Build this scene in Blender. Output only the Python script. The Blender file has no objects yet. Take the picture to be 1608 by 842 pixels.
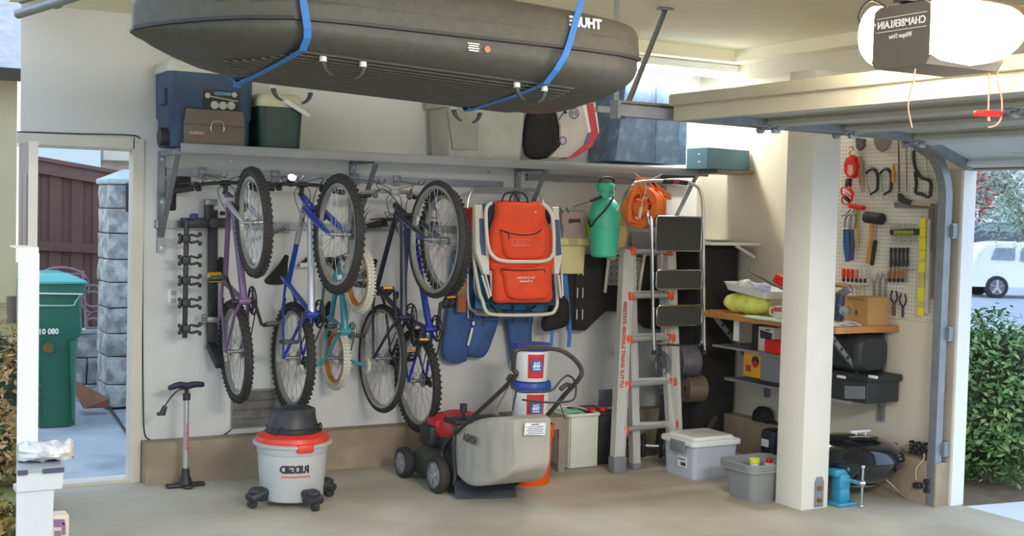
import bpy, bmesh, math, random
from mathutils import Vector, Matrix, noise
random.seed(7)
PI = math.pi
C = bpy.context.scene.collection
# ------------------------------------------------------------------ camera, world, lights, exposure
CF, CYAW, CPIT, CROLL, CH = 1953.4, .5201, .0440, .0251, 1.705
_f = Vector((math.sin(CYAW)*math.cos(CPIT), math.cos(CYAW)*math.cos(CPIT), -math.sin(CPIT)))
_r = _f.cross(Vector((0, 0, 1))).normalized(); _u = _r.cross(_f)
CR = math.cos(CROLL)*_r + math.sin(CROLL)*_u
CU = -math.sin(CROLL)*_r + math.cos(CROLL)*_u
CP = Vector((0, 0, CH))
cam_d = bpy.data.cameras.new('camera'); cam = bpy.data.objects.new('camera', cam_d); C.objects.link(cam)
cam_d.sensor_width = 36; cam_d.lens = CF/1608*36; cam_d.clip_start = .05; cam_d.clip_end = 400
m3 = Matrix((CR, CU, -_f)).transposed()
cam.matrix_world = Matrix.Translation(CP) @ m3.to_4x4()
sc = bpy.context.scene; sc.camera = cam
sc.view_settings.view_transform = 'Standard'; sc.view_settings.look = 'None'
sc.view_settings.gamma = 1; sc.view_settings.use_curve_mapping = False
sc.view_settings.exposure = 0.22
W = bpy.data.worlds.new('sky'); sc.world = W; W.use_nodes = True
wn = W.node_tree; bg = wn.nodes['Background']
tc = wn.nodes.new('ShaderNodeTexCoord'); sp = wn.nodes.new('ShaderNodeSeparateXYZ'); rp = wn.nodes.new('ShaderNodeValToRGB')
wn.links.new(tc.outputs['Generated'], sp.inputs[0]); wn.links.new(sp.outputs['Z'], rp.inputs[0]); wn.links.new(rp.outputs[0], bg.inputs[0])
rp.color_ramp.elements[0].color = (.85, .92, 1, 1); rp.color_ramp.elements[1].color = (.55, .74, 1, 1); rp.color_ramp.elements[1].position = .6
bg.inputs[1].default_value = 1.75
def area(name, loc, size, power, col, rot=(0, 0, 0)):
    l = bpy.data.lights.new(name, 'AREA'); l.shape = 'RECTANGLE'; l.size, l.size_y = size; l.energy = power; l.color = col
    o = bpy.data.objects.new(name, l); C.objects.link(o); o.location = loc; o.rotation_euler = rot; return o
area('front_fill_light', (2.4, .2, 2.85), (1.6, .8), 230, (1, .965, .90), (math.radians(38), 0, 0))  # added frontal fill out of view, no lamp body belongs to it

def at(x, y, ax, v):
    "point on the plane X, Y or Z = v that is seen at pixel x, y of the 1608x842 photograph"
    d = (x-804)/CF*CR - (y-421)/CF*CU + _f
    i = 'XYZ'.index(ax); return CP + d*((v-CP[i])/d[i])
# ------------------------------------------------------------------ materials
def lin(c):
    return tuple(((v/255)/12.92 if v/255 <= .04045 else ((v/255+.055)/1.055)**2.4) for v in c)
MATS = {}
def mat(name, rgb, rough=.55, metal=0., var=.12, scale=6., bump=0., bscale=40., emit=0., alpha=1., trans=0., coat=0., spec=.5, col2=None, cscale=None, cthr=(.45, .6), detail=3.):
    if name in MATS: return MATS[name]
    m = bpy.data.materials.new(name); m.use_nodes = True; nt = m.node_tree; b = nt.nodes['Principled BSDF']
    c = lin(rgb); N = nt.nodes.new; Lk = nt.links.new
    tcn = N('ShaderNodeTexCoord'); nz = N('ShaderNodeTexNoise'); nz.inputs['Scale'].default_value = scale; nz.inputs['Detail'].default_value = detail
    Lk(tcn.outputs['Object'], nz.inputs['Vector'])
    r = N('ShaderNodeValToRGB'); Lk(nz.outputs[0], r.inputs[0])
    r.color_ramp.elements[0].position = .3; r.color_ramp.elements[1].position = .7
    r.color_ramp.elements[0].color = (*[v*(1-var) for v in c], 1); r.color_ramp.elements[1].color = (*[min(1, v*(1+var)) for v in c], 1)
    out = r.outputs[0]
    if col2:
        n2 = N('ShaderNodeTexNoise'); n2.inputs['Scale'].default_value = cscale or 3; n2.inputs['Detail'].default_value = 5; Lk(tcn.outputs['Object'], n2.inputs['Vector'])
        r2 = N('ShaderNodeValToRGB'); r2.color_ramp.elements[0].position = cthr[0]; r2.color_ramp.elements[1].position = cthr[1]; Lk(n2.outputs[0], r2.inputs[0])
        mx = N('ShaderNodeMixRGB'); Lk(r2.outputs[0], mx.inputs[0]); Lk(out, mx.inputs[1]); mx.inputs[2].default_value = (*lin(col2), 1); out = mx.outputs[0]
    Lk(out, b.inputs['Base Color'])
    b.inputs['Roughness'].default_value = rough; b.inputs['Metallic'].default_value = metal; b.inputs['Specular IOR Level'].default_value = spec
    if coat: b.inputs['Coat Weight'].default_value = coat
    if bump:
        n3 = N('ShaderNodeTexNoise'); n3.inputs['Scale'].default_value = bscale; n3.inputs['Detail'].default_value = 4; Lk(tcn.outputs['Object'], n3.inputs['Vector'])
        bp = N('ShaderNodeBump'); bp.inputs['Strength'].default_value = bump; bp.inputs['Distance'].default_value = .01; Lk(n3.outputs[0], bp.inputs['Height']); Lk(bp.outputs[0], b.inputs['Normal'])
    if emit:
        b.inputs['Emission Color'].default_value = (*c, 1); b.inputs['Emission Strength'].default_value = emit
    if trans: b.inputs['Transmission Weight'].default_value = trans
    if alpha < 1: b.inputs['Alpha'].default_value = alpha
    MATS[name] = m; return m
wallp = mat('wall_paint', (212, 212, 210), .8, var=.03, scale=1.2, bump=.08, bscale=60)
trimp = mat('trim_paint', (212, 206, 196), .6, var=.03)
ceilp = mat('ceiling_paint', (240, 234, 208), .8, var=.02, bump=.05, bscale=80)
concrete = mat('concrete_floor', (190, 184, 168), .75, var=.15, scale=1.6, bump=.15, bscale=90, col2=(160, 150, 130), cscale=.9, cthr=(.42, .68), detail=8)
stemc = mat('stem_concrete', (160, 147, 126), .9, var=.14, scale=9, bump=.5, bscale=50, col2=(150, 135, 114), cscale=2.5, detail=7)
black = mat('black_plastic', (44, 45, 48), .5, var=.15)
rubber = mat('rubber', (52, 50, 49), .8, var=.15, scale=30)
steel = mat('steel', (175, 178, 182), .35, metal=.9, var=.08)
galv = mat('galvanised', (140, 146, 152), .45, metal=.55, var=.12, scale=12)
shelfgrey = mat('shelf_grey', (150, 152, 156), .5, metal=.25, var=.05)
chrome = mat('chrome', (220, 222, 226), .14, metal=1, var=.03)
alu = mat('aluminium', (196, 196, 192), .35, metal=.6, var=.05)
whitepl = mat('white_plastic', (226, 228, 226), .4, var=.02)
white = mat('white_paint', (225, 226, 228), .5, var=.02)
greypl = mat('grey_plastic', (126, 129, 134), .5, var=.05)
orange = mat('orange_plastic', (232, 84, 30), .45, var=.06)
red = mat('red_plastic', (200, 42, 34), .45, var=.08)
blackfab = mat('black_fabric', (42, 40, 40), .9, var=.25, scale=14, bump=.3, bscale=120)
wood = mat('wood', (176, 128, 78), .6, var=.14, scale=9)
# ------------------------------------------------------------------ mesh helpers
def frame(z, x=None):
    z = Vector(z).normalized(); x = Vector(x) if x is not None else (Vector((1, 0, 0)) if abs(z.x) < .9 else Vector((0, 1, 0)))
    x = (x - z*x.dot(z)).normalized(); return Matrix((x, z.cross(x), z)).transposed()
class MB:
    def __init__(s, M=None): s.b = bmesh.new(); s.M = M or Matrix(); s.mi = 0
    def _fin(s, vs, fs=None, M=None):
        T = s.M @ M if M is not None else s.M
        for v in vs: v.co = T @ v.co
        for f in (fs if fs is not None else {f for v in vs for f in v.link_faces}): f.material_index = s.mi
    def raw(s, verts, faces, M=None, smooth=True):
        vs = [s.b.verts.new(v) for v in verts]; fs = []
        for f in faces:
            try: q = s.b.faces.new([vs[i] for i in f]); q.smooth = smooth; fs.append(q)
            except ValueError: pass
        s._fin(vs, fs, M); return s
    def box(s, c, d, R=None, bev=0., seg=2, taper=None):
        t = bmesh.new(); bmesh.ops.create_cube(t, size=1)
        for v in t.verts: v.co = Vector((v.co.x*d[0], v.co.y*d[1], v.co.z*d[2]))
        if taper:
            for v in t.verts:
                if v.co.z < 0: v.co.x *= taper[0]; v.co.y *= taper[1]
        if bev: bmesh.ops.bevel(t, geom=t.edges[:], offset=min(bev, .49*min(d)), segments=seg, profile=.5, affect='EDGES')
        M = Matrix.Translation(Vector(c)) @ (R.to_4x4() if R else Matrix())
        t.verts.index_update(); s.raw([v.co.copy() for v in t.verts], [[v.index for v in f.verts] for f in t.faces], M, smooth=bool(bev)); t.free(); return s
    def bx(s, a, b, **k):
        a = Vector(a); b = Vector(b); return s.box((a+b)/2, [abs(q) for q in (b-a)], **k)
    def bar(s, p0, p1, w, h, side=None, bev=0.):
        p0 = Vector(p0); p1 = Vector(p1); R = frame(p1-p0, side); return s.box((p0+p1)/2, (w, h, (p1-p0).length), R, bev)
    def cyl(s, p0, p1, r, r2=None, n=16, cap=True):
        p0 = Vector(p0); p1 = Vector(p1); r2 = r if r2 is None else r2; R = frame(p1-p0); vs = []; L = (p1-p0).length
        for z, rr in ((0, r), (L, r2)): vs += [(rr*math.cos(2*PI*i/n), rr*math.sin(2*PI*i/n), z) for i in range(n)]
        fs = [(i, (i+1) % n, n+(i+1) % n, n+i) for i in range(n)]
        M = Matrix.Translation(p0) @ R.to_4x4(); s.raw(vs, fs, M)
        if cap:
            if r > 0: s.raw(vs[:n], [list(range(n))[::-1]], M, False)
            if r2 > 0: s.raw(vs[n:], [list(range(n))], M, False)
        return s
    def tube(s, pts, r, n=8, closed=False, prof=None, side=None):
        "sweep a circle (or the 2-D profile prof) along pts; r may be a list"
        P = [Vector(p) for p in pts]; k = len(P); rs = r if isinstance(r, (list, tuple)) else [r]*k
        pr = prof or [(math.cos(2*PI*i/n), math.sin(2*PI*i/n)) for i in range(n)]; n = len(pr); vs = []; X = None
        for i, p in enumerate(P):
            a = P[(i-1) % k] if (closed or i > 0) else P[i]; b = P[(i+1) % k] if (closed or i < k-1) else P[i]
            t = (b-a).normalized() if (b-a).length > 1e-9 else Vector((0, 0, 1))
            if side is not None: X = Vector(side)
            elif X is None: X = Vector((1, 0, 0)) if abs(t.x) < .8 else Vector((0, 1, 0))
            X = (X-t*X.dot(t)).normalized(); Y = t.cross(X); vs += [p+(X*u+Y*v)*rs[i] for u, v in pr]
        m = k if closed else k-1
        fs = [(i*n+j, i*n+(j+1) % n, ((i+1) % k)*n+(j+1) % n, ((i+1) % k)*n+j) for i in range(m) for j in range(n)]
        if not closed: fs += [list(range(n))[::-1], [(k-1)*n+j for j in range(n)]]
        return s.raw(vs, fs, smooth=prof is None)
    def lathe(s, prof, M=None, n=32, ang=2*PI, sx=1., sy=1.):
        "profile of (radius, z) turned round Z"
        vs = []; full = abs(ang-2*PI) < 1e-6; m = n if full else n+1
        for i in range(m):
            a = ang*i/n; vs += [(r*math.cos(a)*sx, r*math.sin(a)*sy, z) for r, z in prof]
        k = len(prof); fs = [(i*k+j, ((i+1) % m)*k+j, ((i+1) % m)*k+j+1, i*k+j+1) for i in range(n) for j in range(k-1)]
        s.raw(vs, fs, M); return s
    def prism(s, poly, z0, z1, M=None, smooth=False):
        n = len(poly); vs = [(x, y, z0) for x, y in poly]+[(x, y, z1) for x, y in poly]
        fs = [list(range(n))[::-1], list(range(n, 2*n))]+[(i, (i+1) % n, n+(i+1) % n, n+i) for i in range(n)]
        return s.raw(vs, fs, M, smooth)
    def loft(s, rings, close=True, cap=True, M=None, smooth=True):
        n = len(rings[0]); vs = [p for r in rings for p in r]; k = len(rings); q = n if close else n-1
        fs = [(i*n+j, i*n+(j+1) % n, (i+1)*n+(j+1) % n, (i+1)*n+j) for i in range(k-1) for j in range(q)]
        if cap: fs += [list(range(n))[::-1], [(k-1)*n+j for j in range(n)]]
        return s.raw(vs, fs, M, smooth)
    def torus(s, c, R, r, axis=(0, 0, 1), n=40, m=10, M=None):
        F = frame(axis); c = Vector(c)
        return s.tube([c+F @ Vector((R*math.cos(2*PI*i/n), R*math.sin(2*PI*i/n), 0)) for i in range(n)], r, m, True, side=None)
    def ball(s, c, r, n=12, sc=(1, 1, 1), R=None):
        pr = [(math.sin(PI*i/n), -math.cos(PI*i/n)) for i in range(n+1)]
        M = Matrix.Translation(Vector(c)) @ (R.to_4x4() if R else Matrix()) @ Matrix.Diagonal((r*sc[0], r*sc[1], r*sc[2], 1))
        return s.lathe(pr, M, n*2)
    def text(s, txt, c, size, right, up, off=.001, mirror=True, depth=.0015, shear=0., bold=0., width=None, M2=None):
        "writing seen from the side its letters face; the photograph is a mirror image, so the letters run right to left"
        cu = bpy.data.curves.new('t', 'FONT'); cu.body = txt; cu.size = size; cu.align_x = 'CENTER'; cu.align_y = 'CENTER'; cu.extrude = depth/2; cu.shear = shear; cu.offset = bold; cu.resolution_u = 3
        o = bpy.data.objects.new('t', cu); me = bpy.data.meshes.new_from_object(o)
        right = Vector(right).normalized(); up = Vector(up).normalized(); nrm = right.cross(up)
        vs = [v.co.copy() for v in me.vertices]; w = (max(v.x for v in vs)-min(v.x for v in vs)) if vs else 1
        kx = (width/w) if width else 1
        k = -1 if mirror else 1; c = Vector(c)
        s.raw([c+right*(v.x*k*kx)+up*v.y+nrm*(v.z+off) for v in vs], [list(p.vertices) for p in me.polygons], smooth=False)
        bpy.data.objects.remove(o); bpy.data.curves.remove(cu); bpy.data.meshes.remove(me); return s
    def build(s, name, m, parent=None, label=None, autosmooth=40):
        me = bpy.data.meshes.new(name)
        bmesh.ops.remove_doubles(s.b, verts=s.b.verts, dist=1e-6) if len(s.b.verts) < 60000 else None
        bmesh.ops.recalc_face_normals(s.b, faces=s.b.faces)
        if parent is None:
            xs = [v.co for v in s.b.verts]; lo = [min(v[i] for v in xs) for i in range(3)]; hi = [max(v[i] for v in xs) for i in range(3)]
            org = Vector(((lo[0]+hi[0])/2, (lo[1]+hi[1])/2, lo[2]))
        else: org = WORLD[parent.name]
        for v in s.b.verts: v.co -= org
        for e in s.b.edges:
            if len(e.link_faces) == 2 and e.calc_face_angle(0) > math.radians(autosmooth): e.smooth = False
        s.b.to_mesh(me); s.b.free()
        for q in (m if isinstance(m, (list, tuple)) else [m]): me.materials.append(q)
        o = bpy.data.objects.new(name, me); C.objects.link(o); WORLD[o.name] = org
        if parent is None: o.location = org
        else: o.parent = parent
        if label: o['label'] = label
        return o
WORLD = {}
def thing(name, loc, label, cat, group=None):
    o = bpy.data.objects.new(name, None); C.objects.link(o); o.location = Vector(loc); o.empty_display_size = .1; WORLD[o.name] = Vector(loc)
    o['label'] = label; o['category'] = cat
    if group: o['group'] = group
    return o
def tag(o, label, cat, group=None):
    o['label'] = label; o['category'] = cat
    if group: o['group'] = group
    return o
def struct(o): o['kind'] = 'structure'; return o
def arc(c, r, a0, a1, u, v, n=8):
    c = Vector(c); u = Vector(u); v = Vector(v)
    return [c+u*(r*math.cos(a0+(a1-a0)*i/n))+v*(r*math.sin(a0+(a1-a0)*i/n)) for i in range(n+1)]
def rrect(w, h, r, n=5):
    p = []
    for cx, cy, a in ((w/2-r, h/2-r, 0), (-w/2+r, h/2-r, PI/2), (-w/2+r, -h/2+r, PI), (w/2-r, -h/2+r, 1.5*PI)):
        p += [(cx+r*math.cos(a+PI/2*i/n), cy+r*math.sin(a+PI/2*i/n)) for i in range(n+1)]
    return p
def smoothpts(pts, sub=6, closed=False):
    P = [Vector(p) for p in pts]; n = len(P); out = []
    g = (lambda i: P[i % n]) if closed else (lambda i: P[max(0, min(n-1, i))])
    for i in range(n if closed else n-1):
        a, b, c, d = g(i-1), g(i), g(i+1), g(i+2)
        for k in range(sub):
            t = k/sub; out.append(.5*((2*b)+(c-a)*t+(2*a-5*b+4*c-d)*t*t+(3*b-a-3*c+d)*t**3))
    if not closed: out.append(P[-1])
    return out
X, Y, Z = Vector((1, 0, 0)), Vector((0, 1, 0)), Vector((0, 0, 1))
WY, WX, FX = 7.7, 6.05, 1.08     # back wall face, front wall face, left end of the back wall
# ------------------------------------------------------------------ setting
m = MB(); e = at(27, 842, 'Z', 0); k = e.x/e.y
m.prism([(7.7*k, 7.7), (-1.2*k-.02, -1.2), (-1.2*k-.02, -3), (6.13, -3), (6.13, 7.86), (7.86*k, 7.86)], -.12, 0)
struct(m.build('floor', concrete))
m = MB(); L0, L1, DT = FX, 1.752, 2.035
m.bx((L1, WY, 0), (6.2, WY+.10, 2.93)); m.prism([(7.7*k, WY), (L1, WY), (L1, WY+.10), (7.8*k, WY+.10)], DT, 2.93)
struct(m.build('wall_back', wallp))
m = MB()   # wall with the big opening, street side
OY0, OY1, OZ = .25, 5.155, 2.04
m.bx((WX, OY1, 0), (WX+.10, WY, 2.93)); m.bx((WX, OY0, OZ), (WX+.10, OY1, 2.93)); m.bx((WX, -3, 0), (WX+.10, OY0, 2.93))
struct(m.build('wall_right', mat('wall_right_paint', (212, 205, 186), .8, var=.03, scale=1.2, bump=.06, bscale=60)))
m = MB(); m.prism([(7.9*k, 7.86), (-1.2*k-.02, -1.2), (-1.2*k-.02, -3), (6.2, -3), (6.2, 7.86)], 2.93, 3.05)
struct(m.build('ceiling', ceilp))
m = MB(); m.bx((7.2*k, 7.12, 2.845), (WX, WY, 2.93)); m.bx((5.9, -3, 2.845), (WX, 7.12, 2.93))
struct(m.build('trim_1', ceilp))
# concrete stem wall
m = MB(); m.bx((1.815, 7.57, 0), (WX, WY, .255)); m.bx((5.93, 5.16, 0), (WX, 7.57, .265))
struct(m.build('trim_2', stemc))
m = MB(); m.bx((2.38, 7.60, .29), (2.72, WY-.001, .53)); 
# door casing (left doorway)
m.b.free(); m = MB()
m.bx((L1-.006, WY-.015, 0), (L1+.058, WY, DT+.065)); m.bx((FX+.004, WY-.015, DT), (L1, WY, DT+.065)); m.bx((L1-.006, WY, 0), (L1, WY+.10, DT)); m.bx((FX+.02, WY, DT-.012), (L1, WY+.10, DT))
m.bx((FX+.02, WY+.0, -.01), (L1, WY+.14, .02))
struct(m.build('trim_3', trimp))
# door leaf swung into the room
t = thing('door_1', (FX, WY, 0), 'white side door standing open inwards at the left doorway', 'door'); t['kind'] = 'structure'
p0 = at(43.5, 400, 'Y', 6.93); hinge = Vector((FX+.012, WY-.03, 0)); free = Vector((p0.x, 6.93, 0)); dv = (free-hinge).normalized(); nv = Vector((-dv.y, dv.x, 0))
if nv.x < 0: nv = -nv
m = MB(); R = Matrix((dv, nv, Z)).transposed(); Ln = (free-hinge).length
m.box((hinge+free)/2+nv*.024+Z*1.02, (Ln, .045, 2.0), R)
for z0, z1 in ((.25, .95), (1.1, 1.85)):
    for a in (.28, .72): m.box(hinge+dv*Ln*a+nv*.0+Z*(z0+z1)/2, (.26, .008, z1-z0), R, bev=.004)
m.build('door_panel', mat('door_brown', (140, 124, 116), .6, var=.05), t)
m = MB(); m.box(hinge+dv*(Ln+.001)+nv*.024+Z*1.02, (.004, .046, 2.0), R); m.build('edge_strip', trimp, t)
m = MB(); m.box(hinge+dv*(Ln+.003)+nv*.024+Z*.98, (.004, .024, .06), R); m.build('latch_plate', steel, t)
# pillar
a = at(1221, 790, 'Z', 0); b = at(1257, 803, 'Z', 0)
m = MB(); PX0, PX1, PY0, PY1 = 5.10, 5.31, 5.42, 5.645; PZT = at(1277, 109, 'X', 5.10).z; m.bx((PX0, PY0, 0), (PX1, PY1, PZT), bev=.006); m.bx((PX1-.02, PY0+.02, PZT-.13), (WX, PY1-.02, PZT-.005))
struct(m.build('trim_4', mat('pillar_paint', (222, 218, 208), .6, var=.03)))
rust = mat('rust', (150, 92, 62), .9, var=.3, scale=30)
t = thing('post_anchor', (5.23, 5.42, 0), 'rusty bolted metal anchor strap at the foot of the white pillar', 'bracket')
m = MB(); m.prism([(-.035, 0), (.035, 0), (.035, .15), (.02, .18), (-.02, .18), (-.035, .15)], 0, .004, Matrix.Translation((5.235, 5.4185, .012)) @ Matrix.Rotation(PI/2, 4, 'X')); m.build('strap', galv, t)
for z in (.055, .125):
    m = MB(); m.cyl((5.235, 5.417, z), (5.235, 5.40, z), .014, n=6); m.cyl((5.235, 5.404, z), (5.235, 5.392, z), .008); m.build('bolt', rust, t)
# opening jambs and outer casing
m = MB(); m.bx((WX-.012, OY1-.0, 0), (WX, OY1+.12, OZ)); m.bx((WX-.012, OY0, OZ-.012), (WX+.10, OY1, OZ))
struct(m.build('trim_5', mat('jamb_wood', (182, 172, 158), .7, var=.1, scale=4, col2=(130, 98, 70), cscale=3, cthr=(.66, .72))))
m = MB(); m.bx((WX-.002, OY1-.014, 0), (WX+.105, OY1, OZ-.012))
struct(m.build('trim_6', mat('outer_casing', (228, 230, 232), .5, var=.02)))
# recess in the back wall with a framed opening showing grey block
blk = mat('grey_block', (118, 116, 112), .9, var=.25, scale=14, bump=.4, bscale=60)
t = thing('wall_vent', (2.545, WY, .29), 'grey louvred foundation vent low in the wall under the purple bicycle', 'vent')
m = MB(); 
for i in range(4): m.box((2.545, WY-.006, .325+i*.058), (.325, .03, .052), Matrix.Rotation(.35, 3, 'X'))
m.build('louvre', blk, t)
m = MB(); m.bx((2.375, WY-.012, .285), (2.385, WY+.0, .53)); m.bx((2.705, WY-.02, .285), (2.718, WY, .53)); m.bx((2.375, WY-.012, .525), (2.718, WY, .537)); m.bx((2.375, WY-.004, .285), (2.718, WY, .535)); m.build('vent_frame', mat('vent_frame_grey', (150, 148, 150), .7), t)
a = at(940, 612, 'Y', WY); b = at(960, 639, 'Y', WY)
m = MB(); m.bx((a.x, WY-.01, b.z), (b.x, WY, a.z), bev=.003)
for i in range(4): m.bx((a.x+.012, WY-.013, b.z+.02+i*.03), (b.x-.012, WY-.009, b.z+.03+i*.03))
tag(m.build('wall_vent', galv), 'small square grey metal vent plate on the wall behind the tall ladder', 'vent')
def outlet(p, label, ax='Y'):
    t = thing('wall_outlet', p, label, 'outlet'); m = MB()
    if ax == 'Y': m.box(p-Y*.003, (.075, .007, .118), bev=.003); m.build('cover_plate', whitepl, t); m = MB(); m.box(p-Y*.008+Z*.024, (.03, .006, .028), bev=.002); m.box(p-Y*.008-Z*.024, (.03, .006, .028), bev=.002)
    m.build('socket', mat('socket_grey', (170, 170, 168)), t)
outlet(at(272, 466, 'Y', WY), 'white electrical outlet plate on the wall left of the black hitch rack')
# the tree, shrubs and street come later
# ------------------------------------------------------------------ overhead: garage door, tracks, opener, lamp, roof box
doorm = mat('door_steel_daylit', (196, 204, 212), .5, var=.04, scale=3)  # daylight put into the colour: paler, bluer steel for the lowest section
doorrail = mat('door_rail', (176, 176, 174), .45, metal=.15, var=.05)
trussm = mat('door_truss', (184, 180, 164), .5, metal=.1, var=.05)
t = thing('garage_door', (4.9, 2.7, 2.0), 'raised sectional garage door hanging open overhead at the right', 'garage door')
DY0, DY1, DZ = .32, 5.09, 2.222
prof = [(3.86, DZ), (4.47, DZ), (5.02, DZ), (5.56, DZ-.025), (6.005, 2.055)]
for i in range(4):
    (x0, z0), (x1, z1) = prof[i], prof[i+1]; d = Vector((x1-x0, 0, z1-z0)); L = d.length; d.normalize(); up = Vector((-d.z, 0, d.x)); R = Matrix((d, Y, -up)).transposed()
    R = Matrix((d, Y, d.cross(Y))).transposed(); c = Vector(((x0+x1)/2, (DY0+DY1)/2, (z0+z1)/2))
    m = MB(); m.box(c+up*.02, (L-.006, DY1-DY0, .012), R)
    for s in (-1, 1): m.box(c+d*s*(L/2-.035)-up*.0, (.06, DY1-DY0, .045), R, bev=.004); m.box(c+d*s*(L/2-.065)-up*.012, (.012, DY1-DY0, .022), R)
    for j in range(3):      # embossed field
        yy = DY0+.9+j*1.45
        for s in (-1, 1): m.box(Vector((c.x, yy, c.z))+d*s*(L/2-.14)+up*.012, (.008, 1.1, .008), R); m.box(Vector((c.x, yy+s*.55, c.z))+up*.012, (L-.28, .008, .008), R)
    m.build('door_section', doorm if i == 3 else doorrail, t)
    for yy in (DY0+.03, DY1-.03, (DY0+DY1)/2): 
        m = MB(); m.box(Vector((c.x, yy, c.z))-up*.004, (L-.02, .06, .05), R); m.build('stile', galv, t)
    if i < 3:
        for yy in (DY1-.05, 3.55, 2.05, .4):
            p = Vector((x1, yy, z1)); m = MB(); m.box(p-Z*.028, (.11, .05, .006)); m.cyl(p-Z*.035+Y*-.03, p-Z*.035+Y*.03, .012); m.box(p-Z*.045, (.04, .03, .03), bev=.004)
            for s in (-1, 1): m.cyl(p+Vector((s*.04, 0, -.03)), p+Vector((s*.04, 0, -.038)), .008, n=6)
            m.build('hinge', steel, t)
    for xx, zz in ((x1, z1),) if i < 3 else ():
        m = MB(); m.cyl((xx, 5.03, zz-.035), (xx, 5.17, zz-.035), .006); m.cyl((xx, 5.15, zz-.035), (xx, 5.172, zz-.035), .022); m.build('roller', steel, t)
m = MB(); m.bx((3.80, DY0, DZ+.045), (3.87, DY1, DZ+.098), bev=.004); m.build('reinforcing_strut', trussm, t)
m = MB(); m.bx((3.835, DY0, DZ-.03), (3.865, DY1, DZ+.045)); m.bx((3.81, DY0, DZ+.096), (3.90, DY1, DZ+.102)); m.build('top_rail', trussm, t)
m = MB(); m.box((4.45, 2.85, DZ+.0), (.9, .05, .05)); m.bar((3.9, 2.85, DZ), (4.5, 2.85, DZ-.03), .04, .03); m.build('operator_bracket', galv, t)
m = MB(); m.bx((5.985, DY0, 2.035), (6.03, DY1, 2.052)); m.build('bottom_seal', rubber, t)
# track: C-section swept from the end of the horizontal rail round the bend to the floor
def channel(w, h, th):
    return [(-w/2, -h/2), (w/2, -h/2), (w/2, -h/2+.012), (w/2-th, -h/2+.012), (w/2-th, -h/2+th), (-w/2+th, -h/2+th), (-w/2+th, h/2-th), (w/2-th, h/2-th), (w/2-th, h/2-.012), (w/2, h/2-.012), (w/2, h/2), (-w/2, h/2)]
t = thing('door_track', (5.95, 5.2, 0), 'grey metal overhead door track curving down beside the tool pegboard', 'track')
zt = 2.215; R_ = .36
pts = [(3.56, 5.2, zt+.02), (4.6, 5.2, zt+.01), (5.6, 5.2, zt)] + [tuple(p) for p in arc((5.6, 5.2, zt-R_), R_, PI/2, 0, X, Z, 10)[1:]] + [(5.955, 5.2, 0.0)]
m = MB(); m.tube(pts, 1, prof=[(u, v) for v, u in channel(.055, .06, .004)], side=Y); m.build('track_rail', galv, t)
m = MB(); m.bx((3.56, 5.225, zt+.035), (5.0, 5.245, zt+.075)); m.bx((3.56, 5.20, zt+.06), (5.0, 5.245, zt+.066)); m.bx((3.55, 5.17, zt-.02), (3.565, 5.245, zt+.07)); m.build('angle_stiffener', galv, t)
for z in (.30, 1.0, 1.62):
    m = MB(); m.bx((5.985, 5.16, z), (WX, 5.255, z+.09)); m.box((5.985, 5.2, z+.045), (.012, .11, .07)); m.cyl((5.96, 5.24, z+.045), (5.96, 5.25, z+.045), .012, n=6); m.build('wall_clip', galv, t)
m = MB(); m.box((5.80, 5.235, 2.155), (.32, .006, .09), Matrix.Rotation(.42, 3, 'Y')); m.build('flag_bracket', galv, t)
a = at(1045, 15, 'Z', 2.92)
t = thing('track_hanger', (3.62, 5.24, 2.2), 'grey perforated angle strut from the ceiling down to the end of the door track', 'strut')
m = MB(); q0 = Vector((3.62, 5.235, 2.20)); m.bar(q0, a, .03, .004); m.bar(q0+Vector((.013, 0, 0)), a+Vector((.013, 0, 0)), .004, .03); m.build('strut', galv, t)
m = MB(); m.box(a-Z*.0, (.09, .05, .01)); m.cyl(a-Z*.012-X*.02, a-X*.02, .008, n=6); m.build('ceiling_plate', galv, t)
m = MB(); q = Vector((3.60, 5.26, 2.24)); m.bar(q, q+Vector((-.02, .0, .68)), .03, .004); m.bar(q+X*-.12, q+X*.02, .03, .03); tag(m.build('track_strap', galv), 'thin grey metal drop strap above the left end of the door track', 'strap')
# opener
ox, oyc = 3.30, 3.10
t = thing('garage_door_opener', (ox+.2, oyc, 2.20), 'dark grey electric door opener with two glowing white lamp covers at the ceiling', 'garage door opener')
og = mat('opener_grey', (96, 92, 86), .45, var=.05); lensm = mat('opener_lens', (255, 244, 226), .4, emit=4.0)
ou = Vector((0, -1, .0)); 
m = MB(); m.prism([(-.115, .0), (-.135, .03), (-.125, .2), (-.1, .215), (.1, .215), (.125, .2), (.135, .03), (.115, 0)], 0, .36, Matrix.Translation((ox, oyc, 2.245)) @ Matrix((Y, Z, X)).transposed().to_4x4())
m.build('motor_housing', og, t)
lett = mat('lettering_white', (232, 232, 232), .6, var=0)
m = MB(); m.text('CHAMBERLAIN', (ox, oyc, 2.395), .036, (0, -1, 0), Z, .002, bold=.0006, width=.215); m.text('®', (ox, oyc+.122, 2.40), .014, (0, -1, 0), Z, .002)
m.box((ox-.002, oyc, 2.42), (.002, .225, .002)); m.box((ox-.002, oyc, 2.372), (.002, .225, .002))
m.text('Whisper Drive', (ox, oyc-.0, 2.352), .024, (0, -1, 0), Z, .002, shear=.3, width=.10); m.build('brand_lettering', lett, t)
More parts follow.
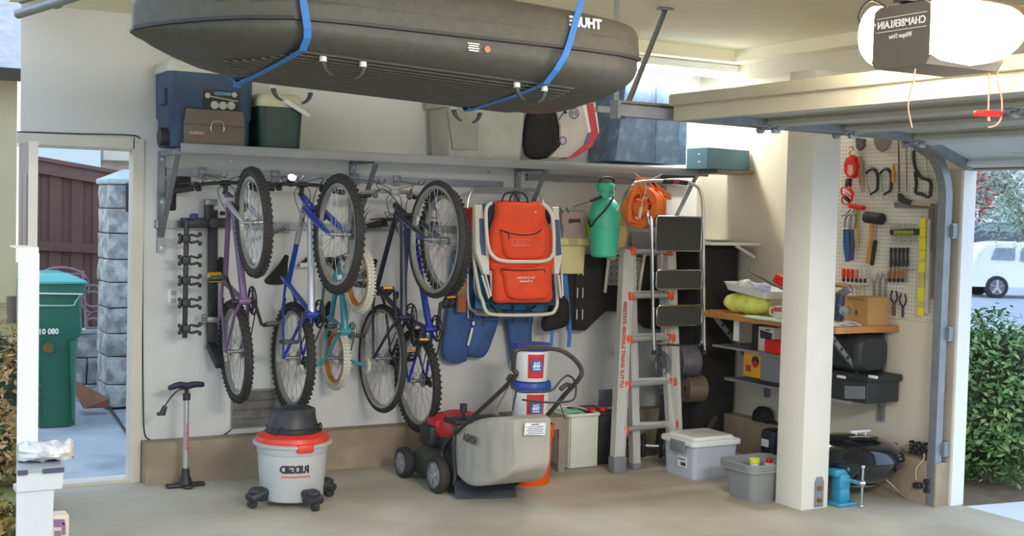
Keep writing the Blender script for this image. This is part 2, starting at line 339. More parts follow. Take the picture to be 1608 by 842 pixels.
for s in (-1, 1):
    rings = []
    for q, (xx, hw, hh, dz) in enumerate(((0, .02, .085, .11), (.0, .05, .1, .11), (.06, .085, .11, .105), (.2, .12, .112, .10), (.27, .115, .105, .105), (.315, .085, .085, .11), (.33, .03, .05, .11))):
        rings.append([Vector((ox+.0+xx, oyc+s*(.128+max(0, math.cos(a))*hw*1.5), 2.262+dz+hh*math.sin(a)*.98)) for a in [PI*(j/14)-PI/2 for j in range(15)]])
    m = MB(); m.loft(rings, close=False); m.build('lamp_cover', lensm, t)
    m = MB(); m.ball((ox+.03, oyc+s*.165, 2.42), .02, 8, (1, .6, .8)); m.build('cover_latch', mat('latch_brown', (110, 70, 60)), t)
m = MB(); m.bx((ox+.05, oyc-.05, 2.46), (ox+.3, oyc+.05, 2.50)); m.cyl((ox+.05, oyc+.02, 2.47), (ox+.05, oyc+.02, 2.52), .05); m.build('top_gear_case', black, t)
for s in (-1, 1):
    m = MB(); m.bar((ox+.1, oyc+s*.09, 2.46), (ox+.1, oyc+s*.09, 2.93), .03, .003); m.build('hanger_strap', galv, t)
m = MB(); m.bar((ox+.3, oyc, 2.49), (6.03, oyc, 2.42), .035, .06, side=Y); m.build('drive_rail', mat('rail_brown', (120, 100, 84), .5, metal=.4), t)
m = MB(); pl = smoothpts([(ox+.06, oyc+.1, 2.45), (ox+.03, oyc+.17, 2.50), (ox+.02, oyc+.22, 2.455), (ox+.03, oyc+.20, 2.40), (ox+.06, oyc+.12, 2.38)]); m.tube(pl, .005); m.build('power_cord', black, t)
for s in (-1, 1):
    l = bpy.data.lights.new('opener_bulb', 'POINT'); l.energy = 20; l.color = (1, .84, .66); l.shadow_soft_size = .09
    o = bpy.data.objects.new('opener_bulb', l); C.objects.link(o); o.location = (ox+.2, oyc+s*.42, 2.34); 
    m = MB(); m.ball((ox+.2, oyc+s*.19, 2.32), .03); m.build('bulb', lensm, t)
# antenna wire and release cord
pink = mat('wire_pink', (214, 140, 120), .6); redm = mat('handle_red', (222, 30, 30), .4)
m = MB(); m.tube(smoothpts([at(1437, 108, 'Y', 3.0), at(1434, 130, 'Y', 3.0), at(1426, 165, 'Y', 3.0), at(1432, 200, 'Y', 3.0)]), .0028); tag(m.build('antenna_wire', pink), 'thin pink aerial wire hanging under the door opener', 'wire')
yy = 3.10; t = thing('emergency_release_cord', at(1550, 180, 'Y', yy), 'red pull handle on a pink emergency release cord', 'cord')
m = MB(); m.tube([at(1552, 92, 'Y', yy)+Z*.13, at(1552, 174, 'Y', yy)], .003); m.tube(smoothpts([at(1567, 92, 'Y', yy), at(1567, 130, 'Y', yy), at(1573, 155, 'Y', yy), at(1572, 185, 'Y', yy), at(1563, 197, 'Y', yy), at(1552, 200, 'Y', yy)]), .003); m.tube([at(1552, 182, 'Y', yy), at(1553, 190, 'Y', yy)], .005); m.build('cord', pink, t)
m = MB(); p = at(1532, 178, 'Y', yy); q = at(1571, 179, 'Y', yy); m.bar(p, q, .026, .022, bev=.006); m.build('pull_handle', redm, t)
# fluorescent tube
tub = mat('fluorescent_tube', (255, 252, 240), .4, emit=9)
t = thing('fluorescent_light', (5.45, 7.32, 2.72), 'bright fluorescent strip light on the ceiling band above the right end of the shelf', 'ceiling light')
a = at(1190, 108, 'Y', 7.3); x1 = a.x; x0 = x1-1.24
m = MB(); m.box(((x0+x1)/2, 7.3, 2.815), (1.24, .11, .055), bev=.006); m.build('housing', whitepl, t)
for dy in (-.03, .03): 
    m = MB(); m.cyl((x0+.03, 7.3+dy, 2.768), (x1-.03, 7.3+dy, 2.768), .019); m.build('tube', tub, t)
for xx in (x0+.015, x1-.015):
    m = MB(); m.box((xx, 7.3, 2.775), (.025, .11, .05), bev=.004); m.build('end_cap', whitepl, t)
l = area('fluorescent_glow', ((x0+x1)/2, 7.3, 2.735), (1.15, .1), 42, (1, .97, .86))
# conduit seen top left
m = MB(); a = at(20, 24, 'Z', 2.55); b = at(112, -4, 'Z', 2.60); d = (b-a).normalized(); m.cyl(at(28, 22, 'Z', 2.55), b+d*.4, .022); m.cyl(a+(b-a)*.72, a+(b-a)*.78, .03); m.cyl(at(28, 22, 'Z', 2.55)+Z*.055+d*.02, b+d*.4+Z*.04, .014)
tag(m.build('overhead_conduit', galv), 'grey metal conduit pipe under the ceiling at the top left corner', 'pipe')
# roof box
boxm = mat('roof_box_lid', (74, 74, 68), .5, var=.12, scale=30, bump=.15, bscale=220); basem = mat('roof_box_base', (66, 66, 62), .5, var=.15, scale=30, bump=.2, bscale=220)
t = thing('roof_box', (2.1, 4.65, 2.15), 'long black car roof box slung under the ceiling by blue straps', 'roof box')
BX0, BX1 = 1.045, 3.055; BC = 4.66
tilt = Matrix.Translation((2.1, BC, 2.322)) @ Matrix.Rotation(math.radians(-6.5), 4, 'X') @ Matrix.Rotation(math.radians(.5), 4, 'Y') @ Matrix.Translation((-2.1, 0, 0))
def bw(s): # half width along the box, s from the nose 0 to the tail 1
    return .41*min(1, (math.sin(min(1, s/.30)*PI/2))**.75)*(1-.13*max(0, (s-.85)/.15)**2.2)
SS = [0.004, .02, .05, .1, .16, .24, .34, .5, .7, .85, .93, .97, .993, 1.0]
def bring(s, fn):
    return [Vector((BX0+(BX1-BX0)*s, y, z)) for y, z in fn(s)]
def lidsec(s):
    w = bw(s); end = (1-max(0, (s-.985)/.015)**2*.12); h = (.20-.065*s*s)*min(1, (s/.06)**.5)*end; r = []
    for i in range(17):
        a = PI*i/16; r.append((w*math.copysign(abs(math.cos(a))**.42, math.cos(a)), .05+h*abs(math.sin(a))**.5))
    r = [(w, .012)]+r+[(-w, .012)]; return r
def bh(s): return (.078+.078*s)*min(1, (s/.2)**.6)*(1-max(0, (s-.93)/.07)**2*.3)
def zbase(s, y):
    w = bw(s)-.012; c = min(1, abs(y)/w)**(1/.6); return .01-bh(s)*max(0, 1-c*c)**.3
def basesec(s):
    w = bw(s)-.012; end = (1-max(0, (s-.95)/.05)**2*.4); h = bh(s); r = []
    for i in range(25):
        a = PI*i/24; r.append((w*math.copysign(abs(math.cos(a))**.6, math.cos(a)), .01-h*abs(math.sin(a))**.6))
    return r
m = MB(tilt); m.loft([bring(s, lidsec) for s in SS], close=True); m.build('lid', boxm, t, autosmooth=50)
m = MB(tilt); m.loft([bring(s, basesec) for s in SS], close=True)
for j in range(17):   # moulded ribs in the underside
    y = -.28+j*.035; s0 = .17+abs(y)*.35; m.tube([(BX0+(BX1-BX0)*q, y, zbase(q, y)-.0005) for q in [s0+(.86-s0)*z_/12 for z_ in range(13)]], .0068, 6)
m.build('base', basem, t, autosmooth=50)
m = MB(tilt); m.loft([[Vector((BX0-.006+(BX1-BX0+.012)*s, y*1.0, z)) for y, z in [((bw(s)+.008)*q, zz) for q, zz in ((1, .004), (1, .016), (-1, .016), (-1, .004))]] for s in SS], close=True, smooth=False); m.build('rim_seam', black, t)
m = MB(tilt); 
m.tube([(BX0+(BX1-BX0)*q, -bw(q)*.985, .075) for q in [.12+.82*z_/14 for z_ in range(15)]], .006, 6); m.build('side_swage', boxm, t)
m = MB(tilt); m.box((BX0+1.22, -.392, -.028), (.085, .004, .034), bev=.001); m.build('warning_panel', basem, t)
wm = lett
m = MB(tilt); m.text('THULE', (BX1-.30, -.405, .118), .055, X, Z, .006, bold=.002, width=.155, depth=.004); m.build('brand_lettering', lett, t)
m = MB(tilt)
for j in range(4): m.box((BX0+1.20, -.400, -.014-j*.009), (.05-.008*(j % 2), .003, .0045))
m.build('warning_lines', lett, t)
m = MB(tilt); m.cyl((BX0+1.26, -.385, -.03), (BX0+1.26, -.402, -.03), .013); m.build('lock', mat('lock_red', (190, 120, 100)), t)
claw = mat('claw_grey', (52, 52, 54), .5)
for i, xs in enumerate((BX0+.64, BX0+.80, BX0+1.47, BX0+1.60)):
    for y in (-.26, .30):
        s = 1 if i % 2 == 0 else -1
        m = MB(tilt); zb0 = zbase((xs-BX0)/(BX1-BX0), y); pts = arc((xs+s*.05, y, zb0-.02), .05, PI, 1.42*PI, X*s, Z, 8); m.tube([Vector((xs, y, zb0+.01))]+pts, [.011]+[.012-.0009*j for j in range(9)], 8); m.build('mounting_claw', claw, t)
        m = MB(tilt); m.cyl((xs, y, zb0-.022), (xs, y, zb0+.004), .0135); m.build('claw_collar', whitepl, t)
blue = mat('strap_blue', (48, 112, 190), .6, var=.05)
def strap(x, top, label, dx=0, ln=0):
    m = MB(); w = .028
    q = lambda y, z, xx=x: tilt @ Vector((xx, y, z))
    zz_ = zbase((x-BX0)/(BX1-BX0), -.2)-.012; pts = [top, q(-.415, .22, x+ln), q(-.424, .03, x+ln*.5), q(-.428, -.03, x+ln*.3), q(-.405, zz_*.62, x+ln*.1), q(-.345, zz_*.95), q(-.1, zz_, x+dx*.5), q(.30, zz_+.006, x+dx), q(.39, -.05, x+dx), q(.425, .03, x+dx), q(.42, .22, x+dx), Vector((x+dx, BC+.5, 2.93))]
    m.tube(pts, 1, prof=[(-w/2, -.0015), (w/2, -.0015), (w/2, .0015), (-w/2, .0015)], side=X)
    return m.build('tie_strap', blue), m
o, _ = strap(1.575, Vector((1.50, 4.15, 2.93)), '', -.03, -.04); tag(o, 'blue webbing strap round the nose half of the roof box', 'strap', )
o, _ = strap(2.60, Vector((2.86, 4.16, 2.93)), '', -.02, .14); tag(o, 'blue webbing strap round the box beside its white lettering', 'strap')
# ------------------------------------------------------------------ long wall shelf, its brackets and rails
sz = 2.035; SX0, SX1 = 1.92, 5.80; SF = 7.27
t = thing('wall_shelf', ((SX0+SX1)/2, WY, sz), 'long grey metal wall shelf running above the hanging bicycles', 'shelf')
m = MB(); m.bx((SX0+.05, SF, sz), (SX1, WY-.001, sz+.012)); m.build('shelf_board', mat('shelf_top', (196, 197, 196), .6, var=.04), t)
m = MB(); m.bx((SX0, SF-.012, sz-.02), (SX1, SF+.0, sz+.03), bev=.003); m.bx((SX0, SF-.012, sz-.025), (SX1, SF+.02, sz-.018)); m.bx((SX1-.06, SF-.016, sz-.024), (SX1+.0, SF-.01, sz+.032)); m.build('front_edge', shelfgrey, t)
for x, lab in ((1.915, 0), (3.17, 0), (4.43, 0), (5.72, 0)):
    m = MB(); m.bx((x-.02, WY-.025, 1.41), (x+.02, WY-.001, 2.03)); 
    m.build('wall_upright', galv, t)
    m = MB(); m.bar((x, SF+.02, sz-.02), (x, WY, sz-.02), .03, .03); m.bar((x, SF+.03, sz-.03), (x, WY-.02, 1.50), .035, .006, side=X); m.build('diagonal_brace', galv, t)
    for z in (1.44, 1.72, 1.98): 
        m = MB(); m.cyl((x, WY-.032, z), (x, WY-.024, z), .010, n=6); m.build('bolt', steel, t)
for x in (2.35, 2.95, 3.8, 4.2, 5.2): 
    m = MB(); m.cyl((x, WY-.004, 1.99), (x, WY, 1.99), .012); m.build('wall_screw', steel, t)
def rail(x0, x1, z, lab): 
    m = MB(); m.tube([(x0, WY-.02, z), (x1, WY-.02, z)], 1, prof=channel(.04, .045, .004), side=Y); tag(m.build('storage_rail', galv), lab, 'rail')
rail(1.94, 4.3, 1.905, 'upper grey storage rail on the wall behind the bicycle handlebars')
rail(4.50, 5.95, 1.905+.06, 'short grey storage rail under the shelf behind the green sprayer')
rail(1.88, 4.3, 1.585, 'lower grey storage rail on the wall behind the bicycle frames')
rail(4.55, 5.95, 1.66, 'grey storage rail behind the yellow bin and the orange cord reel')
# cable clipped round the doorway
m = MB(); pts = [at(x, y, 'Y', WY-.006) for x, y in ((27, 207), (60, 208), (120, 210), (200, 212), (218, 216), (225, 228), (224, 262), (224, 400), (224, 520), (225, 640), (227, 680), (234, 690), (250, 695), (300, 697), (330, 692), (352, 683), (367, 671), (368, 665))]
m.tube(smoothpts(pts, 4), .0042, 6); tag(m.build('wall_cable', mat('cable_dark', (52, 50, 60))), 'dark cable clipped round the doorway and down the wall', 'cable')
# ------------------------------------------------------------------ bicycles, hung nose up on the wall
def bike(cfg):
    hx, hy, hz = cfg['hub']; wb_ = cfg.get('wb', 1.04)*cfg.get('k', 1.0); th = .8
    for _ in range(12): pf = at(cfg['front'][0], cfg['front'][1], 'Y', hy-wb_*math.cos(th)); th = math.asin(max(.3, min(.97, (pf.z-hz)/wb_)))
    lean = (pf.x-hx)/wb_
    fw = Vector((lean, -math.cos(th), math.sin(th))).normalized(); lf = X-fw*fw.x; lf.normalize(); up = fw.cross(lf)
    # local axes: x forward, y to the side the chain is on, z up
    Mx = Matrix((fw, lf, up)).transposed().to_4x4(); Mx = Matrix.Translation((hx, hy, hz)) @ Mx
    if (Mx.to_3x3() @ Z).z < 0: raise RuntimeError
    k = cfg.get('k', 1.0); R = cfg.get('R', .335); tr = cfg.get('tr', .026); wb = cfg.get('wb', 1.04)*k
    c1, c2 = cfg['c1'], cfg['c2']; cf = cfg.get('cfork', c1); tyre, rim = cfg['tyre'], cfg['rim']
    t = thing(cfg['name'], (hx, hy, hz-R), cfg['label'], 'bicycle', None)
    P = lambda x, y, z: Vector((x*k, y*k, z*k))
    bb = P(.42, 0, -.03); st = P(.26, 0, .40); sad = P(.215, 0, .53); hb = P(.865, 0, .44); ht = P(.825, 0, .56); fr = Vector((wb, 0, 0))
    fcr = P(.885, 0, .39)
    r1 = cfg.get('tube', .019)
    m = MB(Mx); m.cyl(bb, st, r1*.85); m.cyl(st, st+(sad-st).normalized()*.03*k, r1); m.build('seat_tube', c1, t) if False else None
    m.cyl(bb-Y*.035, bb+Y*.035, .024); m.cyl(hb-(ht-hb).normalized()*.02, ht, .022)
    m.cyl(P(.262, 0, .385), P(.835, 0, .525), r1*.85); 
    if cfg.get('lowtop'): m.cyl(P(.30, 0, .25), P(.85, 0, .48), r1*.8)
    m.build('frame', c1, t)
    m = MB(Mx); m.cyl(bb, P(.868, 0, .445), r1*1.15); m.build('down_tube', c2, t)
    m = MB(Mx)
    for s in (-1, 1):
        m.tube([bb+Y*s*.02, P(.3, .04*s/k, -.01), Vector((0, s*.062, 0))], [.011, .010, .009], 8); m.tube([st+Y*s*.012, P(.2, .045*s/k, .27), Vector((0, s*.062, 0))], [.009, .009, .008], 8)
    m.build('rear_stays', c1, t)
    # fork
    m = MB(Mx); 
    for s in (-1, 1): m.tube([fcr+Y*s*.05, fcr+Y*s*.055+(fr-fcr)*.5, fr+Y*s*.055], [cfg.get('fr', .016)]*2+[.010], 10)
    m.box(fcr, (.05, .14, .035), Matrix.Rotation(.3, 3, 'Y'), bev=.012); m.cyl(hb-(ht-hb)*.35, hb, .016); m.build('fork', cf, t)
    # wheels
    def wheel(c, nm):
        m = MB(Mx); m.tube([c+Vector((math.cos(a), 0, math.sin(a)))*(R-tr*2-.002) for a in [2*PI*i/48 for i in range(48)]], 1, closed=True, side=Y, prof=[(-.013, -.009), (.013, -.009), (.014, .012), (.010, .009), (-.010, .009), (-.014, .012)])
        w = m.build(nm, rim, t)
        m = MB(Mx); m.torus(c, R-tr, tr, (0, 1, 0), 64, 10)
        if cfg.get('knob', True):
            n = 56
            for i in range(n):
                a = 2*PI*i/n; ra = Vector((math.cos(a), 0, math.sin(a))); ta = Vector((-math.sin(a), 0, math.cos(a)))
                for y, q in ((-.018, 0), (.018, 0), (0, .5)):
                    aa = a+q*2*PI/n; ra = Vector((math.cos(aa), 0, math.sin(aa))); ta = Vector((-math.sin(aa), 0, math.cos(aa)))
                    d = math.sqrt(max(0, 1-(y/tr)**2))*tr
                    m.box(c+ra*(R-tr+d+.002)+Y*y, (.013*1.0, .014, .012), Matrix((ta, Y, ta.cross(Y))).transposed())
        m.build('tyre', tyre, w)
        m = MB(Mx); n = cfg.get('spokes', 32)
        for i in range(n):
            a = 2*PI*i/n; s = 1 if i % 2 else -1; o = (.5 if (i//2) % 2 else -.5); h = c+Y*s*.028+Vector((math.cos(a+o*1.6), 0, math.sin(a+o*1.6)))*.024
            m.cyl(h, c+Vector((math.cos(a), 0, math.sin(a)))*(R-tr*2-.004), .0013, n=4, cap=False)
        m.build('spokes', steel, w)
        m = MB(Mx); m.cyl(c-Y*.05, c+Y*.05, .012); m.cyl(c-Y*.034, c-Y*.028, .026); m.cyl(c+Y*.028, c+Y*.034, .026); m.cyl(c-Y*.075, c+Y*.075, .006); m.build('hub', cfg.get('hubm', steel), w)
        if cfg.get('wref', True):
            a = cfg.get('wa', 4.0) ; m = MB(Mx); q = c+Vector((math.cos(a), 0, math.sin(a)))*(R-tr*2-.04); m.box(q-Y*.0, (.055, .012, .028), Matrix.Rotation(-a+PI/2, 3, 'Y'), bev=.004); m.build('wheel_reflector', reflw, w)
        return w
    wf = wheel(fr, 'front_wheel'); wr = wheel(Vector((0, 0, 0)), 'rear_wheel')
    # drive train
    m = MB(Mx); s = 1
    m.torus(bb+Y*.05, cfg.get('ring', .082)*min(1, k+.1), .006, (0, 1, 0), 32, 6); m.torus(bb+Y*.045, .06*k, .004, (0, 1, 0), 24, 6)
    m.cyl(bb+Y*.035, bb+Y*.058, .02)
    for i in range(4): 
        a = i*PI/2+.4; m.bar(bb+Y*.05, bb+Y*.05+Vector((math.cos(a), 0, math.sin(a)))*.08*k, .012, .004)
    ca = cfg.get('crank', 2.2); L = .165*k; e = {}
    arms = []
    for s in (-1, 1):
        d = Vector((math.cos(ca), 0, math.sin(ca)))*s; m_ = MB(Mx); arms.append(m_); m_.cyl(bb+Y*s*.03, bb+Y*s*.07, .013); m_.bar(bb+Y*s*.06, bb+Y*s*.078+d*L, .022, .012); e[s] = bb+Y*s*.078+d*L
    cr = m.build('chainring', black if not cfg.get('kid') else steel, t)
    for q_ in arms: q_.build('crank_arm', black if not cfg.get('kid') else steel, t)
    cr = t
    for s in (-1, 1):
        m = MB(Mx @ Matrix.Translation(e[s]) @ Matrix.Rotation(cfg.get('ped', .8), 4, 'Y'))
        w = .085*max(.8, k)
        if cfg.get('pedm'): m.box(Y*s*(.02+w/2), (.06, w, .026), bev=.006)
        else:
            for q in (-.038, .038): m.box((q, s*(.02+w/2), 0), (.01, w, .024), bev=.002)
            for q in (.02, .02+w*.5, .02+w): m.box((0, s*q, 0), (.08, .008, .02), bev=.002)
            m.cyl((0, 0, 0), (0, s*(.02+w), 0), .009)
        pd = m.build('pedal', cfg.get('pedm', black), t)
        if cfg.get('pedref'):
            m = MB(Mx @ Matrix.Translation(e[s]) @ Matrix.Rotation(cfg.get('ped', .8), 4, 'Y'))
            for q in (-.043, .043): m.box((q, s*(.02+w/2), 0), (.004, w*.7, .014))
            m.build('pedal_reflector', amber, pd)
    m = MB(Mx)
    for i in range(5 if not cfg.get('kid') else 1): m.cyl(Y*(.036+i*.004), Y*(.0385+i*.004), .048-.006*i, n=24)
    m.build('sprockets', steel, t)
    m = MB(Mx); a = cfg.get('ring', .082)*k; m.tube([bb+Vector((0, .05, a)), Vector((0, .046, .04)), Vector((-.035, .046, 0)), Vector((-.01, .046, -.045)), Vector((.03, .046, -.09)), bb+Vector((0, .05, -a))], .004, 5); m.build('chain', black, t)
    if not cfg.get('kid'):
        m = MB(Mx); m.box((.02, .06, -.055), (.03, .02, .07), Matrix.Rotation(.5, 3, 'Y'), bev=.006); m.cyl((.035, .045, -.10), (.035, .056, -.10), .02); m.cyl((.012, .045, -.045), (.012, .056, -.045), .018); m.build('derailleur', black, t)
    # saddle, post
    m = MB(Mx); m.cyl(st, sad-Z*.03, .013); m.build('seatpost', cfg.get('postm', steel), t)
    sl = .27*max(.8, k); rg = []
    for i in range(9):
        q = i/8; w = .075*(1-q)**1.3*(1 if q > .02 else .7)+.016; h = .028*(1-.4*q)
        rg.append([sad+Vector((-.12+q*sl, w*math.cos(a), .02-.02*q+.015*(1-q)**3+h*math.sin(a)*(1 if math.sin(a) > 0 else .6))) for a in [2*PI*j/16 for j in range(16)]])
    m = MB(Mx); m.loft(rg); m.build('saddle', cfg.get('sadm', blacksad), t, autosmooth=60)
    # stem, bars
    dirh = (ht-hb).normalized(); sp = ht+dirh*.05*k; hc = sp+Vector((.06, 0, .03))*k+cfg.get('rise', Vector((0, 0, 0)))
    m = MB(Mx); m.cyl(ht, sp+dirh*.02, .014); m.cyl(sp, hc, .014); m.cyl(hc-Y*.025, hc+Y*.025, .018); m.build('stem', cfg.get('stemm', black), t)
    hw = cfg.get('hw', .30); m = MB(Mx); bpts = smoothpts([hc-Y*hw+Vector((-.05, 0, .0)), hc-Y*hw*.5+Vector((-.015, 0, cfg.get('hr', .01))), hc-Y*.06, hc+Y*.06, hc+Y*hw*.5+Vector((-.015, 0, cfg.get('hr', .01))), hc+Y*hw+Vector((-.05, 0, 0))], 5)
    m.tube(bpts, .0115); hbar = m.build('handlebar', cfg.get('barm', black), t)
    for s in (-1, 1):
        g0 = hc+Y*s*hw+Vector((-.05, 0, 0)); g1 = hc+Y*s*(hw-.12)+Vector((-.036, 0, .004)); m = MB(Mx); m.cyl(g0, g1, .0165); 
        for q in range(6): m.torus(g0+(g1-g0)*(q+.5)/6, .0165, .002, g1-g0, 14, 5)
        m.build('grip', cfg.get('gripm', rubber), hbar)
        m = MB(Mx); b0 = g1-Y*s*.03; m.box(b0, (.03, .035, .035), bev=.008); m.tube(smoothpts([b0+Vector((.01, 0, 0)), b0+Vector((.045, s*.01, -.012)), b0+Vector((.05, s*.06, -.02)), b0+Vector((.045, s*.12, -.02))]), [.007]*10+[.005]*9, 6) ; m.build('brake_lever', cfg.get('levm', black), hbar)
        if cfg.get('barend'):
            m = MB(Mx); m.tube(smoothpts([g0, g0+Vector((.03, -s*.0, .012)), g0+Vector((.09, -s*.015, .03)), g0+Vector((.12, -s*.04, .03))]), .011); m.cyl(g0-Y*s*.018, g0+Y*s*.018, .017); m.build('bar_end', chrome, hbar)
    m = MB(Mx)
    for s in (-1, 1):
        m.tube(smoothpts([hc+Y*s*(hw-.16), hc+Vector((.05, s*.10, -.03)), hc+Vector((.03, s*.03, -.14)), P(.87, .01*s, .42)]), .0028, 5)
        m.tube(smoothpts([hc+Y*s*(hw-.17), hc+Vector((.045, s*.12, .02)), hc+Vector((-.03, -s*.05, -.03)), P(.7, .02*s, .44)]), .0025, 5)
    m.build('cables', black, t)
    for c, a in ((fr, fcr), (Vector((0, 0, 0)), P(.2, 0, .27))):
        m = MB(Mx); d = (a-c).normalized(); q = c+d*(R-tr*2)
        for s in (-1, 1): m.bar(q+Y*s*.045, q+Y*s*.03+d*.09, .012, .012, bev=.003); m.box(q+Y*s*.028, (.05, .012, .012), bev=.003)
        m.build('brake', cfg.get('brakem', black), t)
    return t, Mx, dict(bb=bb, st=st, sad=sad, fr=fr, hc=hc, R=R)
amber = mat('reflector_amber', (250, 176, 30), .25, var=.1, coat=1, bump=.3, bscale=300)
reflw = mat('reflector_clear', (225, 228, 240), .15, coat=1, bump=.3, bscale=300)
blacksad = mat('saddle_black', (40, 39, 40), .5, var=.1)
silverrim = mat('rim_silver', (172, 172, 168), .35, metal=.5, var=.04)
blackrim = mat('rim_dark', (58, 58, 58), .4, var=.05)
purple = mat('purple_paint', (108, 84, 118), .35, var=.06, coat=.4)
cobalt = mat('cobalt_paint', (28, 62, 168), .3, var=.05, coat=.6)
silverp = mat('silver_paint', (190, 192, 198), .3, metal=.4, var=.04)
tealp = mat('teal_paint', (62, 146, 166), .35, var=.06, coat=.4)
navyp = mat('navy_paint', (38, 42, 62), .3, var=.1, coat=.5)
bluep = mat('royal_paint', (34, 56, 160), .3, var=.06, coat=.5)
whtyre = mat('tyre_white', (206, 204, 188), .7, var=.06)
orgrim = mat('rim_orange', (206, 126, 54), .5, var=.1)
lampglow = mat('front_lamp_glow', (225, 232, 255), .3, emit=14)
HB = 7.345
def rhub(x, y, R, yy=HB): p = at(x, y, 'Y', yy); return (p.x, yy, p.z)
t1, M1, g = bike(dict(name='bicycle', label='purple bicycle with knobbly tyres hanging leftmost on the wall', hub=rhub(370, 552, .3), R=.31, wb=.98, k=.95, c1=purple, c2=purple, cfork=silverp, tyre=rubber, rim=silverrim, hw=.31, crank=-2.1, wa=3.6, front=(398, 349)))
m = MB(M1); q = g['st']+Vector((.02, -.055, .03)); m.box(q, (.05, .085, .05), bev=.008); m.bar(q, g['st'], .012, .012); m.build('rear_reflector', amber, t1)
t2, M2, g = bike(dict(name='bicycle', label='blue and silver mountain bicycle with a lit white lamp on its handlebar', hub=rhub(460, 562, .335), R=.34, c1=cobalt, c2=silverp, cfork=cobalt, tyre=rubber, rim=silverrim, hw=.29, crank=.75, front=(531, 368), fr=.021))
m = MB(M2); q = g['hc']+Vector((.03, -.07, .02)); m.cyl(q-X*.05, q, .022, .026); lb = m.build('front_lamp', black, t2); m = MB(M2); m.ball(q+X*.006, .026, 8, (.5, 1, 1)); m.build('lamp_lens', lampglow, lb)
m = MB(M2); m.cyl(Vector((.55, 0, .455)), Vector((.82, 0, .521)), .0185); m.build('top_tube_sleeve', silverp, t2)
t3, M3, g = bike(dict(name='childs_bicycle', label='small teal child bicycle with white tyres and training wheels behind the larger bicycles', hub=rhub(527, 562, .2, 7.47), R=.203, tr=.022, k=.56, wb=1.12, c1=tealp, c2=tealp, cfork=tealp, tyre=whtyre, rim=orgrim, kid=1, hw=.2, ring=.08, spokes=20, crank=2.6, wref=False, gripm=whitepl, pedm=black, tube=.02, front=(564, 440), hr=.06, rise=Vector((-.04, 0, .10))))
for s in (-1, 1):
    m = MB(M3); m.tube([Vector((0, s*.07, 0)), Vector((.0, s*.11, -.05)), Vector((-.02, s*.19, -.06))], .012); b = m.build('training_wheel_arm', tealp, t3)
    m = MB(M3); c = Vector((-.02, s*.2, -.06)); m.torus(c, .045, .014, (0, 1, 0), 24, 8); m.cyl(c-Y*.012, c+Y*.012, .038); m.build('training_wheel', whtyre, b)
m = MB(M3); m.tube(smoothpts([Vector((.38, .045, .06)), Vector((.2, .045, .09)), Vector((.03, .045, .05)), Vector((0, .045, 0))]), .016, 8); m.build('chain_guard', whitepl, t3)
t4, M4, g = bike(dict(name='bicycle', label='dark navy bicycle with thin smooth tyres and amber pedals', hub=rhub(600, 563, .35), R=.352, tr=.019, wb=1.06, c1=navyp, c2=navyp, cfork=navyp, tyre=rubber, rim=silverrim, knob=False, hw=.27, spokes=36, crank=-2.55, pedref=1, ped=.3, barend=0, front=(684, 376), barm=steel, stemm=silverp, wa=1.9, levm=steel))
t5, M5, g = bike(dict(name='bicycle', label='royal blue mountain bicycle rightmost, partly behind the thin tyred one', hub=rhub(655, 598, .335, 7.37), R=.335, c1=bluep, c2=bluep, cfork=bluep, tyre=rubber, rim=silverrim, hw=.27, crank=.4, pedref=1, barend=1, front=(698, 379), ped=.2, wa=2.6))
# padded hook holders the bicycles hang from
for i, (x, y) in enumerate(((2.10, 7.12), (2.57, 7.12), (3.12, 7.15), (3.42, 7.2))):
    lab = ['purple', 'blue and silver', 'navy', 'royal blue'][i]
    t = thing('bike_hook', (x, WY-.04, 1.86), f'grey utility hook on the upper wall rail above the {lab} bicycle', 'hook')
    m = MB(); m.box((x+.06, WY-.045, 1.905), (.05, .01, .07), bev=.003); m.build('back_plate', galv, t)
    for s in (-1, 1):
        m = MB(); m.tube(smoothpts([(x+.06+s*.02, WY-.05, 1.90), (x+.06+s*.02, y+.25, 1.885), (x+.06+s*.02, y+.12, 1.875), (x+.06+s*.02, y+.07, 1.90)]), .006); m.build('arm', steel, t)
for xx, yy, lab in ((427, 366, 'beside the blue and silver bicycle'), (575, 362, 'between the navy and blue bicycles')):
    p = at(xx+22, yy-6, 'Y', WY-.04); q = at(xx-8, yy+2, 'Y', WY-.22); t = thing('rail_hook', p, f'grey peg with pale tip on lower rail {lab}', 'hook')
    m = MB(); m.cyl(p, q, .011); m.box(p, (.04, .02, .05), bev=.003); m.build('peg', galv, t); m = MB(); m.cyl(q, q+(q-p)*.12, .016); m.build('rubber_tip', mat('tip_pink', (200, 170, 160)), t)
# ------------------------------------------------------------------ hitch rack and friends left of the bicycles
def wp(x, y, yy=WY-.06): return at(x, y, 'Y', yy)
t = thing('hitch_bike_rack', wp(345, 575), 'black folding hitch bicycle rack hanging on the wall left of the purple bicycle', 'bike rack')
m = MB(); m.bar(wp(334, 330), wp(334, 500), .052, .052, bev=.004); m.bar(wp(332, 500), wp(334, 548), .06, .052, bev=.004); m.bar(wp(330, 540), wp(346, 574, 7.5), .052, .052, bev=.004); m.build('main_tube', black, t)
m = MB(); m.bar(wp(284, 350, 7.58), wp(357, 350, 7.58), .055, .06, bev=.008); m.bar(wp(328, 345, 7.56), wp(328, 322, 7.56), .05, .05, bev=.004); m.cyl(wp(336, 350, 7.52), wp(336, 350, 7.62), .03); m.build('pivot_head', black, t)
m = MB(); m.bar(wp(321, 318, 7.57), wp(340, 318, 7.57), .055, .04, bev=.004); m.build('top_cap', galv, t)
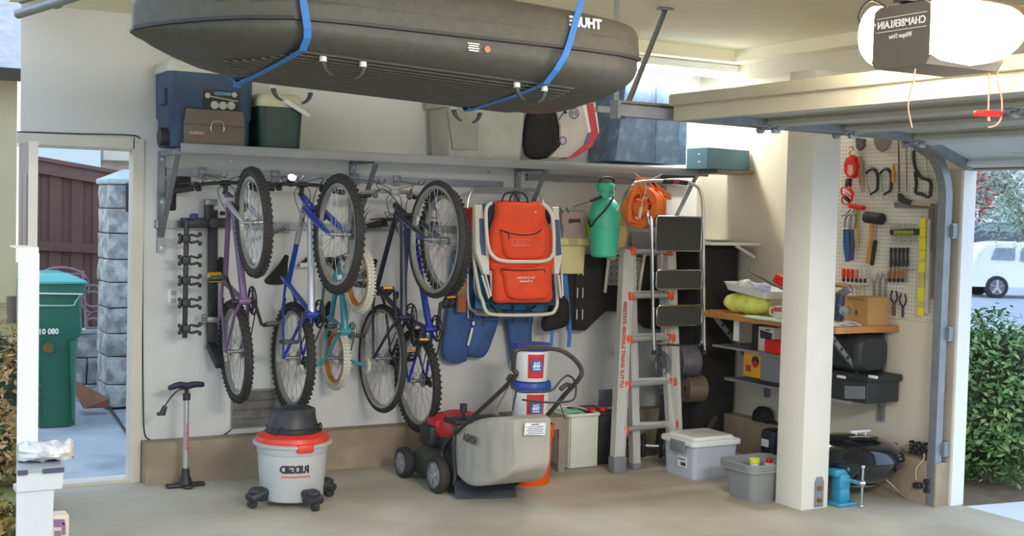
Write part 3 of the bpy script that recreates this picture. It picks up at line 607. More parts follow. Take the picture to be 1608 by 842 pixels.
m = MB(); m.bar(wp(324, 502, 7.6), wp(341, 502, 7.6), .06, .035, bev=.004); m.cyl(wp(322, 497, 7.56), wp(317, 497, 7.56), .014); m.cyl(wp(322, 506, 7.56), wp(317, 506, 7.56), .014); m.build('hinge_plate', galv, t)
m = MB(); m.bar(wp(293, 345, 7.5), wp(290, 531, 7.5), .028, .028, bev=.006); m.cyl(wp(346, 335, 7.5), wp(353, 335, 7.5), .012); m.build('cradle_arm', black, t)
m = MB(); m.bar(wp(298, 340, 7.49), wp(311, 340, 7.49), .035, .035, bev=.01); m.build('blue_strap', mat('dark_blue_strap', (40, 56, 108)), t)
for yy in (375, 409, 441, 476, 517):
    m = MB(); c = wp(292, yy, 7.48)
    m.box(c, (.05, .04, .05), bev=.008)
    for s in (-1, 1): m.box(c+Vector((.052, 0, s*.02)), (.055, .026, .015), Matrix.Rotation(s*.2, 3, 'Y'), bev=.005); m.box(c+Vector((.085, 0, s*.028)), (.018, .028, .026), bev=.005)
    m.box(c+Vector((-.035, 0, 0)), (.012, .03, .066), bev=.004); m.bar(c+Vector((-.03, 0, .022)), c+Vector((-.05, 0, .022)), .006, .02); m.bar(c+Vector((-.03, 0, -.022)), c+Vector((-.05, 0, -.022)), .006, .02)
    m.build('cradle', black, t)
t = thing('scooter_bag', wp(275, 330), 'small black clamp bag hanging from the shelf bracket at the far left', 'bag')
m = MB(); m.bar(wp(271, 278, 7.6), wp(271, 331, 7.6), .042, .03, bev=.012); m.build('long_pouch', blackfab, t); m = MB(); m.box(wp(288, 289, 7.58), (.085, .05, .09), bev=.012); m.build('pouch', blackfab, t)
# floor pump
fp = at(291, 765, 'Z', 0); t = thing('floor_pump', fp, 'upright black and silver bicycle floor pump standing by the stem wall', 'pump')
m = MB(); m.cyl(fp+Z*.10, fp+Z*.53, .0165); m.build('barrel', mat('pump_silver', (200, 204, 212), .25, metal=.6, var=.03), t)
m = MB(); m.lathe([(0, .0), (.045, .0), (.042, .03), (.026, .07), (.022, .115), (0, .115)], Matrix.Translation(fp), 20); m.box(fp+Z*.014, (.235, .055, .022), bev=.01); m.box(fp+Vector((0, -.03, .012)), (.05, .10, .02), bev=.008); m.build('base', black, t)
m = MB(); m.cyl(fp+Z*.53, fp+Z*.57, .023); m.cyl(fp+Z*.56, fp+Z*.60, .013); m.build('collar', black, t)
m = MB(); m.tube(smoothpts([fp+Vector((-.11, 0, .605)), fp+Vector((-.05, 0, .622)), fp+Vector((0, 0, .615)), fp+Vector((.05, 0, .622)), fp+Vector((.105, 0, .618))]), [.013, .015, .017, .018, .019, .019, .02, .021, .021, .021, .022, .022, .022, .021, .021, .021, .02, .02, .019, .019, .018, .018, .017, .016, .013]); m.build('handle', mat('pump_grip', (40, 34, 62), .5), t)
m = MB(); m.tube(smoothpts([fp+Vector((-.0, -.02, .60)), fp+Vector((-.06, -.03, .595)), fp+Vector((-.11, -.03, .545)), fp+Vector((-.145, -.03, .49))]), .005); m.cyl(fp+Vector((-.135, -.03, .505)), fp+Vector((-.155, -.03, .455)), .014, .02); m.box(fp+Vector((-.158, -.03, .46)), (.05, .03, .02), bev=.006); m.build('hose', black, t)
m = MB(); m.text('BLACKBURN', fp+Vector((0, -.0175, .31)), .028, -Z, X, .001); m.build('lettering', red, t)
# ------------------------------------------------------------------ shop vacuum
vp = at(466, 800, 'Z', 0); vp = Vector((vp.x+.03, vp.y+.17, 0)); t = thing('shop_vacuum', vp, 'grey and red wheeled shop vacuum with black motor head on the floor', 'vacuum cleaner')
T = Matrix.Translation(vp)
vg = mat('vac_grey', (186, 188, 188), .45, var=.03); vr = mat('vac_red', (214, 62, 46), .4, var=.05); vb = mat('vac_black', (46, 47, 52), .45, var=.08)
m = MB(T); m.lathe([(0, .035), (.17, .035), (.178, .05), (.188, .17), (.19, .175), (.197, .30), (.202, .305), (.206, .345), (.225, .35), (.228, .362), (.21, .368), (0, .368)], n=48); m.build('drum', vg, t)
m = MB(T); m.lathe([(0, .36), (.205, .36), (.212, .375), (.205, .398), (.17, .415), (.14, .42), (0, .42)], n=48); m.box((0, -.205, .350), (.10, .045, .05), bev=.012); m.build('lid', vr, t)
m = MB(T); m.lathe([(0, .40), (.150, .40), (.155, .42), (.15, .44), (.145, .455), (.13, .51), (.105, .55), (.06, .565), (0, .567)], n=40, sx=1.0, sy=.9); m.box((.06, .02, .52), (.13, .15, .075), bev=.02); m.build('motor_head', vb, t)
m = MB(T); 
m.torus((0, 0, .425), .152, .007, n=40); m.torus((0, 0, .447), .149, .005, n=40)
for a in (.3, 2.6): m.tube(arc((-.12+.02*a, -.10, .43), .03, 0, 2*PI, X, Z, 16), .0045)
m.torus((.148, -.05, .44), .02, .006, (1, 0, 0), 16, 6); m.build('power_cord', black, t)
for a in (math.radians(191), math.radians(281), math.radians(11), math.radians(101)):
    c = Vector((math.cos(a)*.225, math.sin(a)*.225, 0)); Rz = Matrix.Rotation(a, 3, 'Z')
    m = MB(T); m.box(c+Z*.075, (.12, .10, .05), Rz @ Matrix.Rotation(.35, 3, 'Y'), bev=.02); m.box(c*.86+Z*.07, (.07, .075, .07), Rz, bev=.018); m.ball(c+Vector((math.cos(a)*.01, math.sin(a)*.01, .095)), .042, 8, (1, 1, .6)); cf = m.build('caster_foot', vb, t)
    m = MB(T); q = c+Vector((math.cos(a)*.03, math.sin(a)*.03, .026)); sd = Rz @ Y; m.cyl(q-sd*.016, q+sd*.016, .026, n=20); m.build('caster_wheel', rubber, cf)
m = MB(T); fa = math.radians(-62-8); 
# lettering on the drum front
for ch, k2 in zip('RIDGID', range(6)):
    pass
vd = (Vector((0, 0, 0))-vp); vd.z = 0; vd.normalize(); a0 = math.atan2(vd.y, vd.x)
for i, ch in enumerate('RIDGID'):
    a = a0-(i-2.3)*-.0+(2.4-i)*.135+.10; n_ = Vector((math.cos(a), math.sin(a), 0)); rt = Vector((-math.sin(a), math.cos(a), 0)); m.text(ch, n_*.1935+Z*.228, .058, rt, Z, .001, bold=.0025)
m.build('brand_lettering', mat('letter_dark', (44, 42, 50)), t)
m = MB(T)
for i in range(14):
    a = a0+.10+.42-i*.0625; n_ = Vector((math.cos(a), math.sin(a), 0)); rt = Vector((-math.sin(a), math.cos(a), 0)); m.box(n_*.1915+Z*.187, (.003, .013, .006), Matrix((n_, rt, Z)).transposed())
m.build('red_stripe', vr, t)
# ------------------------------------------------------------------ helpers that lay outlines on a plane parallel to the back wall
def slab(m, pix, y, th, bev=0):
    ps = [at(a, b, 'Y', y) for a, b in pix]; n = len(ps)
    if bev:
        c = sum(ps, Vector())/n; ins = [p+(c-p).normalized()*bev for p in ps]
        m.loft([[p+Y*th for p in ps], [p+Y*bev for p in ps], ins], smooth=True)
    else: m.loft([[p+Y*th for p in ps], ps], smooth=False)
    return m
def ptube(m, pix, y, r, sub=5, n=8, closed=False, dy=None):
    ps = [at(q[0], q[1], 'Y', q[2] if len(q) > 2 else y) for q in pix]; return m.tube(smoothpts(ps, sub, closed), r, n, closed)
def pbar(m, a, b, y, w, h, bev=.003, y2=None): return m.bar(at(a[0], a[1], 'Y', y), at(b[0], b[1], 'Y', y2 or y), w, h, bev=bev)
# ------------------------------------------------------------------ folded beach chairs
ctube = mat('chair_tube', (222, 218, 206), .3, var=.03); bagor = mat('bag_orange', (238, 84, 50), .85, var=.08, scale=10, bump=.25, bscale=200)
fabblue = mat('fabric_blue', (52, 86, 150), .85, var=.1, bump=.2, bscale=160); armblue = mat('arm_inset', (78, 96, 132), .6)
def backchair():
    y = 7.50; t = thing('beach_chair', at(790, 500, 'Y', y), 'folded silver beach chair with red armrest hanging behind the orange one', 'chair')
    m = MB(); ptube(m, [(736, 374), (734, 330), (738, 306), (750, 297), (800, 297), (840, 299), (851, 310), (853, 325), (858, 400), (862, 470)], y, .011); ptube(m, [(736, 370), (735, 470), (745, 489), (760, 494), (850, 494)], y, .011); m.build('frame', alu, t)
    m = MB(); ptube(m, [(735, 470), (735, 494), (742, 502), (800, 500), (834, 497)], y+.05, .007); ptube(m, [(746, 378), (745, 450), (754, 470), (768, 477)], y-.03, .009); m.build('leg_loop', steel, t)
    m = MB(); slab(m, [(732, 328), (747, 325), (747, 372), (734, 375)], y-.05, .03, .006); m.build('armrest', mat('arm_red', (190, 52, 42), .7), t)
    m = MB(); slab(m, [(750, 320), (852, 320), (856, 488), (746, 484)], y+.02, .012); m.build('seat_fabric', mat('fabric_lightblue', (62, 134, 176), .85), t)
    m = MB(); ptube(m, [(770, 478), (778, 488), (784, 498)], y-.02, .008); ptube(m, [(805, 478), (806, 500), (806, 508)], y, .007); ptube(m, [(824, 490), (836, 484), (845, 476)], y-.03, .008); ptube(m, [(760, 494), (760, 512)], y, .004); ptube(m, [(829, 478), (829, 510)], y-.02, .004); m.build('strap', black, t)
backchair()
y = 7.30; t = thing('beach_chair', at(820, 500, 'Y', y), 'folded beach chair with an orange backpack pouch hanging on the wall in front', 'chair')
m = MB(); ptube(m, [(772, 318), (764, 326), (763, 345), (766, 384), (774, 402), (790, 410), (822, 411), (854, 410), (867, 402), (870, 385), (868, 345), (861, 328), (851, 320)], y-.155, .0125, n=12); m.build('seat_frame', ctube, t)
m = MB(); ptube(m, [(771, 425), (774, 465)], y-.02, .013); ptube(m, [(871, 425), (875, 470), (872, 486), (862, 493), (820, 495), (775, 494), (763, 488), (758, 473), (752, 455), (744, 400), (745, 330)], y, .0125, n=12); m.build('back_frame', ctube, t)
for pl, ins in ((((746, 321), (757, 321), (761, 350), (768, 405), (769, 432), (760, 431), (747, 396)), ((753, 343), (760, 343), (763, 402), (757, 400), (754, 380))), (((868, 325), (877, 325), (883, 402), (878, 431), (871, 431)), ((872, 345), (878, 345), (882, 400), (874, 402)))):
    m = MB(); slab(m, pl, y-.09, .035, .006); ar = m.build('armrest', ctube, t); m = MB(); slab(m, ins, y-.096, .012, .003); m.build('inset', armblue, ar)
for x0, x1 in ((757, 768), (877, 881)):
    m = MB(); ptube(m, [(x0, 432), ((x0+x1)/2, 450), (x1, 468)], y-.07, .009); ptube(m, [(x0+5, 430), (x1+3, 465)], y-.07, .007); m.build('hinge_arm', ctube, t)
m = MB(); slab(m, [(762, 322), (776, 318), (778, 345), (765, 350)], y-.01, .01); slab(m, [(852, 322), (862, 330), (866, 350), (856, 352)], y-.01, .01); slab(m, [(770, 400), (872, 400), (872, 480), (770, 478)], y+.01, .01); m.build('seat_fabric', mat('fabric_navy', (46, 54, 84), .85), t)
def puff(pix, y, th, name, mt, par, n=10, sag=0.):
    "soft cushion-like pouch with the given outline, bulging towards the room"
    ps = [at(a, b, 'Y', y) for a, b in pix]; ps = smoothpts(ps, 4, True); c = sum(ps, Vector())/len(ps); rings = [[p+Y*.004 for p in ps], ps]
    for s, q in ((.985, .45), (.95, .75), (.86, .93), (.6, 1.0), (.3, 1.02), (.02, 1.03)): rings.append([c+(p-c)*s-Y*th*q*(1+.12*noise.noise(p*14+Vector((s*3, 0, 0))))-Z*sag*q for p in ps])
    m = MB(); m.loft(rings); return m.build(name, mt, par, autosmooth=70)
bg_ = puff([(779, 317), (800, 315), (830, 317), (851, 317), (853, 335), (859, 355), (867, 372), (869, 400), (869, 421), (864, 425), (864, 450), (863, 473), (840, 476), (800, 476), (776, 474), (773, 450), (772, 425), (766, 421), (766, 390), (769, 362), (776, 340)], y-.035, .055, 'backpack_pouch', bagor, t)
puff([(785, 360), (800, 364), (835, 364), (850, 358), (853, 375), (852, 400), (840, 407), (800, 407), (789, 398), (786, 380)], y-.085, .045, 'upper_pocket', bagor, t)
puff([(787, 420), (820, 419), (856, 419), (860, 440), (860, 464), (845, 470), (805, 470), (793, 462), (789, 440)], y-.085, .05, 'lower_pocket', bagor, t)
m = MB(); ptube(m, [(785, 361), (800, 366), (820, 369), (840, 367), (851, 360)], y-.128, .005); ptube(m, [(787, 423), (820, 425), (856, 423)], y-.132, .005); ptube(m, [(795, 363), (799, 369), (799, 376)], y-.136, .004); ptube(m, [(855, 422), (856, 430)], y-.134, .004); m.build('zip', mat('zip_dark', (70, 44, 40)), t)
m = MB()
for pp in ([(788, 317), (791, 308), (797, 303), (812, 302)], [(800, 328), (801, 312), (806, 304)], [(815, 322), (813, 312), (809, 304)], [(829, 326), (828, 312), (822, 304)], [(800, 303), (822, 303)]): ptube(m, pp, y-.06, .007, n=6)
m.build('carry_strap', black, t)
m = MB(); m.ball(at(841, 333, 'Y', y-.095), .006); m.build('snap_button', whitepl, t)
m = MB(); c = at(818, 381, 'Y', y-.134); rr = rrect(.135, .042, .012); m.tube([c+X*a+Z*b for a, b in rr], .0018, 5, True); m.text('RIO BEACH', c+Z*.004, .016, X, Z, .001); m.box(c-Z*.011, (.10, .002, .003)); m.build('badge', mat('badge_pale', (236, 160, 140)), t)
m = MB(); c = at(826, 436, 'Y', y-.142); m.text('The Coolest Spot', c, .021, X, Z, .001, bold=.0006, width=.14); m.text('in Paradise', c-Z*.024, .021, X, Z, .001, bold=.0006, width=.10); m.build('lettering', mat('lett_pale', (240, 214, 200)), t)
# blue overalls and straps behind
def cloth(pix, y, th, name, mt, label, cat, amp=.012, fr=9):
    ps = smoothpts([at(a, b, 'Y', y) for a, b in pix], 4, True); c = sum(ps, Vector())/len(ps); rings = []
    for s in (1, .999): rings.append([c+(p-c)*s+Y*(0 if s < 1 else th) for p in ps])
    for s in (.9, .7, .45, .2, .02): rings.append([c+(p-c)*s-Y*(amp*(1-s*s)+amp*.7*math.sin((c+(p-c)*s).x*fr*2*PI)*(1-s)) for p in ps])
    m = MB(); m.loft(rings); o = m.build(name, mt, None, autosmooth=70); return tag(o, label, cat)
jean = mat('overall_blue', (66, 96, 150), .8, var=.15, scale=6, bump=.2, bscale=150)
t = thing('waders', at(765, 575, 'Y', 7.6), 'blue waders with three trouser legs showing below the folded beach chairs', 'clothing')
def leg(pix, nm, mt=jean, y=7.6, th=.032, par=None):
    ps = smoothpts([at(a, b, 'Y', y) for a, b in pix], 4, True); c = sum(ps, Vector())/len(ps); m = MB()
    m.loft([[c+(p-c)*s-Y*q*(1+.3*noise.noise(p*8)) for p in ps] for s, q in ((.9, -th*.8), (1, 0), (.93, th*.6), (.7, th*.95), (.4, th*1.05), (.03, th*1.1))]); return m.build(nm, mt, par or t, autosmooth=80)
leg([(710, 400), (728, 398), (745, 440), (746, 485), (742, 503), (733, 560), (730, 568), (712, 571), (698, 565), (694, 546), (700, 500), (707, 455)], 'trouser_leg')
leg([(744, 490), (762, 498), (782, 494), (774, 530), (762, 558), (748, 562), (732, 556), (738, 525)], 'trouser_leg', y=7.58)
leg([(795, 480), (833, 480), (834, 520), (832, 548), (818, 570), (806, 578), (800, 540)], 'trouser_leg')
m = MB(); pbar(m, (742, 515), (735, 543), 7.525, .018, .004); pbar(m, (744, 505), (743, 511), 7.525, .018, .004); m.build('reflective_strip', whitepl, t)
t = thing('tool_belt', at(724, 490, 'Y', 7.5), 'worn tan leather strap hanging between the rightmost bicycle wheel and the beach chairs', 'strap')
m = MB(); slab(m, [(722, 380), (733, 378), (732, 490), (718, 491), (720, 440)], 7.47, .012, .003); m.build('strap', mat('leather_tan', (158, 116, 82), .8, var=.2, scale=12), t)
m = MB(); slab(m, [(721, 465), (733, 463), (732, 489), (719, 490)], 7.462, .01, .002); slab(m, [(723, 415), (731, 415), (730, 432), (722, 432)], 7.462, .01, .002); m.build('patch', mat('leather_red', (164, 92, 66), .8), t)
# mauve kneeling pad, yellow bin
y = 7.42; mv = mat('mauve_plastic', (182, 164, 160), .6, var=.04)
t = thing('kneeling_pad', at(901, 378, 'Y', y), 'mauve foam kneeling pad with a hand slot hanging above the yellow bin', 'pad')
m = MB(); slab(m, [(883, 334), (886, 331), (916, 331), (921, 336), (920, 352), (918, 356), (920, 378), (883, 378), (885, 356), (883, 350)], y, .05, .008); m.build('pad', mv, t)
m = MB(); slab(m, [(893, 344), (912, 344), (912, 351), (908, 349), (893, 351)], y-.003, .01, .002); m.build('slot', mat('slot_dark', (84, 74, 70)), t)
yb = mat('yellow_bin', (228, 216, 160), .5, var=.03)
t = thing('yellow_bin', at(900, 432, 'Y', y), 'pale yellow plastic bin hanging below the mauve pad', 'bin')
m = MB(); a, b = at(881, 385, 'Y', y), at(919, 430, 'Y', y); cx = (a.x+b.x)/2; m.box((cx, y+.06, (a.z+b.z)/2-.003), (b.x-a.x, .12, a.z-b.z), bev=.012, taper=(.93, .93)); m.build('body', yb, t)
m = MB(); a2, b2 = at(878, 374, 'Y', y-.01), at(923, 386, 'Y', y-.01); m.box((cx, y+.055, (a2.z+b2.z)/2), (b2.x-a2.x, .14, a2.z-b2.z), bev=.006); m.build('rim', yb, t)
m = MB(); slab(m, [(893, 374), (908, 374), (906, 385), (895, 385)], y-.022, .01, .002); m.build('tab', mat('tab_tan', (206, 192, 144)), t)
for x in (879, 889):
    m = MB(); ptube(m, [(x, 326), (x+2, 330), (x+4, 334)], y-.02, .004); tag(m.build('peg_hook', black), 'small black wall hook above the mauve pad, %s one' % ('left' if x == 879 else 'right'), 'hook')
m = MB(); pbar(m, (922, 340), (930, 340), 7.55, .03, .015); pbar(m, (924, 352), (926, 372), 7.55, .05, .02); tag(m.build('spray_bottle', mat('lime', (190, 210, 50))), 'lime green and brown bit of a tool behind the green sprayer', 'tool')
# sprayer
y = 7.18; gr = mat('sprayer_green', (70, 188, 156), .4, var=.04); sp = at(948, 404, 'Y', y); sc_ = (at(968, 350, 'Y', y)-at(928, 350, 'Y', y)).x/2
t = thing('garden_sprayer', sp, 'green pump garden sprayer hanging under the shelf', 'sprayer')
T = Matrix.Translation(sp); H_ = at(948, 290, 'Y', y).z-sp.z
m = MB(T); R0 = sc_; m.lathe([(0, 0), (R0*.72, 0), (R0*.84, .012), (R0*.9, H_*.16), (R0*.98, H_*.38), (R0, H_*.42), (R0, H_*.60), (R0*.93, H_*.70), (R0*.72, H_*.78), (R0*.45, H_*.82), (R0*.40, H_*.92), (0, H_*.93)], n=40); m.build('tank', gr, t)
m = MB(T); m.lathe([(0, H_*.90), (R0*.52, H_*.90), (R0*.58, H_*.93), (R0*.62, H_*.99), (R0*.55, H_*1.02), (0, H_*1.02)], n=28); m.build('collar', gr, t)
m = MB(T); m.lathe([(R0*.985, H_*.395), (R0*1.01, H_*.40), (R0*1.01, H_*.415), (R0*.985, H_*.42)], n=40); m.build('seam', gr, t)
m = MB(); ptube(m, [(944, 297), (942, 288), (944, 281), (953, 279), (962, 281), (964, 289), (963, 298)], y, .010, 4, 6); pbar(m, (942, 296), (965, 296), y, .02, .02); m.build('handle', black, t)
m = MB(); ptube(m, [(963, 300, y-.05), (962, 312, y-.12), (950, 330, y-.13), (936, 345, y-.11), (927, 356, y-.05), (925, 345, y-.02)], y, .0075); m.build('hose', black, t)
m = MB(); pbar(m, (945, 309), (928, 316), y-.05, .022, .022, .008); ptube(m, [(928, 316), (915, 320), (900, 325)], y-.05, .003); m.build('wand', black, t)
m = MB(); q = at(961, 345, 'Y', y-.07)
for i, w in enumerate((.022, .03, .024, .026, .02)): m.box(q+Vector((.012, .0, .05-i*.025)), (w, .003, .008))
m.build('printing', mat('print_dark', (30, 90, 74)), t)
# tan gloves
t = thing('work_gloves', at(965, 410, 'Y', 7.3), 'tan leather work gloves hanging between the green sprayer and the orange reel', 'gloves')
tan = mat('glove_tan', (208, 176, 120), .85, var=.12)
leg([(966, 322), (976, 320), (982, 345), (984, 372), (976, 392), (962, 402), (950, 402), (948, 396), (966, 380)], 'glove', tan, 7.30, .03, t)
for pp in ([(950, 398), (958, 406), (966, 404)], [(972, 388), (980, 386)]):
    m = MB(); ptube(m, pp, 7.28, .014); m.build('finger', tan, t)
# orange cord reel
reelo = mat('reel_orange', (244, 122, 50), .45, var=.06)
y = 7.08; t = thing('cord_reel', at(1015, 360, 'Y', y), 'orange extension cord reel hanging by wire hooks above the tall ladder', 'cord reel')
c = at(1011, 326, 'Y', y); ax = Vector((.62, .25, -.06)).normalized(); F_ = frame(ax, Z); rim = (at(1011, 295, 'Y', y)-at(1011, 357, 'Y', y)).z/2
for d in (-.045, .06):
    m = MB(); cc = c+ax*d; m.torus(cc, rim, .008, ax, 36, 8); m.torus(cc, rim*.4, .009, ax, 24, 6)
    for i in range(5): a = i*2*PI/5; v = F_ @ Vector((math.cos(a), math.sin(a), 0)); m.bar(cc+v*rim*.4, cc+v*rim, .022, .006)
    m.cyl(cc-ax*.006, cc+ax*.006, rim*.38); m.lathe([(rim*.66, -.003), (rim*1.0, -.003), (rim*1.0, .003), (rim*.66, .003), (rim*.66, -.003)], Matrix.Translation(cc) @ frame(ax).to_4x4(), 36); m.build('reel_flange', reelo, t)
m = MB(); 
for i in range(9): m.torus(c+ax*(-.034+i*.0105), rim*.93-.006*(i % 2), .0085, ax, 32, 6); m.torus(c+ax*(-.034+i*.0105), rim*.80, .0085, ax, 32, 6)
m.build('wound_cord', mat('cord_orange', (236, 130, 56), .5, var=.15, scale=30), t)
m = MB(); 
for pr in (((999, 281), (1012, 300)), ((1019, 281), (1033, 300)), ((999, 281), (1019, 281)), ((1033, 301), (1053, 313)), ((1019, 283), (1053, 309)), ((1033, 312), (1053, 312)), ((1000, 283), (990, 320)), ((989, 346), (1020, 358)), ((989, 320), (989, 348))):
    pbar(m, pr[0], pr[1], y-.03, .028, .014, .004)
m.build('stand', reelo, t)
m = MB(); ptube(m, [(998, 315), (1004, 316), (1008, 318)], y-.11, .012); m.build('crank_knob', orange, t)
m = MB(); ptube(m, [(1014, 285), (1014, 300), (1009, 315), (1007, 328)], y-.12, .004); ptube(m, [(1007, 326), (1005, 336), (1004, 343)], y-.12, .012); m.build('plug', mat('plug_clear', (214, 200, 180), .3), t)
m = MB(); ptube(m, [(995, 271), (1006, 279), (1013, 286), (1020, 283), (1040, 274)], y-.04, .004); m.build('hook_wire', chrome, t)
# folded workbench jaw plate and black moulded panel
t = thing('workbench_jaw', at(985, 450, 'Y', 7.52), 'folded grey work stand with a perforated plate behind the tall ladder', 'work stand')
m = MB(); slab(m, [(957, 402), (1010, 404), (1008, 450), (953, 448)], 7.50, .02, .003); m.build('perforated_plate', mat('plate_grey', (150, 152, 152), .6), t)
m = MB()
for i in range(7):
    for j in range(4):
        p = at(960+i*8.0, 409+j*11, 'Y', 7.499); m.cyl(p+Y*.001, p-Y*.002, .0065, n=8)
m.build('hole_pattern', mat('hole_dark', (70, 70, 70)), t)
m = MB(); ptube(m, [(957, 395), (950, 460)], 7.48, .012); ptube(m, [(1012, 400), (1003, 460)], 7.48, .012); m.build('leg', ctube, t)
m = MB(); slab(m, [(914, 375), (955, 378), (955, 400), (914, 400)], 7.6, .02, .003); m.build('top_plate', shelfgrey, t); m = MB(); slab(m, [(992, 365), (1028, 365), (1028, 392), (992, 392)], 7.6, .02); m.build('top_plate', shelfgrey, t)
blkp = mat('moulded_black', (44, 43, 43), .65, var=.2, scale=6)
t = thing('moulded_panel', at(968, 520, 'Y', 7.56), 'large black moulded plastic panel with a notched lower edge and white slots', 'panel')
m = MB(); slab(m, [(892, 410), (923, 400), (955, 400), (1030, 402), (1036, 470), (1040, 516), (1028, 518), (1015, 515), (992, 490), (951, 489), (919, 520), (901, 519), (890, 470)], 7.56, .05, .008); m.build('panel', blkp, t, autosmooth=30)
m = MB(); slab(m, [(903, 405), (919, 405), (917, 515), (903, 515)], 7.548, .02, .004); slab(m, [(922, 466), (968, 465), (968, 468), (922, 469)], 7.552, .01); m.build('raised_rib', blkp, t)
m = MB(); wl = lett
for x, y0, y1 in ((907, 452, 468), (915.5, 452, 468), (906, 486, 502), (915, 486, 502), (916, 428, 433), (908, 431, 433)): pbar(m, (x, y0), (x-.5, y1), 7.544, .007, .004, 0)
m.build('slot', wl, t)
t = thing('shoulder_bag', at(872, 520, 'Y', 7.45), 'black drawstring bag with blue straps hanging right of the beach chairs', 'bag')
leg([(868, 468), (888, 466), (893, 490), (891, 510), (875, 517), (854, 520), (852, 505), (862, 488)], 'bag_body', blackfab, 7.48, .04, t)
bs = mat('webbing_blue', (66, 118, 190), .7)
m = MB(); slab(m, [(881, 432), (891, 432), (894, 470), (898, 520), (896, 545), (891, 545), (893, 510), (888, 470)], 7.46, .006); slab(m, [(866, 517), (870, 516), (868, 545), (863, 545)], 7.46, .006); m.build('strap', bs, t)
# ------------------------------------------------------------------ tall folding ladder
t = thing('folding_ladder', at(1010, 740, 'Z', 0), 'tall aluminium folding ladder with red rung brackets leaning by the wall', 'ladder')
fl = at(969, 742, 'Z', 0); fr_ = Vector((fl.x+.535, fl.y+.06, 0)); tl = at(984, 398, 'Y', 7.14); tr_ = at(1051, 396, 'Y', 7.14)
railc = mat('ladder_rail', (200, 199, 194), .45, metal=.35, var=.05)
def irail(a, b, w, d, nm='side_rail'):
    m = MB(); dr = (b-a).normalized(); m.bar(a, b, w*.35, d*.6, side=X)
    for s in (-1, 1): m.bar(a+X*s*(w/2-.004), b+X*s*(w/2-.004), .008, d, side=X)
    m.bar(a-Y*d*.3, b-Y*d*.3, w, .004, side=X); return m.build(nm, railc, t)
irail(fl+Z*.10, tl, .085, .06); irail(fr_+Z*.10, tr_, .07, .06)
rl = at(997, 736, 'Z', 0); rr_ = at(1056, 733, 'Z', 0); rtl = at(990, 400, 'Y', 7.24); rtr = at(1040, 400, 'Y', 7.24)
irail(rl+Z*.02, rtl, .06, .05); irail(rr_+Z*.02, rtr, .055, .05)
for p, w in ((fl, .1), (fr_, .08)): m = MB(); m.box(p+Vector((.0, .0, .055)), (w, .075, .11), bev=.008); m.build('foot', greypl, t)
for p in (rl, rr_): m = MB(); m.box(p+Z*.018, (.065, .06, .036), bev=.005); m.build('foot', greypl, t)
rb = mat('bracket_red', (214, 84, 58), .5)
def on(a, b, z): k = (z-a.z)/(b.z-a.z); return a+(b-a)*k
for (yl, xr, yr) in ((395, 1052, 398), (465, 1059, 464), (533, 1067, 531), (605, 1079, 600), (676, 1090, 667)):
    zz = min(((abs(CFy-yl), z_) for z_, CFy in ((z_, (lambda p: 421-CF*((p-CP).dot(CU))/((p-CP).dot(_f)))(on(fl, tl, z_))) for z_ in [i*.01 for i in range(5, 170)])))[1]
    a = on(fl, tl, zz)+X*.035; b = on(fr_, tr_, zz)-X*.02
    m = MB(); m.tube([a, b], 1, prof=[(-.02, -.014), (.02, -.014), (.024, 0), (.02, .014), (-.02, .014), (-.024, 0)], side=Y); r_ = m.build('rung', alu, t)
    for p in (a-X*.0, b+X*.0): m = MB(); m.box(p-Y*.012, (.044, .07, .062), bev=.014); m.build('bracket', rb, t)
    a2 = on(rl, rtl, zz+.02)+X*.03; b2 = on(rr_, rtr, zz+.02)-X*.03
    if zz < 1.4: m = MB(); m.tube([a2, b2], 1, prof=[(-.016, -.010), (.016, -.010), (.016, .010), (-.016, .010)], side=Y); m.build('rung', alu, t)
m = MB(); ptube(m, [(944+40, 400, 7.14), (976, 470, 7.08), (973, 500, 7.06)], 7.14, .02) if False else m.bar(at(976, 320, 'Y', 7.2)+Z*-.3, at(986, 385, 'Y', 7.14), .03, .03)
m.b.free(); m = MB(); p = tl; m.cyl(p-X*.03, p+X*.03, .03); m.build('hinge_lock', railc, t); m = MB(); m.cyl(tr_-X*.03, tr_+X*.03, .03); m.build('hinge_lock', railc, t)
m = MB(); dr = (tl-fl).normalized(); c = at(965.5, 540, 'Y', 6.98); m.text('LITTLE GIANT LADDER SYSTEMS', on(fl, tl, c.z)-Y*.042-X*.022, .036, -dr, X, .002, bold=.001, width=.60); m.build('lettering', mat('letter_red', (196, 74, 56)), t)
# step stool
y = 6.93; t = thing('step_stool', at(1065, 555, 'Y', y), 'folded chrome step stool with three black treads hanging in front of the tall ladder', 'step stool')
m = MB(); ptube(m, [(966, 335, 7.1), (978, 314, 7.05), (992, 292), (1004, 286), (1040, 284), (1080, 287), (1094, 293), (1101, 305), (1104, 330), (1105, 420), (1106, 500), (1107, 553)], y, .0115, n=10); m.build('handle_frame', chrome, t)
m = MB(); ptube(m, [(1022, 340), (1024, 400), (1025, 480), (1027, 552)], y-.02, .0125); ptube(m, [(1020, 356), (1017, 340), (1018, 330)], y, .010); ptube(m, [(1100, 340), (1101, 430), (1103, 520), (1100, 540), (1090, 543), (1040, 541), (1031, 540)], y+.03, .010); m.build('leg_frame', chrome, t)
for q in ((1027, 552, y-.02), (1107, 552, y)): m = MB(); p = at(q[0], q[1], 'Y', q[2]); m.cyl(p+Z*.01, p-Z*.02, .017); m.build('foot_cap', rubber, t)
m = MB(); ptube(m, [(1042, 285), (1062, 285), (1078, 287)], y-.002, .019, n=10); m.build('grip', black, t); m = MB(); p = at(1062, 286, 'Y', y-.022); m.box(p, (.05, .004, .016), bev=.001); m.build('sticker', redm, t)
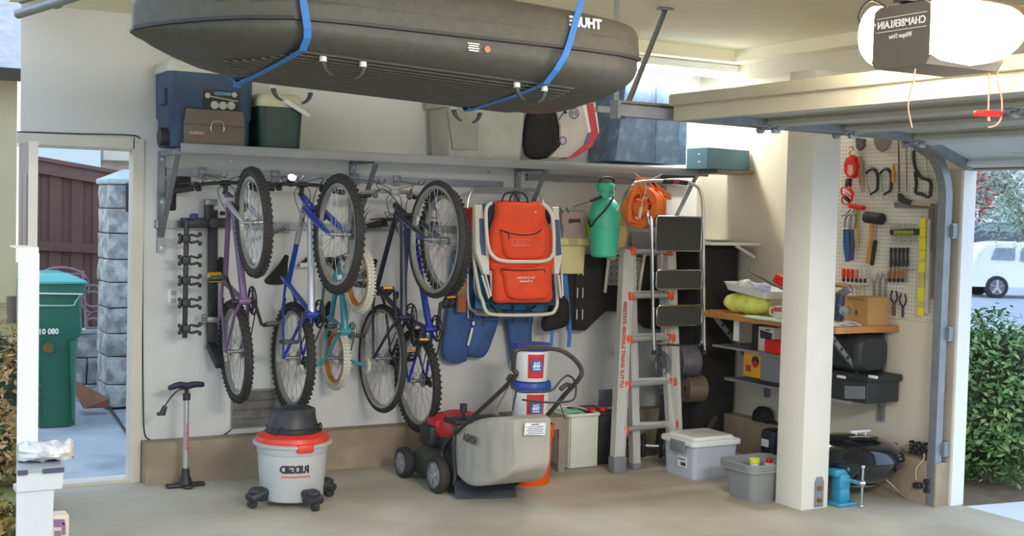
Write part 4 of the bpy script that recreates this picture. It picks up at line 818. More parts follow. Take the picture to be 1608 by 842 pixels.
trd = mat('tread_black', (62, 62, 58), .8, var=.2, scale=60, bump=.6, bscale=140)
for (x0, x1, y0, y1) in ((1031, 1100, 340, 394), (1031, 1101, 425, 453), (1032, 1101, 481, 510)):
    a, b = at(x0, y0, 'Y', y-.03), at(x1, y1, 'Y', y-.03); cx, cz = (a.x+b.x)/2, (a.z+b.z)/2; w, h = b.x-a.x, a.z-b.z
    Mt = Matrix.Translation((cx, y-.03, cz)) @ Matrix((X, Z, -Y)).transposed().to_4x4()
    m = MB(Mt); m.prism(rrect(w, h, .022), -.012, .004, smooth=False); st_ = m.build('step', trd, t)
    m = MB(Mt); m.tube([(p[0], p[1], .004) for p in rrect(w+.004, h+.004, .024)], .005, 6, True); m.build('rim', chrome, st_)
# weight rack
y = 7.03; t = thing('weight_rack', at(1070, 700, 'Y', y), 'weight plate rack with stacked grey plates behind the tall ladder', 'weights')
m = MB(); pbar(m, (1048, 600), (1034, 700), y+.1, .04, .04); pbar(m, (1094, 700), (1125, 655), y-.05, .03, .03); pbar(m, (1040, 590), (1098, 590), y+.02, .04, .04); m.build('rack_frame', mat('rack_dark', (70, 68, 70), .5), t)
pg = mat('plate_iron', (120, 120, 124), .4, metal=.5, var=.1); pbz = mat('plate_bronze', (140, 124, 104), .4, metal=.5, var=.1)
for (x, yy, r, n_, mt) in ((1066, 568, .105, 6, pg), (1077, 611, .095, 6, pbz), (1040, 573, .098, 1, pg), (1040, 600, .09, 1, pg)):
    c = at(x, yy, 'Y', y); ax = Vector((.85, -.15, 0)).normalized()
    for i in range(n_):
        m = MB(); cc = c+ax*i*.024; F2 = frame(ax).to_4x4(); m.lathe([(.018, -.012), (r*.45, -.012), (r*.8, -.004), (r*.86, -.013), (r, -.012), (r, .010), (r*.86, .011), (r*.8, .003), (r*.45, .010), (.018, .010), (.018, -.012)], Matrix.Translation(cc) @ F2, 32); m.build('weight_plate', mt, t)
# adjustable dumbbell
t = thing('dumbbell', at(1030, 722, 'Y', 7.1), 'dark chrome adjustable dumbbell on the floor under the tall ladder', 'dumbbell')
c = at(1022, 700, 'Y', 7.0); ax = Vector((.55, -.45, -.0)).normalized()
for i in range(3):
    for s, o_ in ((-1, -.05), (1, .07)):
        m = MB(); cc = c+ax*(o_+s*i*.026); m.lathe([(.012, -.011), (.08-.012*i, -.011), (.085-.012*i, 0), (.08-.012*i, .011), (.012, .011)], Matrix.Translation(cc) @ frame(ax).to_4x4(), 28); m.build('plate', rubber if i != 1 else steel, t)
m = MB(); m.cyl(c-ax*.16, c+ax*.18, .014); m.torus(c+ax*.15, .03, .007, ax, 16, 6); m.build('bar', chrome, t)
t = thing('free_weight_box', at(1025, 735, 'Z', 0), 'dark low metal weight tray lying on the floor behind the ladder', 'tray')
q = at(1040, 730, 'Z', 0); m = MB(); m.box((5.12, 7.30, .035), (.42, .34, .07), bev=.01); m.build('tray', mat('tray_dark', (96, 88, 82), .7), t)
# ------------------------------------------------------------------ floor: pails, bucket, crates
bc = at(840, 765, 'Z', 0); bc = Vector((bc.x+.035, bc.y+.14, 0)); lb = mat('pail_label_red', (206, 40, 44), .5); lbb = mat('pail_label_blue', (52, 96, 168), .5); blid = mat('pail_lid_blue', (44, 78, 160), .4)
T = Matrix.Translation(bc); t = thing('orange_bucket', bc, 'orange bucket on the floor at the bottom of the pail stack behind the mower bag', 'bucket')
m = MB(T); m.lathe([(0, 0), (.128, 0), (.131, .005), (.148, .30), (.156, .302), (.156, .325), (.150, .327), (.150, .34), (.157, .342), (.157, .375), (.145, .378), (.145, .36), (0, .36)], n=48); m.build('body', orange, t)
vd2 = (-bc); vd2.z = 0; a0 = math.atan2(vd2.y, vd2.x)
def curved(mb, T, a0, w, z0, z1, r0, r1, n=12):
    vs = []
    for i in range(n+1):
        a = a0-w/2+w*i/n
        for z, r in ((z0, r0), (z1, r1)): vs.append((r*math.cos(a), r*math.sin(a), z))
    mb.raw(vs, [(i*2, i*2+2, i*2+3, i*2+1) for i in range(n)], T); return mb
m = MB(); curved(m, T, a0+.62, .75, .13, .27, .1392, .1476); m.build('label', mat('bucket_label', (226, 190, 178), .6), t)
m = MB(T); 
for ln, z in (('THE HOME', .245), ('DEPOT', .195), ("Let's Do This", .15)):
    for i, ch in enumerate(ln): a = a0+.62+.34-i*(.66/len(ln)); n_ = Vector((math.cos(a), math.sin(a), 0)); rt = Vector((-math.sin(a), math.cos(a), 0)); (ch != ' ') and m.text(ch, n_*(.1385+z*.035)+Z*z, .05 if z > .16 else .02, rt, Z, .002, bold=.002)
m.build('lettering', mat('bucket_text', (214, 74, 46)), t)
def pail(z0, h, r, label):
    T = Matrix.Translation(bc+Z*z0+X*.0); t = thing('pool_pail', bc+Z*z0, label, 'pail')
    m = MB(T); m.lathe([(0, 0), (r*.88, 0), (r*.9, .006), (r*.97, h*.82), (r*.98, h*.82), (r*.98, h*.86), (0, h*.86)], n=40); m.build('body', whitepl, t)
    m = MB(T); m.lathe([(0, h*.82), (r*1.04, h*.82), (r*1.06, h*.84), (r*1.05, h*.97), (r*1.0, h), (r*.9, h*.985), (0, h*.985)], n=40); m.build('lid', blid, t)
    m = MB(); curved(m, T, a0+.30, 1.0, h*.10, h*.74, r*.909+.001, r*.965+.001); lo = m.build('label', lb, t)
    m = MB(T); a = a0+.30; n_ = Vector((math.cos(a), math.sin(a), 0)); rt = Vector((-math.sin(a), math.cos(a), 0)); cc = n_*(r*.965)+Z*h*.44
    m.cyl(cc-n_*.01, cc+n_*.004, .042, n=24); m.build('round_emblem', lbb, lo)
    m = MB(T); m.text('Pool', cc+Z*.018+n_*.004, .02, rt, Z, .001, bold=.001); m.text('TIME', cc-Z*.002+n_*.004, .022, rt, Z, .001, bold=.002); m.box(cc-Z*.02+n_*.005, (.002, .045, .008), Matrix((n_, rt, Z)).transposed()); m.build('printing', lett, lo)
pail(.365, .285, .122, 'white pail with blue lid, lower of the two stacked on the orange bucket')
pail(.652, .235, .115, 'white pail with blue lid, topmost of the stack behind the mower handle')
# wooden stool frame
a = at(886, 738, 'Z', 0); t = thing('wooden_stand', a, 'small weathered wooden stand between the orange bucket and the white crate', 'stand')
wdg = mat('weathered_wood', (150, 138, 122), .8, var=.15, scale=10)
a = at(880, 741, 'Z', 0); h = at(880, 657, 'Y', a.y).z
m = MB(); m.box(a+Vector((-.0, 0, h/2)), (.05, .02, h)); m.build('leg', wdg, t); m = MB(); m.box(a+Vector((-.0, .30, h/2)), (.05, .02, h)); m.build('leg', wdg, t)
m = MB(); m.box(a+Vector((-.14, .15, h)), (.33, .33, .02)); m.box(a+Vector((-.14, 0, h-.04)), (.28, .018, .06)); m.build('top', wdg, t)
m = MB(); m.box(a+Vector((-.28, 0, h/2)), (.05, .02, h)); m.build('leg', wdg, t)
# white crate
crm = mat('crate_white', (214, 216, 204), .5, var=.05); a = at(890, 736, 'Z', 0); b = at(936, 733, 'Z', 0); a.y = b.y = min(a.y, b.y)
h = at(910, 652, 'Y', a.y).z; w = b.x-a.x; t = thing('white_crate', ((a.x+b.x)/2, a.y+.15, 0), 'white plastic crate holding pale green netting beside the tall ladder', 'crate')
cx, cy = (a.x+b.x)/2, a.y+.16; m = MB()
for dx, dy, sx, sy in ((0, -.16, w, .01), (0, .16, w, .01), (-w/2, 0, .01, .32), (w/2, 0, .01, .32)): m.box((cx+dx, cy+dy, h/2), (sx, sy, h-.01), bev=.003)
m.box((cx, cy, .01), (w, .32, .012))
for dx in (-w*.45, w*.45): m.box((cx+dx, cy-.168, h/2), (.02, .012, h-.02), bev=.003)
m.build('body', crm, t)
m = MB(); pts = [(cx+p[0], cy+p[1], h) for p in rrect(w+.03, .35, .03)]; m.tube(pts, 1, closed=True, prof=[(-.006, -.014), (.014, -.014), (.014, .014), (-.006, .014)], side=None) if False else m.tube(pts, .012, 6, True); m.build('rim', crm, t)
gn = mat('net_green', (150, 200, 160), .8, var=.2)
m = MB(); 
for i in range(14):
    m.tube(smoothpts([(cx+random.uniform(-.10, .10), cy+random.uniform(-.12, .1), h-.03+random.uniform(0, .035)) for _ in range(5)]), .006, 5)
m.box((cx, cy, h-.07), (w-.03, .28, .05), bev=.02); tag(m.build('garden_net', gn), 'pale green netting heaped inside the white crate', 'net')
# black bin with red tops
a = at(944, 737, 'Z', 0); a.y += .12; h = at(950, 648, 'Y', a.y).z; t = thing('black_storage_box', a, 'black box with red lidded cans on top between the white crate and the ladder', 'box')
m = MB(); m.box(a+Vector((.09, .15, h*.48)), (.22, .3, h*.96), bev=.01, taper=(.92, .92)); m.build('body', black, t)
m = MB(); m.box(a+Vector((.09, .15, h*.97)), (.24, .32, .03), bev=.01); m.build('rim', black, t)
for i, dx in enumerate((.03, .12)):
    c = a+Vector((dx, .06, h*.99)); m = MB(); m.cyl(c, c+Z*.03, .03); tag(m.build('spray_can', redm), 'red can top, %s one on the black box by the ladder' % ('left' if i == 0 else 'right'), 'can')
# clear tote
a = at(1089, 756, 'Z', 0); b = at(1154, 750, 'Z', 0); W_ = .37; D_ = .34; a = a+Vector((0, 0, 0)); h = at(1089, 698, 'Y', a.y).z
clr = mat('tote_clear', (214, 220, 232), .25, var=.02, alpha=.62); cx, cy = a.x+W_/2, a.y+D_/2+.0
t = thing('clear_tote', (cx, cy, 0), 'translucent storage tote with white lid and grey latch in front of the ladder', 'tote')
def hollow(m, c, wb, db, wt, dt, h, th=.006, r=.03, z0=0.):
    n = len(rrect(1, 1, .1)); rs = []
    for w, d, z in ((wb, db, z0), (wb+(wt-wb)*.5, db+(dt-db)*.5, z0+h*.5), (wt, dt, z0+h), (wt-2*th, dt-2*th, z0+h), (wb-2*th, db-2*th, z0+th)): rs.append([Vector((c[0]+p[0], c[1]+p[1], z)) for p in rrect(w, d, r)])
    m.loft(rs); return m
m = MB(); hollow(m, (cx, cy), W_*.93, D_*.93, W_, D_, h); m.build('body', clr, t)
m = MB(); rs = [[Vector((cx+p[0], cy+p[1], z)) for p in rrect(w, d, r)] for w, d, z, r in ((W_+.035, D_+.035, h-.02, .035), (W_+.04, D_+.04, h, .04), (W_+.03, D_+.03, h+.012, .035), (W_-.03, D_-.03, h+.018, .03), (W_-.05, D_-.05, h+.034, .03), (W_-.07, D_-.07, h+.036, .03))]; m.loft(rs); m.build('lid', whitepl, t)
m = MB(); m.box((cx-W_/2-.022, cy-.02, h-.035), (.016, .15, .075), bev=.006); m.build('latch', greypl, t)
m = MB(); m.box((cx-W_/2+.0, cy-.045, h-.135), (.003, .10, .075), Matrix.Rotation(-.03, 3, 'Y')); lbx = m.build('label', whitepl, t); m = MB(); m.box((cx-W_/2-.003, cy-.06, h-.15), (.003, .05, .02)); m.box((cx-W_/2-.003, cy-.04, h-.12), (.003, .07, .006)); m.build('printing', mat('ink', (60, 54, 90)), lbx)
m = MB(); m.box((cx, cy, h*.42), (W_*.84, D_*.82, h*.72), bev=.03); tag(m.build('tote_contents', mat('blue_cloth', (150, 168, 200), .9, var=.2, bump=.4, bscale=30)), 'pale blue folded cloth packed inside the translucent tote', 'cloth')
# grey nested tubs
a = at(1157, 781, 'Z', 0); b = at(1184, 791, 'Z', 0); t0 = at(1153, 717, 'Y', a.y)
W2, D2 = .36, .30; c0 = Vector((b.x+W2*.42, b.y+D2*.5-.01, 0)); hh = at(1177, 733, 'Y', b.y).z
gt = mat('tub_grey', (138, 140, 142), .5, var=.04)
for i in range(3):
    t = thing('grey_tub', c0+Z*i*.016, 'grey plastic tub beside the pillar, %s of the nested stack of three' % ('bottom', 'middle', 'top')[i], 'tub', None)
    m = MB(); hollow(m, (c0.x, c0.y), W2*.8, D2*.8, W2, D2, hh-.035, .004, .045, z0=i*.016); m.build('body', gt, t)
    m = MB(); z = hh-.035+i*.016; m.tube([(c0.x+p[0], c0.y+p[1], z) for p in rrect(W2+.02, D2+.02, .05)], 1, closed=True, prof=[(-.012, -.006), (.006, -.006), (.006, .006), (-.012, .006)], side=Z); m.build('rim', gt, t)
for x, yy, mt, lab in ((1185, 722, mat('lid_yellow', (214, 222, 60)), 'yellow lidded jar standing in the top grey tub'), (1208, 722, redm, 'red capped bottle standing in the top grey tub')):
    c = at(x, yy, 'Y', c0.y-.02); t = thing('jar' if x == 1185 else 'bottle', (c.x, c.y, .055), lab, 'jar'); m = MB(); m.cyl((c.x, c.y, .055), (c.x, c.y, c.z-.02), .028); m.build('body', whitepl, t); m = MB(); m.cyl((c.x, c.y, c.z-.02), (c.x, c.y, c.z+.008), .032 if x == 1185 else .02); m.build('lid', mt, t)
# ------------------------------------------------------------------ lawn mower
t = thing('lawn_mower', (3.6, 6.7, 0), 'dark green mower with a grey grass bag and red engine cover on the floor', 'lawn mower')
mg = mat('mower_deck', (58, 64, 58), .5, var=.1); mw = mat('wheel_grey', (150, 152, 152), .5); mtube = mat('mower_tube', (56, 50, 50), .4, var=.1); bagm = mat('mower_bag', (168, 164, 152), .85, var=.06, bump=.3, bscale=180)
MX0, MX1 = 3.35, 3.86
for y_, r_, nm in ((7.17, .098, 0), (6.69, .112, 1)):
    for s, xx in ((-1, MX0), (1, MX1)):
        c = Vector((xx, y_, r_)); m = MB(); m.lathe([(r_*.70, -.03), (r_*.93, -.03), (r_, -.018), (r_, .018), (r_*.93, .03), (r_*.70, .03), (r_*.70, -.03)], Matrix.Translation(c) @ frame(X).to_4x4(), 36)
        w_ = m.build('wheel', rubber, t); m = MB(); m.lathe([(0, s*.028), (r_*.2, s*.034), (r_*.24, s*.022), (r_*.66, s*.018), (r_*.74, s*.032), (r_*.74, -s*.02), (0, -s*.02)], Matrix.Translation(c) @ frame(X).to_4x4(), 32)
        for i in range(6): a = i*PI/3; m.bar(c+X*s*.024, c+X*s*.026+Vector((0, math.cos(a), math.sin(a)))*r_*.6, .014, .012)
        m.build('hub_cap', mw, w_)
dk = []
for (xa, xb, ya, yb_, z, r) in ((3.39, 3.82, 6.60, 7.26, .05, .12), (3.38, 3.83, 6.58, 7.28, .10, .14), (3.40, 3.81, 6.62, 7.25, .17, .14), (3.45, 3.77, 6.70, 7.18, .225, .12)): dk.append([Vector(((xa+xb)/2+p[0], (ya+yb_)/2+p[1], z)) for p in rrect(xb-xa, yb_-ya, r)])
m = MB(); m.loft(dk); m.build('deck', mg, t)
m = MB(); m.lathe([(0, .22), (.15, .22), (.16, .26), (.155, .30), (0, .31)], Matrix.Translation((3.61, 6.98, 0)), 32); m.box((3.47, 7.0, .30), (.13, .17, .13), bev=.02); m.build('engine_block', black, t)
m = MB(); m.lathe([(0, .30), (.165, .30), (.172, .33), (.165, .39), (.13, .425), (.06, .445), (0, .45)], Matrix.Translation((3.62, 6.97, 0)), 36); m.box((3.50, 6.98, .36), (.13, .16, .10), bev=.035); m.box((3.60, 6.86, .41), (.2, .14, .05), bev=.02); m.build('engine_cover', mat('engine_red', (190, 44, 50), .4, var=.08), t)
m = MB(); m.cyl((3.53, 6.72, .40), (3.53, 6.72, .50), .012); m.cyl((3.53, 6.72, .48), (3.53, 6.72, .53), .022); m.box((3.6, 6.70, .43), (.35, .18, .03), bev=.01); m.build('discharge_flap', black, t)
# handle
hl = [Vector((3.40, 6.72, .19)), Vector((3.41, 6.55, .33)), Vector((3.42, 6.2, .62)), at(777, 625, 'Y', 6.15), at(805, 597, 'Y', 5.98)]
m = MB(); A = at(706, 690, 'Y', 6.66); B = at(803, 598, 'Y', 5.95); topL = at(808, 552, 'Y', 5.86); topR = at(880, 549, 'Y', 5.86); rr1 = at(913, 583, 'Y', 5.88); rr2 = at(898, 608, 'Y', 5.92); rr3 = at(843, 665, 'Y', 6.4)
m.tube(smoothpts([Vector((3.40, 6.74, .20)), A, B, at(806, 580, 'Y', 5.9), at(808, 557, 'Y', 5.86), at(814, 549, 'Y', 5.85), at(845, 547, 'Y', 5.85), at(876, 549, 'Y', 5.85), at(897, 560, 'Y', 5.86), at(912, 578, 'Y', 5.87), at(910, 594, 'Y', 5.88), at(885, 622, 'Y', 6.0), at(850, 662, 'Y', 6.3), Vector((3.84, 6.74, .22))], 5), .0135, 10); m.build('handlebar', mtube, t)
m = MB(); ptube(m, [(803, 604), (815, 615), (850, 616), (868, 612), (882, 596), (893, 590), (903, 600), (904, 618), (896, 630), (860, 632), (820, 628)], 5.9, .006); m.build('control_bail', black, t)
m = MB(); ptube(m, [(803, 598), (797, 610), (780, 642)], 5.95, .003); ptube(m, [(811, 612), (805, 645)], 6.0, .006); ptube(m, [(797, 597, 5.95), (802, 590, 5.93), (808, 597, 5.93)], 5.95, .012); ptube(m, [(880, 612), (890, 604), (896, 606)], 5.92, .014); ptube(m, [(878, 630, 5.95), (887, 658, 6.1)], 5.95, .003); m.build('control_cables', black, t)
# bag
bag = []
def bagring(y, x0, x1, z0, z1, r): return [Vector(((x0+x1)/2+p[0], y, (z0+z1)/2+p[1])) for p in rrect(x1-x0, z1-z0, r)]
aL = at(716, 700, 'Y', 6.58).x; ztop = at(850, 654, 'Y', 6.0).z
for (y_, x0, x1, z0, z1, r) in ((6.60, 3.42, 3.84, .16, .42, .01), (6.57, 3.42, 3.84, .12, at(716, 681, 'Y', 6.57).z, .012), (6.44, 3.41, 3.85, .10, at(735, 667, 'Y', 6.44).z, .012), (6.28, 3.405, 3.82, .12, at(765, 657, 'Y', 6.28).z, .012), (6.12, 3.42, 3.75, .17, at(800, 654, 'Y', 6.12).z, .014), (5.99, 3.45, 3.70, .25, ztop, .016), (5.96, 3.46, 3.69, .29, ztop-.002, .016)): bag.append(bagring(y_, x0, x1, z0, z1, r))
def resamp(r, n=72):
    P_ = r+[r[0]]; L_ = [0.]
    for i in range(len(r)): L_.append(L_[-1]+(P_[i+1]-P_[i]).length)
    out = []; j = 0
    for i in range(n):
        d_ = L_[-1]*i/n
        while L_[j+1] < d_: j += 1
        out.append(P_[j].lerp(P_[j+1], (d_-L_[j])/max(1e-9, L_[j+1]-L_[j])))
    return out
bag = [resamp(r) for r in bag]; cols = [smoothpts([r[i] for r in bag], 5) for i in range(72)]; bag = [[c_[k2] for c_ in cols] for k2 in range(len(cols[0]))]
for r in bag:
    for p in r:
        top_ = max(0, min(1, (ztop+.02-p.z)/.08)); q = noise.noise(Vector((p.x*9+p.y*16, p.y*4, p.z*3)))*.016*top_; p.x += q*(1 if p.x > 3.6 else -1); p.y += q if p.y < 6.05 else 0
m = MB(); m.loft(bag); bo = m.build('grass_bag', bagm, t, autosmooth=80)
m = MB(); c = at(840, 674, 'Y', 5.93); m.box(c, (.135, .003, .068), Matrix.Rotation(.06, 3, 'Y')); wl_ = m.build('warning_label', whitepl, bo)
m = MB(); m.box(c-Y*.003+Z*.026, (.05, .002, .006))
for i in range(5): m.box(c-Y*.003+Z*(.014-i*.010), (.115-.02*(i % 2), .002, .003))
m.build('printing', mat('ink_grey', (110, 110, 124)), wl_)
m = MB(); c = at(740, 690, 'X', 3.392); m.text('HONDA', c, .066, -Y, Z, .010, shear=.0, bold=.002, width=.165, depth=.003); m.build('brand_lettering', mat('letter_char', (76, 72, 72)), bo)
m = MB(); a = at(714, 772, 'Y', 6.33); b = at(811, 768, 'Y', 6.15); m.tube([(a.x, 6.36, .05), (b.x-.05, 6.18, .05)], 1, prof=[(-.03, -.03), (.05, -.045), (.055, -.035), (-.02, .045), (-.03, .04)], side=None); m.b.free()
m = MB(); pa, pb = at(716, 782, 'Z', .012), at(811, 779, 'Z', .012); d = (pb-pa); d.z = 0; nrm = Vector((d.y, -d.x, 0)).normalized()
m.loft([[p+Z*.0, p-nrm*.03+Z*.035, p-nrm*.10+Z*.085, p-nrm*.10+Z*.075, p-nrm*.02+Z*.022, p+nrm*.0-Z*.006] for p in (pa, pb)], smooth=False); m.build('rear_skirt', mat('skirt_rubber', (58, 62, 66), .5), t)
m = MB(); m.tube(smoothpts([Vector((3.42, 6.60, .42)), Vector((3.40, 6.59, .3)), Vector((3.41, 6.58, .12)), pa+Z*.06-nrm*.08]), .012); m.build('bag_frame', black, t); m = MB(); m.tube([pb-nrm*.08+Z*.06, Vector((3.84, 6.58, .12)), Vector((3.84, 6.6, .42))], .012); m.build('bag_frame', black, t)
# ------------------------------------------------------------------ things on the wall shelf
ST = sz+.0125
y = 7.31; a, b = at(266, 226, 'Y', y), at(399, 112, 'Y', y); cx = (a.x+b.x)/2; w = b.x-a.x; h = b.z-ST
t = thing('large_cooler', (cx, y+.18, ST), 'large blue wheeled cooler standing upright at the left end of the shelf', 'cooler')
cb = mat('cooler_blue', (50, 72, 104), .5, var=.08)
m = MB(); rs = []
for k_, z in ((.94, 0), (.96, .04), (.965, h*.35), (1.0, h*.38), (1.02, h*.93)): rs.append([Vector((cx+p[0], y+.185+p[1], ST+z)) for p in rrect(w*k_, .36*k_, .05)])
m.loft(rs); m.build('body', cb, t)
m = MB(); rs = [[Vector((cx+p[0], y+.185+p[1], ST+z)) for p in rrect(w*k_, .36*k_, .05)] for k_, z in ((1.04, h*.93), (1.05, h*.99), (.98, h+.035), (.9, h+.04))]; m.loft(rs); m.build('lid', mat('cooler_lid', (196, 196, 186), .5), t)
m = MB(); m.box((a.x-.012, y+.12, ST+h*.62), (.03, .12, .10), bev=.01); m.build('side_handle', cb, t)
m = MB(); m.cyl((a.x-.035, y+.10, ST+.055), (a.x+.01, y+.10, ST+.055), .055, n=28); m.build('wheel', black, t)
c = at(348, 160, 'Y', y-.003); m = MB(); m.box(c, (.215, .004, .135)); lo = m.build('label', mat('label_black', (34, 36, 44), .4), t)
m = MB()
for x, yy, r in ((337, 165, .024), (350, 166, .024), (363, 166, .024), (326, 150, .016), (368, 149, .016)): q = at(x, yy, 'Y', y-.006); m.cyl(q, q-Y*.003, r, n=24)
m.box(at(348, 175, 'Y', y-.006), (.2, .002, .010)); m.box(at(350, 155, 'Y', y-.006), (.19, .002, .006), Matrix.Rotation(.12, 3, 'Y')); m.build('printing', mat('label_grey', (190, 188, 180)), lo)
m = MB(); m.text('MAXCOLD', at(350, 147.5, 'Y', y-.006), .026, X, Z, .001, bold=.001, width=.10); m.build('lettering', mat('label_cyan', (120, 190, 220)), lo)
y2 = 7.285; a, b = at(289, 224, 'Y', y2), at(385, 176, 'Y', y2); cx = (a.x+b.x)/2; w = b.x-a.x; h = b.z-ST
tb = mat('toolbox_taupe', (112, 100, 90), .5, var=.06)
t = thing('tool_box', (cx, 7.34, ST), 'taupe plastic toolbox with a silver latch standing in front of the large blue cooler', 'toolbox'); dp = .022
m = MB(); m.box((cx, y2+.011, ST+h*.3), (w, .022, h*.6), bev=.006); m.build('body', tb, t)
m = MB(); m.loft([[Vector((cx+s*w/2*k_, yy, ST+z)) for s, yy in ((-1, y2), (1, y2), (1, y2+.022), (-1, y2+.022))] for k_, z in ((1.0, h*.6), (.99, h*.66), (.93, h))], smooth=False); m.build('lid', tb, t)
m = MB(); ptube(m, [(333, 207), (331, 203), (333, 194), (336, 191), (347, 191), (350, 194), (352, 203), (350, 207)], y2-.004, .003); m.build('latch', chrome, t)
m = MB(); m.text('WATERLOO', at(309, 209, 'Y', y2-.001), .022, X, Z, .001, bold=.001, width=.09); q = at(309, 213.5, 'Y', y2-.002); m.build('lettering', mat('pale_print', (196, 180, 170)), t); m = MB(); m.box(q, (.085, .002, .009)); m.build('red_bar', mat('print_red', (186, 70, 60)), t)
# green cooler
y = 7.32; a, b = at(405, 228, 'Y', y), at(478, 168, 'Y', y); cx = (a.x+b.x)/2; w = b.x-a.x; h = at(440, 168, 'Y', y).z-ST; h2 = at(440, 147, 'Y', y).z-ST
t = thing('small_cooler', (cx, y+.13, ST), 'small dark green cooler with a cream lid and white handle beside the blue one', 'cooler'); gd = mat('cooler_green', (36, 62, 56), .4, var=.08); crl = mat('cooler_cream', (206, 204, 178), .5)
m = MB(); m.loft([[Vector((cx+p[0], y+.13+p[1], ST+z)) for p in rrect(w*k_, .26*k_, .045)] for k_, z in ((.90, 0), (.93, .02), (1, h))]); m.build('body', gd, t)
m = MB(); m.loft([[Vector((cx+p[0], y+.13+p[1], ST+z)) for p in rrect(w*k_, .26*k_, .045)] for k_, z in ((1.02, h), (1.02, h+(h2-h)*.5), (.92, h2-.01), (.8, h2))]); m.build('lid', crl, t)
m = MB(); pbar(m, (448, 158), (484, 181), y-.025, .03, .02, .008); m.ball(at(450, 160, 'Y', y-.01), .022, 8); m.tube(smoothpts([at(484, 181, 'Y', y-.02), at(486, 181, 'Y', y+.05), at(482, 176, 'Y', y+.13)]), .012); m.build('handle', whitepl, t)
# grey tote, black bag, board, blue tub, blue box
y = 7.31; a, b = at(707, 236, 'Y', y), at(822, 236, 'Y', y); cx = (a.x+b.x)/2; w = b.x-a.x; h = at(760, 160, 'Y', y).z-ST
t = thing('grey_bin', (cx, y+.16, ST), 'tall pale grey bin on the shelf behind the middle of the roof box', 'bin')
m = MB(); m.loft([[Vector((cx+p[0], y+.16+p[1], ST+z)) for p in rrect(w*k_, .3*k_, .03)] for k_, z in ((.98, 0), (1.06, h), (1.06, h+.01))]); m.build('body', mat('bin_palegrey', (176, 176, 166), .6), t)
m = MB(); m.loft([[Vector((cx+p[0], y+.16+p[1], ST+z)) for p in rrect(w*k_, .3*k_, .03)] for k_, z in ((1.13, h-.05), (1.14, h+.02), (1.1, h+.03))]); m.build('rim', mat('bin_palegrey', (170, 170, 160)), t)
m = MB(); slab(m, [(703, 172), (752, 172), (751, 236), (712, 235)], y-.012, .02); m.build('dark_panel', mat('bin_dark', (150, 149, 140), .6), t)
y = 7.30; t = thing('soft_bag', at(852, 245, 'Y', y), 'black soft bag standing on the shelf right of the pale grey bin', 'bag')
leg([(831, 168), (873, 168), (880, 197), (881, 228), (871, 246), (824, 244)], 'bag_body', blackfab, y+.06, .05, t)
t = thing('board', at(890, 247, 'Y', y), 'white sports board with a red and blue striped edge leaning on the shelf', 'board')
wb_ = mat('board_white', (206, 198, 192), .5)
m = MB(); slab(m, [(873, 165), (916, 163), (924, 209), (921, 226), (893, 249), (864, 247), (880, 229), (880, 197)], y, .05, .008); m.build('deck', wb_, t)
m = MB(); slab(m, [(920, 162), (932, 162), (940, 210), (930, 231), (906, 246), (886, 250), (895, 246), (921, 226), (927, 209)], y-.006, .05, .004); m.build('red_rail', mat('rail_red', (200, 70, 84), .5), t)
m = MB(); slab(m, [(914, 162), (920, 162), (928, 207), (924, 209)], y-.008, .02); slab(m, [(932, 162), (935, 162), (941, 206), (940, 210)], y-.008, .02); m.build('white_edge', whitepl, t)
m = MB(); slab(m, [(924, 209), (927, 209), (922, 224), (918, 227)], y-.010, .02); q = at(902, 178, 'Y', y-.01); m.torus(q, .036, .004, (0, 1, 0), 20, 4); m.torus(at(884, 221, 'Y', y-.01), .026, .004, (0, 1, 0), 20, 4); m.text('XV', q, .045, X, Z, .0); m.build('emblem', mat('emblem_blue', (90, 104, 150)), t)
m = MB(); ptube(m, [(888, 173), (883, 180), (878, 188)], y-.02, .004); m.ball(at(888, 176, 'Y', y-.02), .012); m.build('leash', black, t)
db = mat('dusty_blue', (102, 128, 160), .75, var=.12, scale=8, col2=(150, 168, 190), cscale=14, cthr=(.5, .8))
y = 7.30; t = thing('blue_locker', at(1020, 257, 'Y', y), 'tall scuffed blue plastic locker at the right end of the shelf', 'locker')
ps = [at(q[0], q[1], 'Y', y) for q in ((966, 252), (1077, 259), (1082, 100), (1000, 92))]
m = MB(); m.loft([[ps[0], ps[1], ps[1]+Y*.34, ps[0]+Y*.34], [ps[3]+X*-.06, ps[2], ps[2]+Y*.34, ps[3]+Y*.34-X*.06]], smooth=False); m.build('body', db, t)
m = MB()
for x in (1027, 1032, 1068): pbar(m, (x+1, 100), (x-2, 254), y-.003, .006, .008, 0)
m.build('ribs', db, t)
m = MB(); slab(m, [(985, 165), (1080, 168), (1080, 173), (985, 170)], y-.01, .02); m.build('band', db, t)
C0 = at(1110, 264, 'Y', 7.0); R0_ = at(1176, 262, 'X', 6.035); L0_ = at(1078, 259, 'Y', 7.26); zb = ST; zt_ = at(1112, 231.5, 'Y', 7.0).z
t = thing('blue_box', (C0.x, C0.y, zb), 'flat blue wooden box on the shelf end against the right hand wall', 'box')
C0.z = R0_.z = L0_.z = 0; zb = at(1110, 264, 'Y', 7.0).z; Fq = L0_+(R0_-C0); Fq.x = min(Fq.x, 6.035)
m = MB(); m.loft([[Vector((p.x, p.y, z)) for p in (C0, R0_, Fq, L0_)] for z in (zb, zt_)], smooth=False); m.build('body', mat('box_blue', (92, 128, 146), .6, var=.1), t)
m = MB(); 
for dz in (.03, .09): m.ball(at(1098, 237+dz*200, 'Y', 7.03), .008, 6)
m.build('corner_screws', steel, t)
m = MB(); a = at(1110, 268, 'Y', 7.05); m.bx((5.7, 7.03, zb-.03), (6.04, 7.30, zb-.004)); tag(m.build('shelf_cleat', mat('cleat_brown', (120, 106, 96))), 'short brown board under the flat blue box at the shelf end', 'board')
